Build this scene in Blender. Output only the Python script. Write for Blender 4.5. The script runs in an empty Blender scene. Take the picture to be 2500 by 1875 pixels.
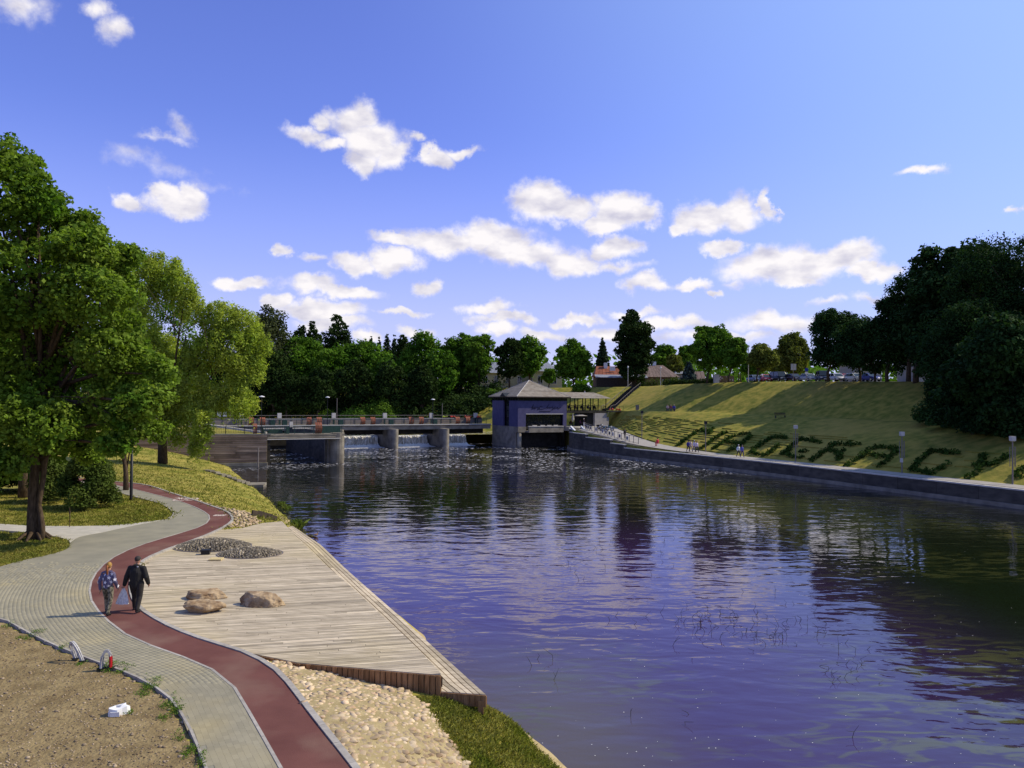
import bpy, bmesh, math, random
import numpy as np
from mathutils import Vector, Matrix
from mathutils.geometry import tessellate_polygon
from mathutils.bvhtree import BVHTree

SC = bpy.context.scene
COL = SC.collection
R = random.Random(7)
NR = np.random.default_rng(11)
rad = math.radians

# ------------------------------------------------------------------ camera
CAM_Z = 9.4
FPX = 1950.0
p_, r_ = math.atan(37.5/1950), rad(0.5)
F_ = Vector((0, math.cos(p_), math.sin(p_)))
U0 = Vector((0, -math.sin(p_), math.cos(p_)))
X0 = Vector((1, 0, 0))
RR = X0*math.cos(r_) + U0*math.sin(r_)
UU = -X0*math.sin(r_) + U0*math.cos(r_)
CP = Vector((0, 0, CAM_Z))
cd = bpy.data.cameras.new('camera'); cam = bpy.data.objects.new('camera', cd); COL.objects.link(cam)
cd.sensor_width = 36; cd.lens = FPX/2500*36; cd.clip_start = 0.3; cd.clip_end = 6000
cam.matrix_world = Matrix(((RR.x, UU.x, -F_.x, 0), (RR.y, UU.y, -F_.y, 0), (RR.z, UU.z, -F_.z, CAM_Z), (0, 0, 0, 1)))
SC.camera = cam

def ray(u, v):
    return F_*FPX + RR*(u-1250) - UU*(v-937.5)
def G(u, v, z=0.0):
    d = ray(u, v); t = (z-CAM_Z)/d.z
    return CP + d*t
def P(u, v, y):
    d = ray(u, v); return CP + d*(y/d.y)
def pix(p):
    q = Vector(p)-CP; f = q.dot(F_)
    return 1250+FPX*q.dot(RR)/f, 937.5-FPX*q.dot(UU)/f

# ------------------------------------------------------------------ sun and sky
SUN_AZ, SUN_EL = 79.0, 43.0
SKY_STR = 0.09
w = bpy.data.worlds.new('World'); SC.world = w; w.use_nodes = True
SC.view_settings.view_transform = 'Standard'; SC.view_settings.look = 'None'
SC.view_settings.exposure = -0.12; SC.view_settings.gamma = 1.0; SC.view_settings.use_curve_mapping = False
sd = bpy.data.lights.new('sun', 'SUN'); sd.energy = 5.0; sd.angle = rad(0.5); sd.color = (1.0, 0.90, 0.70)
sun = bpy.data.objects.new('sun', sd); COL.objects.link(sun)
sdir = Vector((math.sin(rad(SUN_AZ))*math.cos(rad(SUN_EL)), math.cos(rad(SUN_AZ))*math.cos(rad(SUN_EL)), math.sin(rad(SUN_EL))))
sun.rotation_euler = sdir.to_track_quat('Z', 'Y').to_euler()

def N(nt, t, **kw):
    n = nt.nodes.new(t)
    for k, v in kw.items(): setattr(n, k, v)
    return n
def math_node(nt, op, a, b=None, clamp=False):
    n = nt.nodes.new('ShaderNodeMath'); n.operation = op; n.use_clamp = clamp
    for i, x in enumerate((a, b)):
        if x is None: continue
        if isinstance(x, (int, float)): n.inputs[i].default_value = x
        else: nt.links.new(x, n.inputs[i])
    return n.outputs[0]
def mixc(nt, fac, a, b, mode='MIX'):
    n = nt.nodes.new('ShaderNodeMix'); n.data_type = 'RGBA'; n.blend_type = mode
    for s, x in ((0, fac), (6, a), (7, b)):
        if isinstance(x, (int, float)): n.inputs[s].default_value = x
        elif isinstance(x, tuple): n.inputs[s].default_value = (*x[:3], 1)
        else: nt.links.new(x, n.inputs[s])
    return n.outputs[2]

def azel(u, v):
    d = ray(u, v).normalized()
    return math.atan2(d.x, d.y), math.asin(d.z)
CLOUDS = [  # u, v, ru, rv, weight
 (40,15,85,42,.45),(240,20,38,28,.48),(278,68,36,34,.45),(398,336,70,9,.26),(442,318,28,18,.28),
 (345,384,60,24,.22),(430,420,75,24,.22),(505,447,55,18,.20),
 (430,500,80,30,1),(305,492,38,20,.8),(465,478,45,34,1),(400,478,40,26,1),
 (862,288,62,38,.8),(905,340,75,50,.8),(888,395,36,30,.8),(958,370,42,38,.8),(748,322,48,22,.7),(808,352,50,20,.7),(800,288,34,22,.7),
 (1062,384,40,22,.8),(1125,371,55,14,.8),(1036,364,16,26,.7),(1010,320,22,10,.6),(677,610,20,14,.8),
 (757,627,38,11,.55),(862,640,52,26,1),(952,636,62,28,1),(1200,588,95,42,1),(1075,592,90,34,1),(980,590,75,15,.9),
 (1275,620,105,36,1),(1385,642,75,30,1),(1490,606,55,26,1),(1500,650,80,12,.5),
 (1315,488,70,44,1),(1380,520,75,34,1),(1505,514,68,42,1),(1470,550,60,20,1),(1565,520,42,26,1),
 (1715,535,72,38,1),(1796,520,62,40,1),(1655,562,38,16,1),(1870,508,16,30,1),
 (1935,650,150,38,1),(2055,632,85,32,1),(2130,658,70,20,1),(1768,613,60,16,1),(1950,684,70,14,.9),
 (1568,690,52,20,.9),(1682,690,50,12,.9),(1740,706,20,7,.8),
 (595,690,70,17,.95),(535,682,40,18,.95),(765,700,70,26,1),(858,716,80,16,.95),(1047,702,36,17,.85),
 (680,742,40,18,1),(790,760,100,22,1),(1000,766,58,9,.8),(820,795,75,18,.9),
 (1190,752,55,17,.9),(1235,778,70,14,.9),(1212,803,36,16,.9),(1410,778,55,11,.85),(1328,812,58,13,.85),
 (2265,416,75,13,.7),(2497,521,25,10,.6),(1640,792,110,17,.8),(1890,790,140,22,.7),(1545,762,55,11,.7),(1467,814,70,14,.7),(1740,828,160,16,.6),
 (2030,735,50,10,.45),(2150,720,55,12,.45),(1808,688,34,12,.4),(1017,810,40,11,.8),(882,828,28,12,.8)]
def build_world():
    nt = w.node_tree; nt.nodes.clear()
    out = N(nt, 'ShaderNodeOutputWorld'); bg = N(nt, 'ShaderNodeBackground'); bg.inputs[1].default_value = SKY_STR
    sky = N(nt, 'ShaderNodeTexSky', sky_type='NISHITA'); sky.sun_disc = False
    sky.sun_elevation = rad(SUN_EL); sky.sun_rotation = rad(SUN_AZ); sky.altitude = 50
    sky.air_density = 1.0; sky.dust_density = 0.6; sky.ozone_density = 2.2
    tc = N(nt, 'ShaderNodeTexCoord')
    sx = N(nt, 'ShaderNodeSeparateXYZ'); nt.links.new(tc.outputs['Generated'], sx.inputs[0])
    az = math_node(nt, 'ARCTAN2', sx.outputs[0], sx.outputs[1]); el = math_node(nt, 'ARCSINE', sx.outputs[2])
    cb = N(nt, 'ShaderNodeCombineXYZ'); nt.links.new(az, cb.inputs[0]); nt.links.new(el, cb.inputs[1])
    # billow distortion
    nz = N(nt, 'ShaderNodeTexNoise'); nz.inputs['Scale'].default_value = 17; nz.inputs['Detail'].default_value = 7; nz.inputs['Roughness'].default_value = .62
    nt.links.new(tc.outputs['Generated'], nz.inputs['Vector'])
    vm = N(nt, 'ShaderNodeVectorMath', operation='MULTIPLY_ADD')
    nt.links.new(nz.outputs['Color'], vm.inputs[0]); vm.inputs[1].default_value = (.085, .05, 0); 
    nt.links.new(cb.outputs[0], vm.inputs[2])
    acc = None
    for (u, v, ru, rv, wt) in CLOUDS:
        a, e = azel(u, v); a1, _ = azel(u+ru, v); _, e1 = azel(u, v-rv)
        sa, se = max(a1-a, .004)*1.32, max(e1-e, .003)*1.38
        m = N(nt, 'ShaderNodeVectorMath', operation='MULTIPLY_ADD'); nt.links.new(vm.outputs[0], m.inputs[0])
        m.inputs[1].default_value = (1/sa, 1/se, 0); m.inputs[2].default_value = (-(a+.0425)/sa, -(e+.025)/se, 0)
        l = N(nt, 'ShaderNodeVectorMath', operation='LENGTH'); nt.links.new(m.outputs[0], l.inputs[0])
        n = N(nt, 'ShaderNodeMath', operation='MULTIPLY_ADD'); nt.links.new(l.outputs['Value'], n.inputs[0])
        n.inputs[1].default_value = -wt; n.inputs[2].default_value = wt
        acc = n.outputs[0] if acc is None else math_node(nt, 'MAXIMUM', acc, n.outputs[0])
    # scattered small clouds behind and above the picture, the same kind
    n2 = N(nt, 'ShaderNodeTexNoise'); n2.inputs['Scale'].default_value = 5; n2.inputs['Detail'].default_value = 6
    mp = N(nt, 'ShaderNodeVectorMath', operation='MULTIPLY'); nt.links.new(tc.outputs['Generated'], mp.inputs[0]); mp.inputs[1].default_value = (1, 1, 2.2)
    nt.links.new(mp.outputs[0], n2.inputs['Vector'])
    back = math_node(nt, 'MULTIPLY', math_node(nt, 'SUBTRACT', n2.outputs[0], .60), 2.2)
    ab = math_node(nt, 'ABSOLUTE', az)
    msk = math_node(nt, 'MULTIPLY', math_node(nt, 'SUBTRACT', ab, .75), 4, True)
    back = math_node(nt, 'ADD', math_node(nt, 'MULTIPLY', back, msk), math_node(nt, 'MULTIPLY', math_node(nt, 'SUBTRACT', msk, 1.0), .5))
    acc = math_node(nt, 'MAXIMUM', acc, back)
    # fine wisps at the rim
    nf = N(nt, 'ShaderNodeTexNoise'); nf.inputs['Scale'].default_value = 42; nf.inputs['Detail'].default_value = 9; nf.inputs['Roughness'].default_value = .6
    nt.links.new(tc.outputs['Generated'], nf.inputs['Vector'])
    dens = math_node(nt, 'ADD', acc, math_node(nt, 'MULTIPLY', math_node(nt, 'SUBTRACT', nf.outputs[0], .5), .55))
    mr = N(nt, 'ShaderNodeMapRange', interpolation_type='SMOOTHSTEP'); mr.inputs[1].default_value = -.03; mr.inputs[2].default_value = .50
    mr.inputs[4].default_value = .96
    nt.links.new(dens, mr.inputs[0])
    # cloud shade: bright puffs, lilac grey hollows
    ns = N(nt, 'ShaderNodeTexNoise'); ns.inputs['Scale'].default_value = 26; ns.inputs['Detail'].default_value = 5
    mp2 = N(nt, 'ShaderNodeVectorMath', operation='MULTIPLY_ADD'); nt.links.new(tc.outputs['Generated'], mp2.inputs[0]); mp2.inputs[1].default_value = (1, 1, 2.0); mp2.inputs[2].default_value = (3, 1, 0)
    nt.links.new(mp2.outputs[0], ns.inputs['Vector'])
    ns2 = N(nt, 'ShaderNodeTexNoise'); ns2.inputs['Scale'].default_value = 26; ns2.inputs['Detail'].default_value = 5
    mp3 = N(nt, 'ShaderNodeVectorMath', operation='ADD'); nt.links.new(mp2.outputs[0], mp3.inputs[0]); mp3.inputs[1].default_value = (.004, 0, .030); nt.links.new(mp3.outputs[0], ns2.inputs['Vector'])
    lit = math_node(nt, 'ADD', math_node(nt, 'MULTIPLY', math_node(nt, 'SUBTRACT', ns.outputs[0], ns2.outputs[0]), 2.6), .68)
    ccol = mixc(nt, math_node(nt, 'MULTIPLY', lit, 1.0, True), tuple(x*1.0/SKY_STR for x in (.70,.68,.80)), tuple(x*1.0/SKY_STR for x in (1.12,1.07,1.06)))
    # sky colour: violet blue, paler low down
    grade = mixc(nt, 1.0, sky.outputs[0], SKYTINT, 'MULTIPLY')
    lowf = N(nt, 'ShaderNodeMapRange', interpolation_type='SMOOTHSTEP'); nt.links.new(el, lowf.inputs[0]); lowf.inputs[1].default_value = .34; lowf.inputs[2].default_value = -.04
    pale = mixc(nt, math_node(nt, 'MULTIPLY', lowf.outputs[0], .82), grade, tuple(x/SKY_STR for x in (.55,.62,1.10)))
    hz = N(nt, 'ShaderNodeMapRange', interpolation_type='SMOOTHSTEP'); nt.links.new(el, hz.inputs[0]); hz.inputs[1].default_value = .17; hz.inputs[2].default_value = -.01
    pale = mixc(nt, math_node(nt, 'MULTIPLY', hz.outputs[0], .65), pale, tuple(x/SKY_STR for x in (.74,.76,1.06)))
    rt = N(nt, 'ShaderNodeVectorMath', operation='DOT_PRODUCT'); nt.links.new(tc.outputs['Generated'], rt.inputs[0]); rt.inputs[1].default_value = tuple(sdir)
    glow = N(nt, 'ShaderNodeMapRange', interpolation_type='SMOOTHSTEP'); nt.links.new(rt.outputs['Value'], glow.inputs[0]); glow.inputs[1].default_value = .25; glow.inputs[2].default_value = 1.0
    pale = mixc(nt, math_node(nt, 'MULTIPLY', glow.outputs[0], .80), pale, tuple(x/SKY_STR for x in (.49,.75,1.15)))
    fin = mixc(nt, mr.outputs[0], pale, ccol)
    nt.links.new(fin, bg.inputs[0]); nt.links.new(bg.outputs[0], out.inputs[0])
SKYTINT = (1.36, 1.33, 2.44)
build_world()

# ------------------------------------------------------------------ object helpers
def tag(o, label=None, cat=None, group=None, kind=None):
    if label: o['label'] = label
    if cat: o['category'] = cat
    if group: o['group'] = group
    if kind: o['kind'] = kind
    return o
def link(name, me, parent=None, loc=None):
    o = bpy.data.objects.new(name, me); COL.objects.link(o)
    if parent: o.parent = parent
    if loc is not None: o.location = loc
    return o
def empty(name, loc=(0, 0, 0), rz=0, label=None, cat=None, group=None):
    o = bpy.data.objects.new(name, None); COL.objects.link(o); o.location = loc; o.rotation_euler = (0, 0, rz)
    o.empty_display_size = .3
    return tag(o, label, cat, group)
def children(o): return [c for c in bpy.data.objects if c.parent == o]
def copy_tree(o, kids=None, parent=None):
    c = o.copy(); COL.objects.link(c)
    if parent: c.parent = parent
    for k in (kids if kids is not None else list(o.children)):
        copy_tree(k, None, c)
    return c
def np_mesh(name, V, F, mat=None, tint=None, smooth=False, mats=None, midx=None):
    """V (n,3), F (m,k) constant k"""
    me = bpy.data.meshes.new(name); V = np.asarray(V, dtype=np.float32); F = np.asarray(F, dtype=np.int32)
    m, k = F.shape
    me.vertices.add(len(V)); me.vertices.foreach_set('co', V.ravel())
    me.loops.add(m*k); me.loops.foreach_set('vertex_index', F.ravel())
    me.polygons.add(m); me.polygons.foreach_set('loop_start', np.arange(0, m*k, k, dtype=np.int32)); me.polygons.foreach_set('loop_total', np.full(m, k, dtype=np.int32))
    if smooth: me.polygons.foreach_set('use_smooth', np.ones(m, dtype=bool))
    if mat: me.materials.append(mat)
    if mats:
        for x in mats: me.materials.append(x)
        me.polygons.foreach_set('material_index', np.asarray(midx, dtype=np.int32))
    me.update(calc_edges=True)
    if tint is not None:
        a = me.attributes.new('tint', 'FLOAT', 'POINT'); a.data.foreach_set('value', np.asarray(tint, dtype=np.float32))
    return me
class MB:
    def __init__(s): s.v = []; s.f = []; s.t = []
    def add(s, vs, fs, t=.5):
        n = len(s.v); s.v += [tuple(x) for x in vs]; s.f += [tuple(i+n for i in f) for f in fs]; s.t += [t]*len(vs); return s
    def box(s, c, d, rz=0, t=.5, ax=None):
        c = Vector(c); hx, hy, hz = d[0]/2, d[1]/2, d[2]/2
        if ax is None: ax = (Vector((math.cos(rz), math.sin(rz), 0)), Vector((-math.sin(rz), math.cos(rz), 0)), Vector((0, 0, 1)))
        vs = [c+ax[0]*a*hx+ax[1]*b*hy+ax[2]*e*hz for a in (-1, 1) for b in (-1, 1) for e in (-1, 1)]
        return s.add(vs, [(0, 1, 3, 2), (4, 6, 7, 5), (0, 4, 5, 1), (2, 3, 7, 6), (0, 2, 6, 4), (1, 5, 7, 3)], t)
    def bar(s, a, b, w, h, t=.5):
        a, b = Vector(a), Vector(b); d = b-a; L = d.length
        if L < 1e-6: return s
        x = d/L; up = Vector((0, 0, 1))
        if abs(x.z) > .98: up = Vector((0, 1, 0))
        y = up.cross(x).normalized(); z = x.cross(y)
        return s.box((a+b)/2, (L, w, h), t=t, ax=(x, y, z))
    def tube(s, pts, rs, n=8, t=.5, cap=True):
        pts = [Vector(p) for p in pts]
        if isinstance(rs, (int, float)): rs = [rs]*len(pts)
        vs = []; fs = []; pu = None
        for i, p in enumerate(pts):
            d = (pts[min(i+1, len(pts)-1)]-pts[max(i-1, 0)]).normalized()
            u = pu if pu else (Vector((1, 0, 0)) if abs(d.x) < .9 else Vector((0, 1, 0)))
            u = (u-d*u.dot(d)).normalized(); pu = u; v = d.cross(u)
            for k in range(n):
                a = 2*math.pi*k/n; vs.append(p+(u*math.cos(a)+v*math.sin(a))*rs[i])
        for i in range(len(pts)-1):
            for k in range(n):
                k2 = (k+1) % n; fs.append((i*n+k, i*n+k2, (i+1)*n+k2, (i+1)*n+k))
        if cap: fs.append(tuple(range(n-1, -1, -1))); fs.append(tuple((len(pts)-1)*n+k for k in range(n)))
        return s.add(vs, fs, t)
    def prism(s, poly, z0, z1, t=.5):
        """poly of xy (or xyz -> z used as top), extruded from z0 to z1"""
        n = len(poly); vs = [(p[0], p[1], z0) for p in poly]+[(p[0], p[1], z1) for p in poly]
        a = sum(poly[i][0]*poly[(i+1) % n][1]-poly[(i+1) % n][0]*poly[i][1] for i in range(n))
        order = list(range(n)) if a > 0 else list(range(n-1, -1, -1))
        if n == 4 or n == 3: tris = [tuple(order)]
        else:
            tr = tessellate_polygon([[Vector((p[0], p[1], 0)) for p in poly]])
            tris = []
            for q in tr:
                A, B, C_ = (Vector((poly[i][0], poly[i][1])) for i in q)
                cr = (B-A).cross(C_-A) if hasattr(Vector((0, 0)), 'cross') else 0
                tris.append(tuple(q) if cr > 0 else tuple(reversed(q)))
        fs = [tuple(i+n for i in q) for q in tris]+[tuple(reversed(q)) for q in tris]
        for k in range(n):
            i, j = order[k], order[(k+1) % n]; fs.append((i, j, j+n, i+n))
        return s.add(vs, fs, t)
    def sphere(s, c, r, n=8, m=6, t=.5):
        c = Vector(c); r = (r, r, r) if isinstance(r, (int, float)) else r
        vs = [c+Vector((0, 0, r[2]))]
        for i in range(1, m):
            a = math.pi*i/m
            for k in range(n):
                b = 2*math.pi*k/n; vs.append(c+Vector((math.sin(a)*math.cos(b)*r[0], math.sin(a)*math.sin(b)*r[1], math.cos(a)*r[2])))
        vs.append(c-Vector((0, 0, r[2]))); fs = []
        for k in range(n): fs.append((0, 1+k, 1+(k+1) % n))
        for i in range(m-2):
            for k in range(n): a, b = 1+i*n, 1+(i+1)*n; fs.append((a+k, b+k, b+(k+1) % n, a+(k+1) % n))
        L = len(vs)-1
        for k in range(n): b = 1+(m-2)*n; fs.append((b+k, L, b+(k+1) % n))
        return s.add(vs, fs, t)
    def mesh(s, name, mat, smooth=False):
        me = bpy.data.meshes.new(name); me.from_pydata(s.v, [], s.f); me.materials.append(mat)
        if smooth: me.polygons.foreach_set('use_smooth', [True]*len(me.polygons))
        a = me.attributes.new('tint', 'FLOAT', 'POINT'); a.data.foreach_set('value', s.t); me.update(); return me
    def build(s, name, mat, parent=None, smooth=False, loc=None):
        return link(name, s.mesh(name, mat, smooth), parent, loc)

# ------------------------------------------------------------------ materials
def M(name, c1, c2=None, scale=3.0, rough=.8, bump=0.0, bscale=None, bdist=.02, tint=0.0, orand=0.0, detail=5, spec=.3, metal=0, coord='pos', stretch=(1, 1, 1), contrast=1.6, trans=0, c3=None, s3=.3, k3=3.0, emit=None):
    m = bpy.data.materials.new(name); m.use_nodes = True; nt = m.node_tree; nt.nodes.clear()
    out = N(nt, 'ShaderNodeOutputMaterial'); b = N(nt, 'ShaderNodeBsdfPrincipled'); nt.links.new(b.outputs[0], out.inputs[0])
    b.inputs['Roughness'].default_value = rough; b.inputs['Metallic'].default_value = metal; b.inputs['Specular IOR Level'].default_value = spec
    col = None
    if c2 is not None or bump or c3 is not None:
        if coord == 'pos': src = N(nt, 'ShaderNodeNewGeometry').outputs['Position']
        else: src = N(nt, 'ShaderNodeTexCoord').outputs['Object']
        mp = N(nt, 'ShaderNodeVectorMath', operation='MULTIPLY'); nt.links.new(src, mp.inputs[0]); mp.inputs[1].default_value = stretch
        src2 = mp.outputs[0]
    if c2 is not None:
        nz = N(nt, 'ShaderNodeTexNoise'); nz.inputs['Scale'].default_value = scale; nz.inputs['Detail'].default_value = detail; nt.links.new(src2, nz.inputs['Vector'])
        f = math_node(nt, 'MULTIPLY', math_node(nt, 'SUBTRACT', nz.outputs[0], .5-.5/contrast/1.6), contrast*1.6, True)
        col = mixc(nt, f, c1, c2)
    else:
        rgb = N(nt, 'ShaderNodeRGB'); rgb.outputs[0].default_value = (*c1, 1); col = rgb.outputs[0]
    if c3 is not None:
        n3 = N(nt, 'ShaderNodeTexNoise'); n3.inputs['Scale'].default_value = s3; n3.inputs['Detail'].default_value = 4; nt.links.new(src, n3.inputs['Vector'])
        f3 = math_node(nt, 'MULTIPLY', math_node(nt, 'SUBTRACT', n3.outputs[0], .5), k3, True)
        col = mixc(nt, f3, col, c3)
    if tint or orand:
        val = None
        if tint:
            at = N(nt, 'ShaderNodeAttribute'); at.attribute_name = 'tint'
            val = math_node(nt, 'MULTIPLY', math_node(nt, 'SUBTRACT', at.outputs['Fac'], .5), tint)
        if orand:
            oi = N(nt, 'ShaderNodeObjectInfo')
            v2 = math_node(nt, 'MULTIPLY', math_node(nt, 'SUBTRACT', oi.outputs['Random'], .5), orand)
            val = v2 if val is None else math_node(nt, 'ADD', val, v2)
        val = math_node(nt, 'ADD', val, 1.0)
        sc = N(nt, 'ShaderNodeVectorMath', operation='SCALE'); nt.links.new(col, sc.inputs[0]); nt.links.new(val, sc.inputs['Scale']); col = sc.outputs[0]
    nt.links.new(col, b.inputs['Base Color'])
    if bump:
        nb = N(nt, 'ShaderNodeTexNoise'); nb.inputs['Scale'].default_value = bscale or scale*4; nb.inputs['Detail'].default_value = 6; nt.links.new(src2, nb.inputs['Vector'])
        bp = N(nt, 'ShaderNodeBump'); bp.inputs['Strength'].default_value = bump; bp.inputs['Distance'].default_value = bdist
        nt.links.new(nb.outputs[0], bp.inputs['Height']); nt.links.new(bp.outputs[0], b.inputs['Normal'])
    if trans:
        tr = N(nt, 'ShaderNodeBsdfTranslucent'); ms = N(nt, 'ShaderNodeMixShader'); ms.inputs[0].default_value = trans
        cc = mixc(nt, 1.0, col, (1.15, 1.25, .55), 'MULTIPLY')
        nt.links.new(cc, tr.inputs[0]); nt.links.new(b.outputs[0], ms.inputs[1]); nt.links.new(tr.outputs[0], ms.inputs[2]); nt.links.new(ms.outputs[0], out.inputs[0])
    return m
def LEAF(name, c1, c2, scale=.35, trans=.35, tint=1.25, rough=.8):
    return M(name, c1, c2, scale=scale, rough=rough, tint=tint, trans=trans, spec=.06)

mt = {}
mt['grass'] = M('lawn_grass', (.15, .16, .022), (.36, .29, .065), scale=.55, rough=.95, bump=.9, bscale=9, bdist=.07, contrast=2.0, c3=(.40, .31, .08), s3=.12, k3=3, spec=.1, detail=9)
mt['bankgrass'] = M('bank_grass', (.13, .145, .020), (.30, .245, .045), scale=.8, rough=.95, bump=.8, bscale=3.2, bdist=.07, contrast=2.0, c3=(.36, .265, .06), s3=.07, k3=4, spec=.1, detail=9)
mt['soil'] = M('brown_soil', (.185, .135, .065), (.30, .225, .11), scale=1.6, rough=1, bump=1, bscale=11, bdist=.06, detail=10, contrast=1.7, c3=(.15, .10, .05), s3=7, k3=3.2, spec=.05)
mt['sand'] = M('sandy_bank', (.30, .23, .11), (.42, .33, .17), scale=3, rough=1, bump=.6, bscale=20, bdist=.03, spec=.05)
mt['paver'] = M('concrete_paver', (.245, .222, .155), (.315, .28, .19), scale=.7, rough=.9, bump=.3, bscale=40, bdist=.01, tint=.14, orand=.14, c3=(.40, .32, .15), s3=.22, k3=3.8, spec=.1)
mt['joint'] = M('joint_sand', (.17, .15, .11), (.23, .20, .14), scale=8, rough=1)
mt['pavefar'] = M('concrete_paving', (.228, .212, .158), (.29, .265, .192), scale=1.1, rough=.9, bump=.35, bscale=14, bdist=.02, spec=.1, detail=8)
mt['palepave'] = M('pale_paving', (.40, .37, .31), (.50, .46, .38), scale=2.2, rough=.9, bump=.3, bscale=12, bdist=.02, spec=.1, detail=8)
mt['red'] = M('red_asphalt', (.118, .046, .038), (.165, .068, .054), scale=.9, rough=.9, bump=.5, bscale=60, bdist=.01, spec=.12, detail=10, c3=(.235, .145, .105), s3=.5, k3=2.8)
mt['kerb'] = M('kerb_concrete', (.30, .27, .23), (.42, .38, .32), scale=5, rough=.9, bump=.3, bscale=30, bdist=.01, orand=.25, tint=.2)
mt['plank'] = M('weathered_plank', (.34, .275, .185), (.57, .475, .335), scale=1.6, rough=.85, bump=.45, bscale=9, bdist=.01, tint=.38, orand=.38, stretch=(1.1, 6, 6), spec=.12, c3=(.56, .45, .22), s3=.16, k3=3, detail=8)
mt['fascia'] = M('brown_fascia_board', (.17, .085, .035), (.33, .185, .085), scale=2.2, rough=.85, bump=.4, bscale=9, orand=.45, stretch=(5, 5, 1), spec=.1)
mt['darkwood'] = M('dark_timber', (.03, .022, .016), (.07, .05, .035), scale=4, rough=.9)
mt['stone'] = M('river_cobble', (.27, .19, .105), (.50, .395, .255), scale=1.7, rough=.85, bump=.3, bscale=14, tint=.6, orand=.6, c3=(.40, .25, .15), s3=5, k3=3.5, spec=.15)
mt['mosaic'] = M('split_stone', (.17, .14, .095), (.34, .285, .195), scale=9, rough=.9, tint=.9, bump=.4)
mt['boulder'] = M('tan_boulder', (.20, .12, .055), (.50, .37, .22), scale=3.2, rough=.9, bump=1, bscale=7, bdist=.05, c3=(.16, .085, .04), s3=2.5, k3=4, detail=9)
mt['conc'] = M('weathered_concrete', (.17, .15, .12), (.30, .265, .205), scale=.9, rough=.95, bump=.4, bscale=6, bdist=.03, orand=.15, c3=(.075, .06, .045), s3=.55, k3=2.6, detail=9, spec=.1)
mt['board'] = M('board_marked_concrete', (.19, .13, .09), (.33, .24, .17), scale=1.0, rough=.95, bump=.4, bscale=6, tint=.45, orand=.4, stretch=(.35, .35, 3), c3=(.08, .05, .035), s3=.5, k3=2.0, spec=.1, detail=9)
mt['darkconc'] = M('darkened_concrete', (.012, .010, .008), (.040, .034, .026), scale=1.2, rough=.8, bump=.4, bscale=8, orand=.3)  # darkened in colour so shaded channel walls and undersides go near black
mt['cap'] = M('pale_capping', (.42, .39, .34), (.55, .51, .45), scale=2, rough=.9)
mt['wallc'] = M('shade_painted_concrete', (.045, .040, .034), (.10, .088, .07), scale=.8, rough=.9, bump=.3, bscale=6, orand=.35, c3=(.02, .018, .016), s3=.35, k3=3, stretch=(1, 1, 3))  # shade on the river wall face is put into this dark colour
mt['bark'] = M('tree_bark', (.04, .028, .018), (.12, .085, .055), scale=5, rough=.95, bump=.8, bscale=14, bdist=.03, stretch=(3, 3, .6), spec=.05)
mt['blue'] = M('violet_blue_render', (.062, .058, .125), (.085, .078, .16), scale=1.5, rough=.7, spec=.2)
mt['roof'] = M('grey_shingle', (.235, .205, .165), (.345, .305, .245), scale=1.4, rough=.9, bump=.5, bscale=10, orand=.16, tint=.2, spec=.1, c3=(.17, .12, .08), s3=.6, k3=2)
mt['glass'] = M('dark_window_glass', (.012, .014, .014), rough=.06, spec=.6)
mt['black'] = M('black_metal', (.012, .012, .012), rough=.5)
mt['pole'] = M('grey_pole', (.20, .17, .15), rough=.6, metal=.2)
mt['green'] = M('green_painted_steel', (.010, .036, .029), (.018, .052, .042), scale=3, rough=.6)
mt['orange'] = M('orange_rusty_paint', (.17, .048, .025), (.27, .09, .045), scale=2.5, rough=.75, orand=.25)
mt['steel'] = M('pale_steel', (.50, .47, .42), rough=.5)
mt['white'] = M('white_paint', (.74, .73, .72), (.60, .59, .58), scale=3, rough=.6)
mt['whitestripe'] = M('worn_white_paint', (.62, .55, .48), (.42, .28, .22), scale=9, rough=.85)
mt['redp'] = M('red_paint', (.46, .012, .02), rough=.4)
mt['hatch'] = M('yellow_board', (.55, .43, .20), rough=.7)
mt['foam'] = M('white_foam_block', (.80, .79, .77), (.70, .68, .64), scale=6, rough=.8, coord='obj')
mt['cream'] = M('cream_render', (.50, .45, .31), (.40, .355, .245), scale=1.2, rough=.9)
mt['brick'] = M('brown_brick', (.12, .065, .045), (.19, .105, .07), scale=6, rough=.9)
mt['redroof'] = M('red_roof', (.19, .055, .028), (.29, .095, .045), scale=1.2, rough=.8, tint=.3)
mt['brownroof'] = M('brown_roof', (.13, .085, .065), (.20, .135, .105), scale=1.5, rough=.7, tint=.3)
mt['greyroof'] = M('grey_sheet_roof', (.20, .205, .23), (.27, .28, .31), scale=1.2, rough=.6)
mt['greywall'] = M('grey_house_wall', (.27, .25, .24), (.34, .32, .30), scale=1.2, rough=.9)
mt['flowers_r'] = M('red_flowers', (.55, .02, .02), (.65, .10, .05), scale=9, rough=.7)
mt['flowers_y'] = M('yellow_flowers', (.50, .52, .05), (.25, .4, .04), scale=9, rough=.7)
mt['falls'] = M('falling_water', (.30, .27, .20), (.97, .94, .86), scale=2.2, rough=.6, stretch=(1.6, 1.6, .10), contrast=1.5, bump=.4)
mt['froth'] = M('white_froth', (.70, .69, .66), (.95, .94, .90), scale=2, rough=.7, bump=.6, bscale=8)
mt['skin'] = M('skin', (.42, .22, .14), rough=.6)
mt['rubber'] = M('black_rubber', (.015, .015, .015), rough=.8)
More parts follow.
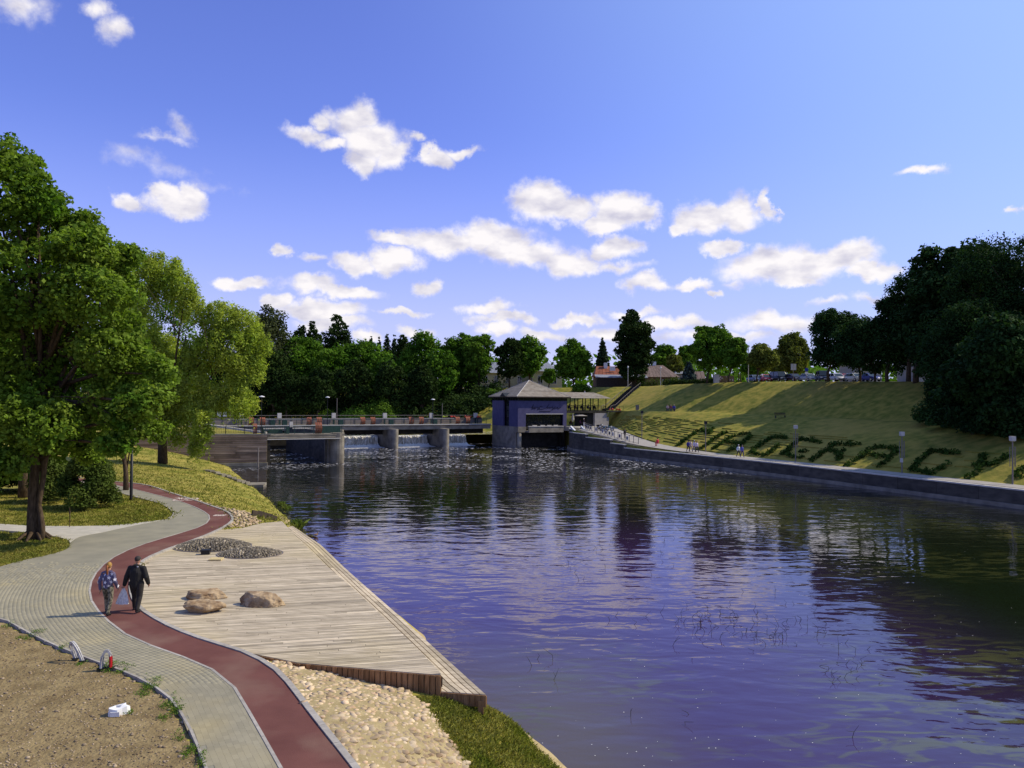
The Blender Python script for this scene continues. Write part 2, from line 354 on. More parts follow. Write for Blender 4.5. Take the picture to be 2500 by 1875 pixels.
# foliage
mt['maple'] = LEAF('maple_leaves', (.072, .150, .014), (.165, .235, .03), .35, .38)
mt['maple_sunpaint'] = LEAF('painted_sun_maple_leaves', (.12, .20, .02), (.21, .28, .04), .5, .4)
mt['willow'] = LEAF('willow_leaves', (.24, .32, .04), (.40, .44, .08), .18, .45)
mt['oak'] = LEAF('oak_leaves', (.045, .115, .009), (.125, .225, .022), .2, .3)
mt['oaklight'] = LEAF('light_oak_leaves', (.07, .145, .012), (.13, .22, .025), .2, .35)
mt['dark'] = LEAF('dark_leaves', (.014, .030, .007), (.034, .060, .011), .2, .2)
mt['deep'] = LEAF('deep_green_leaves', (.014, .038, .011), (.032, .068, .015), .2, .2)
mt['birch'] = LEAF('birch_leaves', (.055, .07, .028), (.085, .10, .038), .2, .25)
mt['olive'] = LEAF('olive_leaves', (.10, .125, .02), (.17, .185, .035), .2, .3)
mt['spruce'] = LEAF('spruce_needles', (.018, .035, .016), (.035, .055, .022), .3, .1)
mt['bluespruce'] = LEAF('blue_spruce_needles', (.035, .055, .05), (.05, .075, .065), .3, .1)
mt['bush'] = LEAF('bush_leaves', (.05, .085, .014), (.10, .125, .025), .6, .25)
mt['hedge'] = LEAF('juniper_hedge', (.022, .055, .008), (.05, .085, .012), .6, .15)
mt['weed'] = LEAF('weed_leaves', (.07, .15, .015), (.14, .20, .03), 2, .3)
mt['drygrass'] = LEAF('grass_blades', (.13, .16, .02), (.27, .24, .06), .9, .3)
mt['reed'] = LEAF('reed_leaves', (.08, .13, .02), (.17, .19, .04), 2, .3)
mt['stem'] = M('dark_stems', (.03, .028, .018), rough=.8)
def CM(name, c, rough=.8, c2=None, scale=6): return M(name, c, c2, scale=scale, rough=rough, coord='obj')

# ------------------------------------------------------------------ people (bodies fused by voxel remesh)
def fused(parts, voxel, name='body'):
    b = MB()
    for q in parts:
        if q[0] == 't':
            pts = [p for p, r in q[1]]; rs = [r for p, r in q[1]]
            b.tube(pts, rs, 10)
            for p, r in q[1]: b.sphere(p, r*.99, 10, 7)
        else: b.sphere(q[1], q[2], 14, 10)
    me = b.mesh(name, mt['skin']); o = bpy.data.objects.new('tmp', me); COL.objects.link(o)
    md = o.modifiers.new('r', 'REMESH'); md.mode = 'VOXEL'; md.voxel_size = voxel; md.use_smooth_shade = True
    sm = o.modifiers.new('s', 'SMOOTH'); sm.factor = .5; sm.iterations = 3
    dg = bpy.context.evaluated_depsgraph_get(); me2 = bpy.data.meshes.new_from_object(o.evaluated_get(dg))
    bpy.data.objects.remove(o); bpy.data.meshes.remove(me); me2.name = name
    me2.materials.clear()
    return me2
V3 = lambda *a: Vector(a)
def pose(kind, H, sh=1.0, holdL=False):
    """joint positions in metres, figure faces +Y, x to its right"""
    j = {}
    h = H
    if kind == 'walk':
        j['pel'] = V3(0, 0, .53*h); j['chest'] = V3(0, .015*h, .72*h); j['neck'] = V3(0, .02*h, .835*h); j['head'] = V3(0, .035*h, .925*h)
        j['hipL'] = V3(-.056*h*sh, 0, .51*h); j['hipR'] = V3(.056*h*sh, 0, .51*h)
        j['kneeL'] = V3(-.078*h, .085*h, .285*h); j['ankL'] = V3(-.088*h, .115*h, .05*h); j['toeL'] = V3(-.096*h, .19*h, .022*h)
        j['kneeR'] = V3(.074*h, -.02*h, .28*h); j['ankR'] = V3(.080*h, -.12*h, .065*h); j['toeR'] = V3(.090*h, -.045*h, .022*h)
        j['shL'] = V3(-.104*h*sh, .01*h, .780*h); j['shR'] = V3(.104*h*sh, .01*h, .780*h)
        j['elL'] = V3(-.148*h*sh, -.03*h, .63*h); j['wrL'] = V3(-.152*h*sh, -.01*h, .485*h)
        j['elR'] = V3(.148*h*sh, .0*h, .63*h); j['wrR'] = V3(.145*h*sh, .085*h, .50*h)
        if holdL: j['elL'] = V3(-.150*h*sh, 0, .625*h); j['wrL'] = V3(-.185*h*sh, 0, .485*h)
    elif kind == 'stand':
        j['pel'] = V3(0, 0, .53*h); j['chest'] = V3(0, 0, .72*h); j['neck'] = V3(0, .005*h, .835*h); j['head'] = V3(0, .015*h, .925*h)
        for s, n in ((-1, 'L'), (1, 'R')):
            j['hip'+n] = V3(s*.052*h, 0, .51*h); j['knee'+n] = V3(s*.062*h, .01*h, .28*h); j['ank'+n] = V3(s*.065*h, -.01*h, .05*h); j['toe'+n] = V3(s*.075*h, .06*h, .02*h)
            j['sh'+n] = V3(s*.112*h, 0, .80*h); j['el'+n] = V3(s*.14*h, -.02*h, .63*h); j['wr'+n] = V3(s*.13*h, .03*h, .49*h)
    else:  # sit, seat height .45 m
        b = .45; j['pel'] = V3(0, 0, b+.07*h); j['chest'] = V3(0, .01*h, b+.25*h); j['neck'] = V3(0, .03*h, b+.37*h); j['head'] = V3(0, .05*h, b+.455*h)
        for s, n in ((-1, 'L'), (1, 'R')):
            j['hip'+n] = V3(s*.055*h, 0, b+.055*h); j['knee'+n] = V3(s*.07*h, .25*h, b+.05*h); j['ank'+n] = V3(s*.065*h, .24*h, .05*h); j['toe'+n] = V3(s*.07*h, .32*h, .02*h)
            j['sh'+n] = V3(s*.112*h, .01*h, b+.335*h); j['el'+n] = V3(s*.15*h, .06*h, b+.18*h); j['wr'+n] = V3(s*.08*h, .19*h, b+.12*h)
    return j
def hand_parts(wr, el, h, closed=False):
    d = (wr-el).normalized(); side = Vector((0, 1, 0)); side = (side-d*side.dot(d)).normalized(); nrm = d.cross(side)
    out = [('t', [(wr, .017*h), (wr+d*.035*h, .021*h), (wr+d*.05*h, .02*h)])]
    for k, L in enumerate((.042, .048, .045, .036)):
        o = wr+d*.05*h+side*(-.017+.0115*k)*h
        bend = nrm*(-.012 if not closed else -.03)*h
        out.append(('t', [(o, .0062*h), (o+d*L*.5*h+bend*.4, .0058*h), (o+d*L*(.95 if not closed else .45)*h+bend*1.4, .005*h)]))
    out.append(('t', [(wr+d*.02*h+side*.018*h, .0078*h), (wr+d*.045*h+side*.036*h, .0068*h), (wr+d*.068*h+side*.038*h+nrm*-.006*h, .006*h)]))
    return out
def person_meshes(kind, H, build=1.0, near=False, vox=.03, jacket_long=.0, hood=False, holdL=False, bulk=1.0):
    j = pose(kind, H, build, holdL); h = H; B = bulk
    bd = []
    bd.append(('t', [(j['neck']-V3(0, 0, .03*h), .034*h), (j['neck']+V3(0, .01*h, .03*h), .031*h), (j['head']-V3(0, 0, .03*h), .03*h)]))
    bd.append(('e', j['head'], (.046*h, .056*h, .066*h))); bd.append(('e', j['head']+V3(0, .022*h, -.035*h), (.033*h, .035*h, .035*h)))
    bd.append(('e', j['head']+V3(0, .062*h, -.008*h), (.008*h, .012*h, .014*h)))
    for s in (-1, 1): bd.append(('e', j['head']+V3(s*.047*h, 0, -.006*h), (.006*h, .011*h, .016*h)))
    bd.append(('t', [(j['pel'], .065*h), (j['chest'], .07*h), (j['neck']-V3(0, 0, .03*h), .04*h)]))
    for n in 'LR':
        bd.append(('t', [(j['sh'+n], .03*h), (j['el'+n], .024*h), (j['wr'+n], .016*h)])); bd += hand_parts(j['wr'+n], j['el'+n], h, closed=(n == 'L' and holdL))
        bd.append(('t', [(j['sh'+n], .035*h), (j['neck']-V3(0, 0, .04*h), .04*h)]))
        bd.append(('t', [(j['hip'+n], .045*h), (j['knee'+n], .034*h), (j['ank'+n], .02*h)])); bd.append(('t', [(j['ank'+n], .02*h), (j['toe'+n], .018*h)]))
    top = [('t', [(j['pel']-V3(0, 0, .01*h+jacket_long*h), .070*h*B), (j['pel']+V3(0, 0, .08*h), .073*h*B), (j['chest'], .080*h*B), (j['chest']+V3(0, 0, .045*h), .064*h*B)])]
    for s, n in ((-1, 'L'), (1, 'R')):
        top.append(('t', [(j['chest']+V3(s*.03*h, 0, -.02*h), .076*h*B), (j['pel']+V3(s*.03*h, 0, .05*h), .066*h*B)]))
        top.append(('t', [(j['neck']-V3(0, 0, .035*h), .044*h), (j['neck']*.5+j['sh'+n]*.5-V3(0, 0, .012*h), .040*h), (j['sh'+n], .036*h*B), (j['el'+n], .036*h*B), (j['wr'+n], .027*h*B)]))
    if hood: top.append(('e', j['neck']+V3(0, -.035*h, -.005*h), (.06*h, .045*h, .03*h)))
    B = 1+(bulk-1)*.45
    tr = [('t', [(j['pel']+V3(0, 0, .01*h), .067*h*B), (j['pel']-V3(0, 0, .03*h), .066*h*B)])]
    shoes = []
    for n in 'LR':
        tr.append(('t', [(j['hip'+n], .062*h*B), ((j['hip'+n]+j['knee'+n])/2, .053*h*B), (j['knee'+n], .042*h*B), ((j['knee'+n]+j['ank'+n])/2, .038*h*B), (j['ank'+n]+V3(0, 0, .01*h), .033*h*B)]))
        a, t = j['ank'+n], j['toe'+n]
        shoes.append([('t', [(a-V3(0, .018*h, .02*h), .024*h), (a*.4+t*.6, .024*h), (t, .019*h)]), ('t', [(a, .026*h), (a-V3(0, .01*h, .02*h), .026*h)])])
    hv = .0075 if near else vox
    return dict(j=j, body=fused(bd, hv, 'body'), top=fused(top, .012 if near else vox, 'jacket'), trousers=fused(tr, .012 if near else vox, 'trousers'),
                shoes=[fused(s, .009 if near else vox, 'shoe') for s in shoes])
def with_mat(me, m): 
    me = me.copy(); me.materials.clear(); me.materials.append(m); return me
PM = {}
PM['woman'] = person_meshes('walk', 1.68, .98, True)
PM['man'] = person_meshes('walk', 1.80, 1.20, True, hood=True, holdL=True, bulk=1.36, jacket_long=.035)
PM['walk'] = person_meshes('walk', 1.72, 1.05)
PM['stand'] = person_meshes('stand', 1.72)
PM['sit'] = person_meshes('sit', 1.72)
_c = {}
def colm(c, rough=.8):
    k = tuple(c)
    if k not in _c: _c[k] = CM('cloth_%02d%02d%02d' % tuple(min(99, int(x*100)) for x in c), c, rough, tuple(x*.8 for x in c), 7)
    return _c[k]
def small_person(pm, loc, face, top, legs, hair, label, group=None, cap=None, scale=1.0):
    d = PM[pm]; e = empty('person', loc, face, label, 'person', group); e.scale = (scale,)*3
    link('body', with_mat(d['body'], mt['skin']), e); link('jacket', with_mat(d['top'], colm(top)), e); link('trousers', with_mat(d['trousers'], colm(legs)), e)
    for s in d['shoes']: link('shoe', with_mat(s, colm((.05, .04, .04))), e)
    b = MB(); hd = d['j']['head']; b.sphere(hd+V3(0, -.012, .022), (.086, .10, .105), 10, 7); b.build('cap' if cap else 'hair', colm(cap or hair), e, True)
    return e
# ------------------------------------------------------------------ left bank ground
ZP = 2.40       # paths
ZD = 2.35       # timber deck
ZS = 1.93       # lower step of the deck
LANE_R = [(274,1176),(353,1184),(423,1206),(477,1223),(515,1236),(553,1250.5),(564,1265),(559,1276),(537,1290),(488,1311.6),(434,1330.5),(385,1349),(348,1367),(326,1390),(315,1420),(314,1442),(319,1462),(331,1480),(351,1497.5),(395.6,1524),(449,1548),(519,1572),(585,1592),(633,1614.6),(674,1643),(708,1683),(744.7,1731.5),(781,1778.5),(817,1823.7),(857,1875),(905,1940),(960,2030)]
LANE_L = [(274,1183),(325,1193.6),(423,1219),(450,1227.5),(483,1241),(507,1254.6),(512,1265.4),(502,1279),(474.6,1291),(420,1307.5),(352.6,1328),(298,1349.5),(257.7,1374),(230.5,1404),(219.7,1431),(219.7,1455),(230.5,1480),(255,1507),(282,1531),(316,1554),(380,1580),(443,1602),(506,1627),(544,1652.5),(570,1674.7),(592,1712.7),(614,1747.5),(642,1798),(683.5,1871),(715,1935),(760,2030)]
def g2(l, z): return [Vector(G(u, v, z)[:2]) for u, v in l]
def smooth_line(pts, step):
    """Catmull-Rom through the points, resampled"""
    pts = [Vector(p) for p in pts]; out = []
    for i in range(len(pts)-1):
        p0, p1, p2, p3 = pts[max(i-1, 0)], pts[i], pts[i+1], pts[min(i+2, len(pts)-1)]
        n = max(1, int((p2-p1).length/step))
        for k in range(n):
            t = k/n; out.append(.5*((2*p1)+(p2-p0)*t+(2*p0-5*p1+4*p2-p3)*t*t+(3*p1-p0-3*p2+p3)*t**3))
    out.append(pts[-1]); return out
laneR = [(-34, 71.5), (-30.5,68)]
laneR = smooth_line(g2(LANE_R, ZP), .5); laneL = smooth_line(g2(LANE_L, ZP), .5)
farR = Vector((-45, 74)); farL = Vector((-45, 71.5))
laneR = [farR]+laneR; laneL = [farL]+laneL
GREY_L_FAR = [(279,1200),(344.5,1216.6),(393,1230),(418,1246.5),(424,1257),(407,1268)]
tongue = smooth_line(g2(GREY_L_FAR, ZP), .5)
PALE_SEAM = [(407,1268),(325,1283),(244,1300.7),(195,1310),(171,1325)]
pale_seam = smooth_line(g2(PALE_SEAM, ZP), .5)
LAWN2 = [(171,1325),(165,1338.7),(135.6,1349.5),(81,1361.7),(40.7,1371),(0,1383),(-120,1400),(-300,1410)]
lawn2 = smooth_line(g2(LAWN2, ZP), .5)
SOIL_E = [(-250,1478),(-120,1490),(0,1508.5),(31.6,1523),(95,1556),(158,1584.5),(205.7,1602),(247,1618),(300.6,1637),(348,1659),(395.6,1687),(430,1719),(449,1751),(468,1785.5),(487,1830),(503,1874),(520,1930),(545,2030)]
soil_e = smooth_line(g2(SOIL_E, ZP), .5)
grey_poly = laneL[0:1]+laneL[1:]+list(reversed(soil_e))+list(reversed(lawn2))+list(reversed(pale_seam))+list(reversed(tongue))+[Vector((-45, 67.5))]
PALE_UP = [(407,1268),(325,1277.6),(271,1283),(190,1284.4),(81,1284),(0,1279),(-200,1272)]
pale_up = g2(PALE_UP, ZP)
PALE_LO = [(-200,1292),(0,1294),(62,1299),(110,1305),(152,1313),(169,1320),(171,1325)]
pale_poly = list(pale_seam)+list(reversed(g2(PALE_LO, ZP)))+list(reversed(pale_up))[0:-1]
lane_poly = laneR+list(reversed(laneL))

# timber deck outline
STEP_OUT = [(1187.7,1695.3),(1088,1605),(972.5,1500),(892.5,1430.5),(838,1381.7),(784,1330),(715,1284)]
so = [Vector(G(u, v, ZS)[:2]) for u, v in STEP_OUT]
DECK_R = [(1080.5,1648),(1037.6,1601),(983,1547),(929,1500),(903,1474)]
DECK_R2 = [(890,1462),(846,1422.4),(789,1373.6),(729.7,1316.6),(689,1272.5)]
dR = g2(DECK_R, ZD); dR2 = g2(DECK_R2, ZD)
DECK_TOP = [(689,1272.5),(640,1277),(590,1289),(548,1293)]
DECK_FR = [(530,1577),(600,1592),(726.6,1617.5),(853,1628.4),(961.6,1638),(1080.5,1648)]
dT = g2(DECK_TOP, ZD); dF = g2(DECK_FR, ZD)
i0 = min(range(len(laneR)), key=lambda i: (laneR[i]-Vector(G(537, 1290, ZP)[:2])).length)
i1 = min(range(len(laneR)), key=lambda i: (laneR[i]-Vector(G(519, 1572, ZP)[:2])).length)
def offset(line, d):
    out = []
    for i, p in enumerate(line):
        t = (line[min(i+1, len(line)-1)]-line[max(i-1, 0)]).normalized(); out.append(p+Vector((t.y, -t.x))*d)
    return out
# lane runs from far to near; deck lies to its left-hand (towards +x)
kerbR_out = offset(laneR, -.15)
if (kerbR_out[len(laneR)//2]-Vector((0, 25))).length > (laneR[len(laneR)//2]-Vector((0, 25))).length: kerbR_out = offset(laneR, .15)
deck_poly = dF[0:1]+dF[1:]+dR[1:]+dR2+dT[1:]+kerbR_out[i0:i1+1]

# water edge
we_far = [(739,1300),(715,1277),(685,1250),(655,1220),(625.5,1195.6),(598,1174),(571,1152),(560,1141)]
edge = [Vector((11, -6)), Vector((7.5, 5)), Vector((4.2, 12)), Vector(G(1380, 1875, 0)[:2]), Vector(G(1300, 1808, 0)[:2]), Vector(G(1240, 1757, 0)[:2])]
edge += [s*1.19 for s in so[:-1]]
edge += [Vector(G(u, v, 0)[:2]) for u, v in we_far]
edge_s = smooth_line(edge, 2.0)
ctrl = []
for i, e in enumerate(edge_s):
    t = (edge_s[min(i+1, len(edge_s)-1)]-edge_s[max(i-1, 0)]).normalized(); nrm = Vector((t.y, -t.x))   # towards the water
    ctrl.append((e.x, e.y, 0)); ctrl.append((e.x+nrm.x*3, e.y+nrm.y*3, -1.3)); ctrl.append((e.x+nrm.x*9, e.y+nrm.y*9, -2.2))
for l in (laneR[::6], laneL[::6], soil_e[::5], lawn2[::6], g2(PALE_LO, ZP)[::2], [Vector(p) for p in pale_up[::2]], tongue[::4]):
    for q in l: ctrl.append((q.x, q.y, ZP))
def cg(u, v, z): q = G(u, v, z); ctrl.append((q.x, q.y, z))
for a in [(853,1646.5,2.02),(925,1670,1.90),(998,1688,1.84),(1077,1699,1.78),(726,1620,2.25),(1187,1727,1.30),(1120,1875,1.62),(1250,1875,.95),(1060,1875,1.8),(1000,1800,2.0),(940,1875,2.2),
          (610,1254,2.3),(660,1262,1.75),(690,1285,1.3),(560,1215,1.9),(480,1180,2.3)]: cg(*a)
ctrl += [(-.3, 24, .75), (-2.6, 26.5, 1.2), (-4.5, 31.5, 1.1), (-9, 40.5, 1.1), (-13, 47, 1.2), (-4, 24, 1.9), (-8, 32, 2.1), (-12, 40, 2.2), (1, 12, 1.7), (4, 5, 1.7), (-4, 10, 2.3), (-8, 12, 2.4), (-15, 5, 2.42), (-30, 8, 2.45), (-22, 16, 2.4), (-14, 17, 2.41),
         (-40, 30, 2.5), (-48, 60, 2.55), (-30, 62, 2.45), (-70, 80, 3.2), (-55, 85, 3.1), (-40, 84, 2.6), (-51.6, 106.2, 2.97), (-46.6, 107, 2.1), (-42.8, 108, 1.0), (-38.7, 108.6, 0), (-36, 109.5, -1), (-60, 105, 3.9), (-72, 100, 4.3),
         (-40, 94, 1.3), (-47, 95, 2.5), (-90, 60, 3), (-120, 90, 4), (-120, 30, 3), (-100, 0, 3), (-60, 10, 2.7), (0, -8, 1.9), (-30, -8, 2.5), (-41, 112, -1), (-28, 116, -2), (-12, 80, -2.5), (10, 40, -2.5), (16, 15, -2.5)]
C_ = np.array(ctrl, dtype=float)
keep = [0]
for i in range(1, len(C_)):
    if np.min(np.hypot(*(C_[keep, :2]-C_[i, :2]).T)) > .45: keep.append(i)
C_ = C_[keep]
def tps(r2): return np.where(r2 > 0, .5*r2*np.log(np.maximum(r2, 1e-9)), 0)
n = len(C_); D2 = ((C_[:, None, :2]-C_[None, :, :2])**2).sum(-1)
A = np.zeros((n+3, n+3)); A[:n, :n] = tps(D2)+np.eye(n)*.8; A[:n, n] = 1; A[:n, n+1:] = C_[:, :2]; A[n, :n] = 1; A[n+1:, :n] = C_[:, :2].T
sol = np.linalg.solve(A, np.concatenate([C_[:, 2], np.zeros(3)]))
def HL(X, Y):
    X = np.atleast_1d(X).astype(float); Y = np.atleast_1d(Y).astype(float); out = np.zeros(len(X))
    for s in range(0, len(X), 4000):
        x, y = X[s:s+4000], Y[s:s+4000]; d = (x[:, None]-C_[None, :, 0])**2+(y[:, None]-C_[None, :, 1])**2
        out[s:s+4000] = tps(d)@sol[:n]+sol[n]+sol[n+1]*x+sol[n+2]*y
    return np.clip(out, -2.5, 5)
def inside(poly, X, Y):
    px = np.array([q[0] for q in poly]); py = np.array([q[1] for q in poly]); c = np.zeros(len(X), bool); j = len(px)-1
    for i in range(len(px)):
        m = ((py[i] > Y) != (py[j] > Y)) & (X < (px[j]-px[i])*(Y-py[i])/(py[j]-py[i]+1e-12)+px[i]); c ^= m; j = i
    return c
def ranges(*seg):
    out = []
    for a, b, s in seg: out += list(np.arange(a, b, s))
    return np.array(out+[seg[-1][1]])
gx = ranges((-150, -60, 6), (-60, -34, 1.2), (-34, 8, .33), (8, 20, 1.5)); gy = ranges((-12, 10, 2), (10, 62, .36), (62, 112, 1.0))
XX, YY = np.meshgrid(gx, gy); xf, yf = XX.ravel(), YY.ravel(); zf = HL(xf, yf)
# small unevenness
def vnoise(x, y, s, seed):
    q = np.random.default_rng(seed); t = q.random((64, 64)); fx, fy = x*s, y*s; ix, iy = np.floor(fx).astype(int), np.floor(fy).astype(int); ax, ay = fx-ix, fy-iy
    ax, ay = ax*ax*(3-2*ax), ay*ay*(3-2*ay); g = lambda i, j: t[i % 64, j % 64]
    return (g(ix, iy)*(1-ax)+g(ix+1, iy)*ax)*(1-ay)+(g(ix, iy+1)*(1-ax)+g(ix+1, iy+1)*ax)*ay
zf += (vnoise(xf, yf, 1.1, 1)-.5)*.05+(vnoise(xf, yf, .22, 2)-.5)*.08
soil_poly = list(soil_e)+[Vector((-7, 9)), Vector((-40, 9)), Vector((-40, 20))]
ins = inside(soil_poly, xf, yf); zf = np.where(ins, ZP-.03+(vnoise(xf, yf, 1.3, 5)-.5)*.06, zf)
for poly in (grey_poly, pale_poly, lane_poly):
    ins = inside(poly, xf, yf); zf = np.where(ins, np.minimum(zf, ZP-.12), zf)
ins = inside(deck_poly, xf, yf); zf = np.where(ins, np.minimum(zf, ZD-.35), zf)
so_poly = so+[Vector(G(689, 1272, ZD)[:2])]+list(reversed(dR2))+list(reversed(dR))
so_poly = [q*1.05 for q in so]+so_poly[len(so):]
ins = inside(so_poly, xf, yf); zf = np.where(ins, np.minimum(zf, ZS-.45), zf)
nx, ny = len(gx), len(gy)
def grid_faces(nx, ny):
    i = np.arange(nx-1); j = np.arange(ny-1); I, J = np.meshgrid(i, j); a = (J*nx+I).ravel()
    return np.stack([a, a+1, a+nx+1, a+nx], 1)
gf = grid_faces(nx, ny)
cx = xf[gf].mean(1); cy = yf[gf].mean(1); cz = zf[gf].mean(1)
is_soil = inside(soil_poly, cx, cy)
# sandy strip just above the water line
sandy = (cz < .42) & (cz > -.6) & (cy < 62)
stone_poly = None
midx = np.where(is_soil, 1, np.where(sandy, 2, 0))
gme = np_mesh('ground', np.stack([xf, yf, zf], 1), gf, smooth=True, mats=[mt['grass'], mt['soil'], mt['sand']], midx=midx)
ground_left = tag(link('ground', gme), kind='structure')
bvL = BVHTree.FromPolygons([tuple(q) for q in np.stack([xf, yf, zf], 1)], [tuple(int(k) for k in q) for q in gf])
def zL(x, y):
    h = bvL.ray_cast(Vector((x, y, 30)), Vector((0, 0, -1))); return h[0].z if h[0] else ZP

# ------------------------------------------------------------------ river
def water_material():
    m = bpy.data.materials.new('river_water'); m.use_nodes = True; nt = m.node_tree; nt.nodes.clear()
    out = N(nt, 'ShaderNodeOutputMaterial')
    pos = N(nt, 'ShaderNodeNewGeometry').outputs['Position']
    sx = N(nt, 'ShaderNodeSeparateXYZ'); nt.links.new(pos, sx.inputs[0])
    def noise(scale, det, st, dist=0):
        mp = N(nt, 'ShaderNodeVectorMath', operation='MULTIPLY'); nt.links.new(pos, mp.inputs[0]); mp.inputs[1].default_value = st
        nz = N(nt, 'ShaderNodeTexNoise'); nz.inputs['Scale'].default_value = scale; nz.inputs['Detail'].default_value = det; nz.inputs['Distortion'].default_value = dist
        nt.links.new(mp.outputs[0], nz.inputs['Vector']); return nz.outputs[0]
    def mrange(x, a, b, c=0., d=1.):
        r = N(nt, 'ShaderNodeMapRange', interpolation_type='SMOOTHSTEP'); nt.links.new(x, r.inputs[0]); r.inputs[1].default_value = a; r.inputs[2].default_value = b; r.inputs[3].default_value = c; r.inputs[4].default_value = d; return r.outputs[0]
    # body colour: violet near by with sky reflection painted in, else dark green brown, with beds of olive water weed that grow towards the near and right shore
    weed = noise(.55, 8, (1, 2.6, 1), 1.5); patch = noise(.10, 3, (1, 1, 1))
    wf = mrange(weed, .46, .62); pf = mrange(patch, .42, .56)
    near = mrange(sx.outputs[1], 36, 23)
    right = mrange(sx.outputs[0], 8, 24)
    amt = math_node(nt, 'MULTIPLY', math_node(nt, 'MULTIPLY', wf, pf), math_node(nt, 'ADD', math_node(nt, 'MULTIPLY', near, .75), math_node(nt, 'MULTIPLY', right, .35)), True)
    deep_skyc = mixc(nt, right, (.042, .018, .066), (.008, .013, .005))
    deep_skyc = mixc(nt, mrange(sx.outputs[1], 40, 72), deep_skyc, (.012, .013, .007))
    shal = math_node(nt, 'MULTIPLY', mrange(sx.outputs[0], 6.5, 1.5), near); deep_skyc = mixc(nt, shal, deep_skyc, (.085, .068, .045))
    body = mixc(nt, amt, deep_skyc, (.085, .088, .024))
    # white flecks of foam and painted glints of light below the weir
    fl = noise(1.7, 4, (1, 1, 1), .6); flm = mrange(fl, .575, .63); dn = mrange(sx.outputs[1], 88, 122); foam = math_node(nt, 'MULTIPLY', flm, dn)
    big = mrange(noise(.12, 3, (1, 1, 1)), .40, .60); foam = math_node(nt, 'MULTIPLY', foam, big)
    # waves
    n1 = noise(.50, 2, (.75, 1.45, 1), .3); n2 = noise(1.7, 2, (.8, 1.35, 1), .3); n3 = noise(6.5, 3, (1, 1.2, 1))
    calm = mrange(noise(.035, 2, (1, 1, 1)), .35, .62, .55, 1.1)
    h = math_node(nt, 'ADD', math_node(nt, 'MULTIPLY', n1, 1.25), math_node(nt, 'MULTIPLY', n2, .20)); h = math_node(nt, 'ADD', h, math_node(nt, 'MULTIPLY', n3, .012))
    h = math_node(nt, 'MULTIPLY', h, calm)
    rough = mrange(sx.outputs[1], 50, 120, 1.0, 1.35); h = math_node(nt, 'MULTIPLY', h, rough)
    bp = N(nt, 'ShaderNodeBump'); bp.inputs['Strength'].default_value = 1.0; bp.inputs['Distance'].default_value = WAVE; nt.links.new(h, bp.inputs['Height'])
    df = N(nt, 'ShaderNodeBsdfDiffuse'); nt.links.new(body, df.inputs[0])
    gl = N(nt, 'ShaderNodeBsdfGlossy'); gl.inputs['Roughness'].default_value = .03; nt.links.new(bp.outputs[0], gl.inputs['Normal']); gl.inputs[0].default_value = (.95, .93, 1, 1)
    fr = N(nt, 'ShaderNodeFresnel'); fr.inputs[0].default_value = 1.41; nt.links.new(bp.outputs[0], fr.inputs['Normal'])
    ms = N(nt, 'ShaderNodeMixShader'); nt.links.new(fr.outputs[0], ms.inputs[0]); nt.links.new(df.outputs[0], ms.inputs[1]); nt.links.new(gl.outputs[0], ms.inputs[2])
    fd = N(nt, 'ShaderNodeBsdfDiffuse'); fd.inputs[0].default_value = (.62, .60, .62, 1)
    m2 = N(nt, 'ShaderNodeMixShader'); nt.links.new(foam, m2.inputs[0]); nt.links.new(ms.outputs[0], m2.inputs[1]); nt.links.new(fd.outputs[0], m2.inputs[2])
    nt.links.new(m2.outputs[0], out.inputs[0]); return m
WAVE = .042
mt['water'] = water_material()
# river surface and river bed
riv = [(26, -30), (75, -30), (72, 40), (60, 75), (36, 135), (14, 172), (-60, 172), (-60, 100), (-34, 96), (-22, 60), (-22, 10), (-22, -30)]
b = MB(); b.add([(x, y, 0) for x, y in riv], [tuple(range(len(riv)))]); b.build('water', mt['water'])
tag(bpy.data.objects['water'], kind='structure')
b = MB(); b.add([(x*1.05, y, -2.6) for x, y in riv], [tuple(range(len(riv)))]); tag(b.build('riverbed', mt['darkconc']), kind='structure')

# ------------------------------------------------------------------ paths
def flat_piece(name, poly, z, mat, th=.10):
    b = MB(); b.prism([tuple(q) for q in poly], z-th, z); return b.build(name, mat)
path = tag(flat_piece('path', grey_poly, ZP-.006, mt['pavefar']), kind='structure')
pale = tag(flat_piece('pavement', pale_poly, ZP+.004, mt['palepave']), kind='structure')
lane = tag(flat_piece('cycle_lane', lane_poly, ZP+.006, mt['red'], .12), kind='structure')
# kerb stones along the cycle lane (deck and stone side) and along the soil
def kerb_run(line, w, L, h0, h1, parent, name='kerb_stone'):
    acc = 0; cur = line[0]; out = []; i = 1; pts = [line[0]]
    step = []
    for a, b_ in zip(line[:-1], line[1:]):
        seg = (b_-a).length; pos = 0
        while acc+seg-pos >= L:
            pos += L-acc; acc = 0; step.append(a+(b_-a)*(pos/seg))
        acc += seg-pos
    step = [line[0]]+step
    me = None
    for a, b_ in zip(step[:-1], step[1:]):
        d = b_-a; ang = math.atan2(d.y, d.x); Ln = d.length
        if me is None: m = MB(); m.box((0, 0, 0), (1, 1, 1)); me = m.mesh(name, mt['kerb'])
        o = link(name, me, parent, ((a.x+b_.x)/2, (a.y+b_.y)/2, (h0+h1)/2+R.uniform(-.004, .004))); o.scale = (Ln-.012, w, h1-h0); o.rotation_euler = (0, 0, ang)
kerb_run(offset(laneR, .075 if (offset(laneR, .15)[40]-kerbR_out[40]).length < 1e-3 else -.075), .14, 1.0, ZP-.1, ZP+.035, lane)
kerb_run(offset(soil_e, 0.0), .055, 1.0, ZP-.1, ZP+.008, path)
kerb_run(tongue, .08, 1.0, ZP-.1, ZP+.03, path)
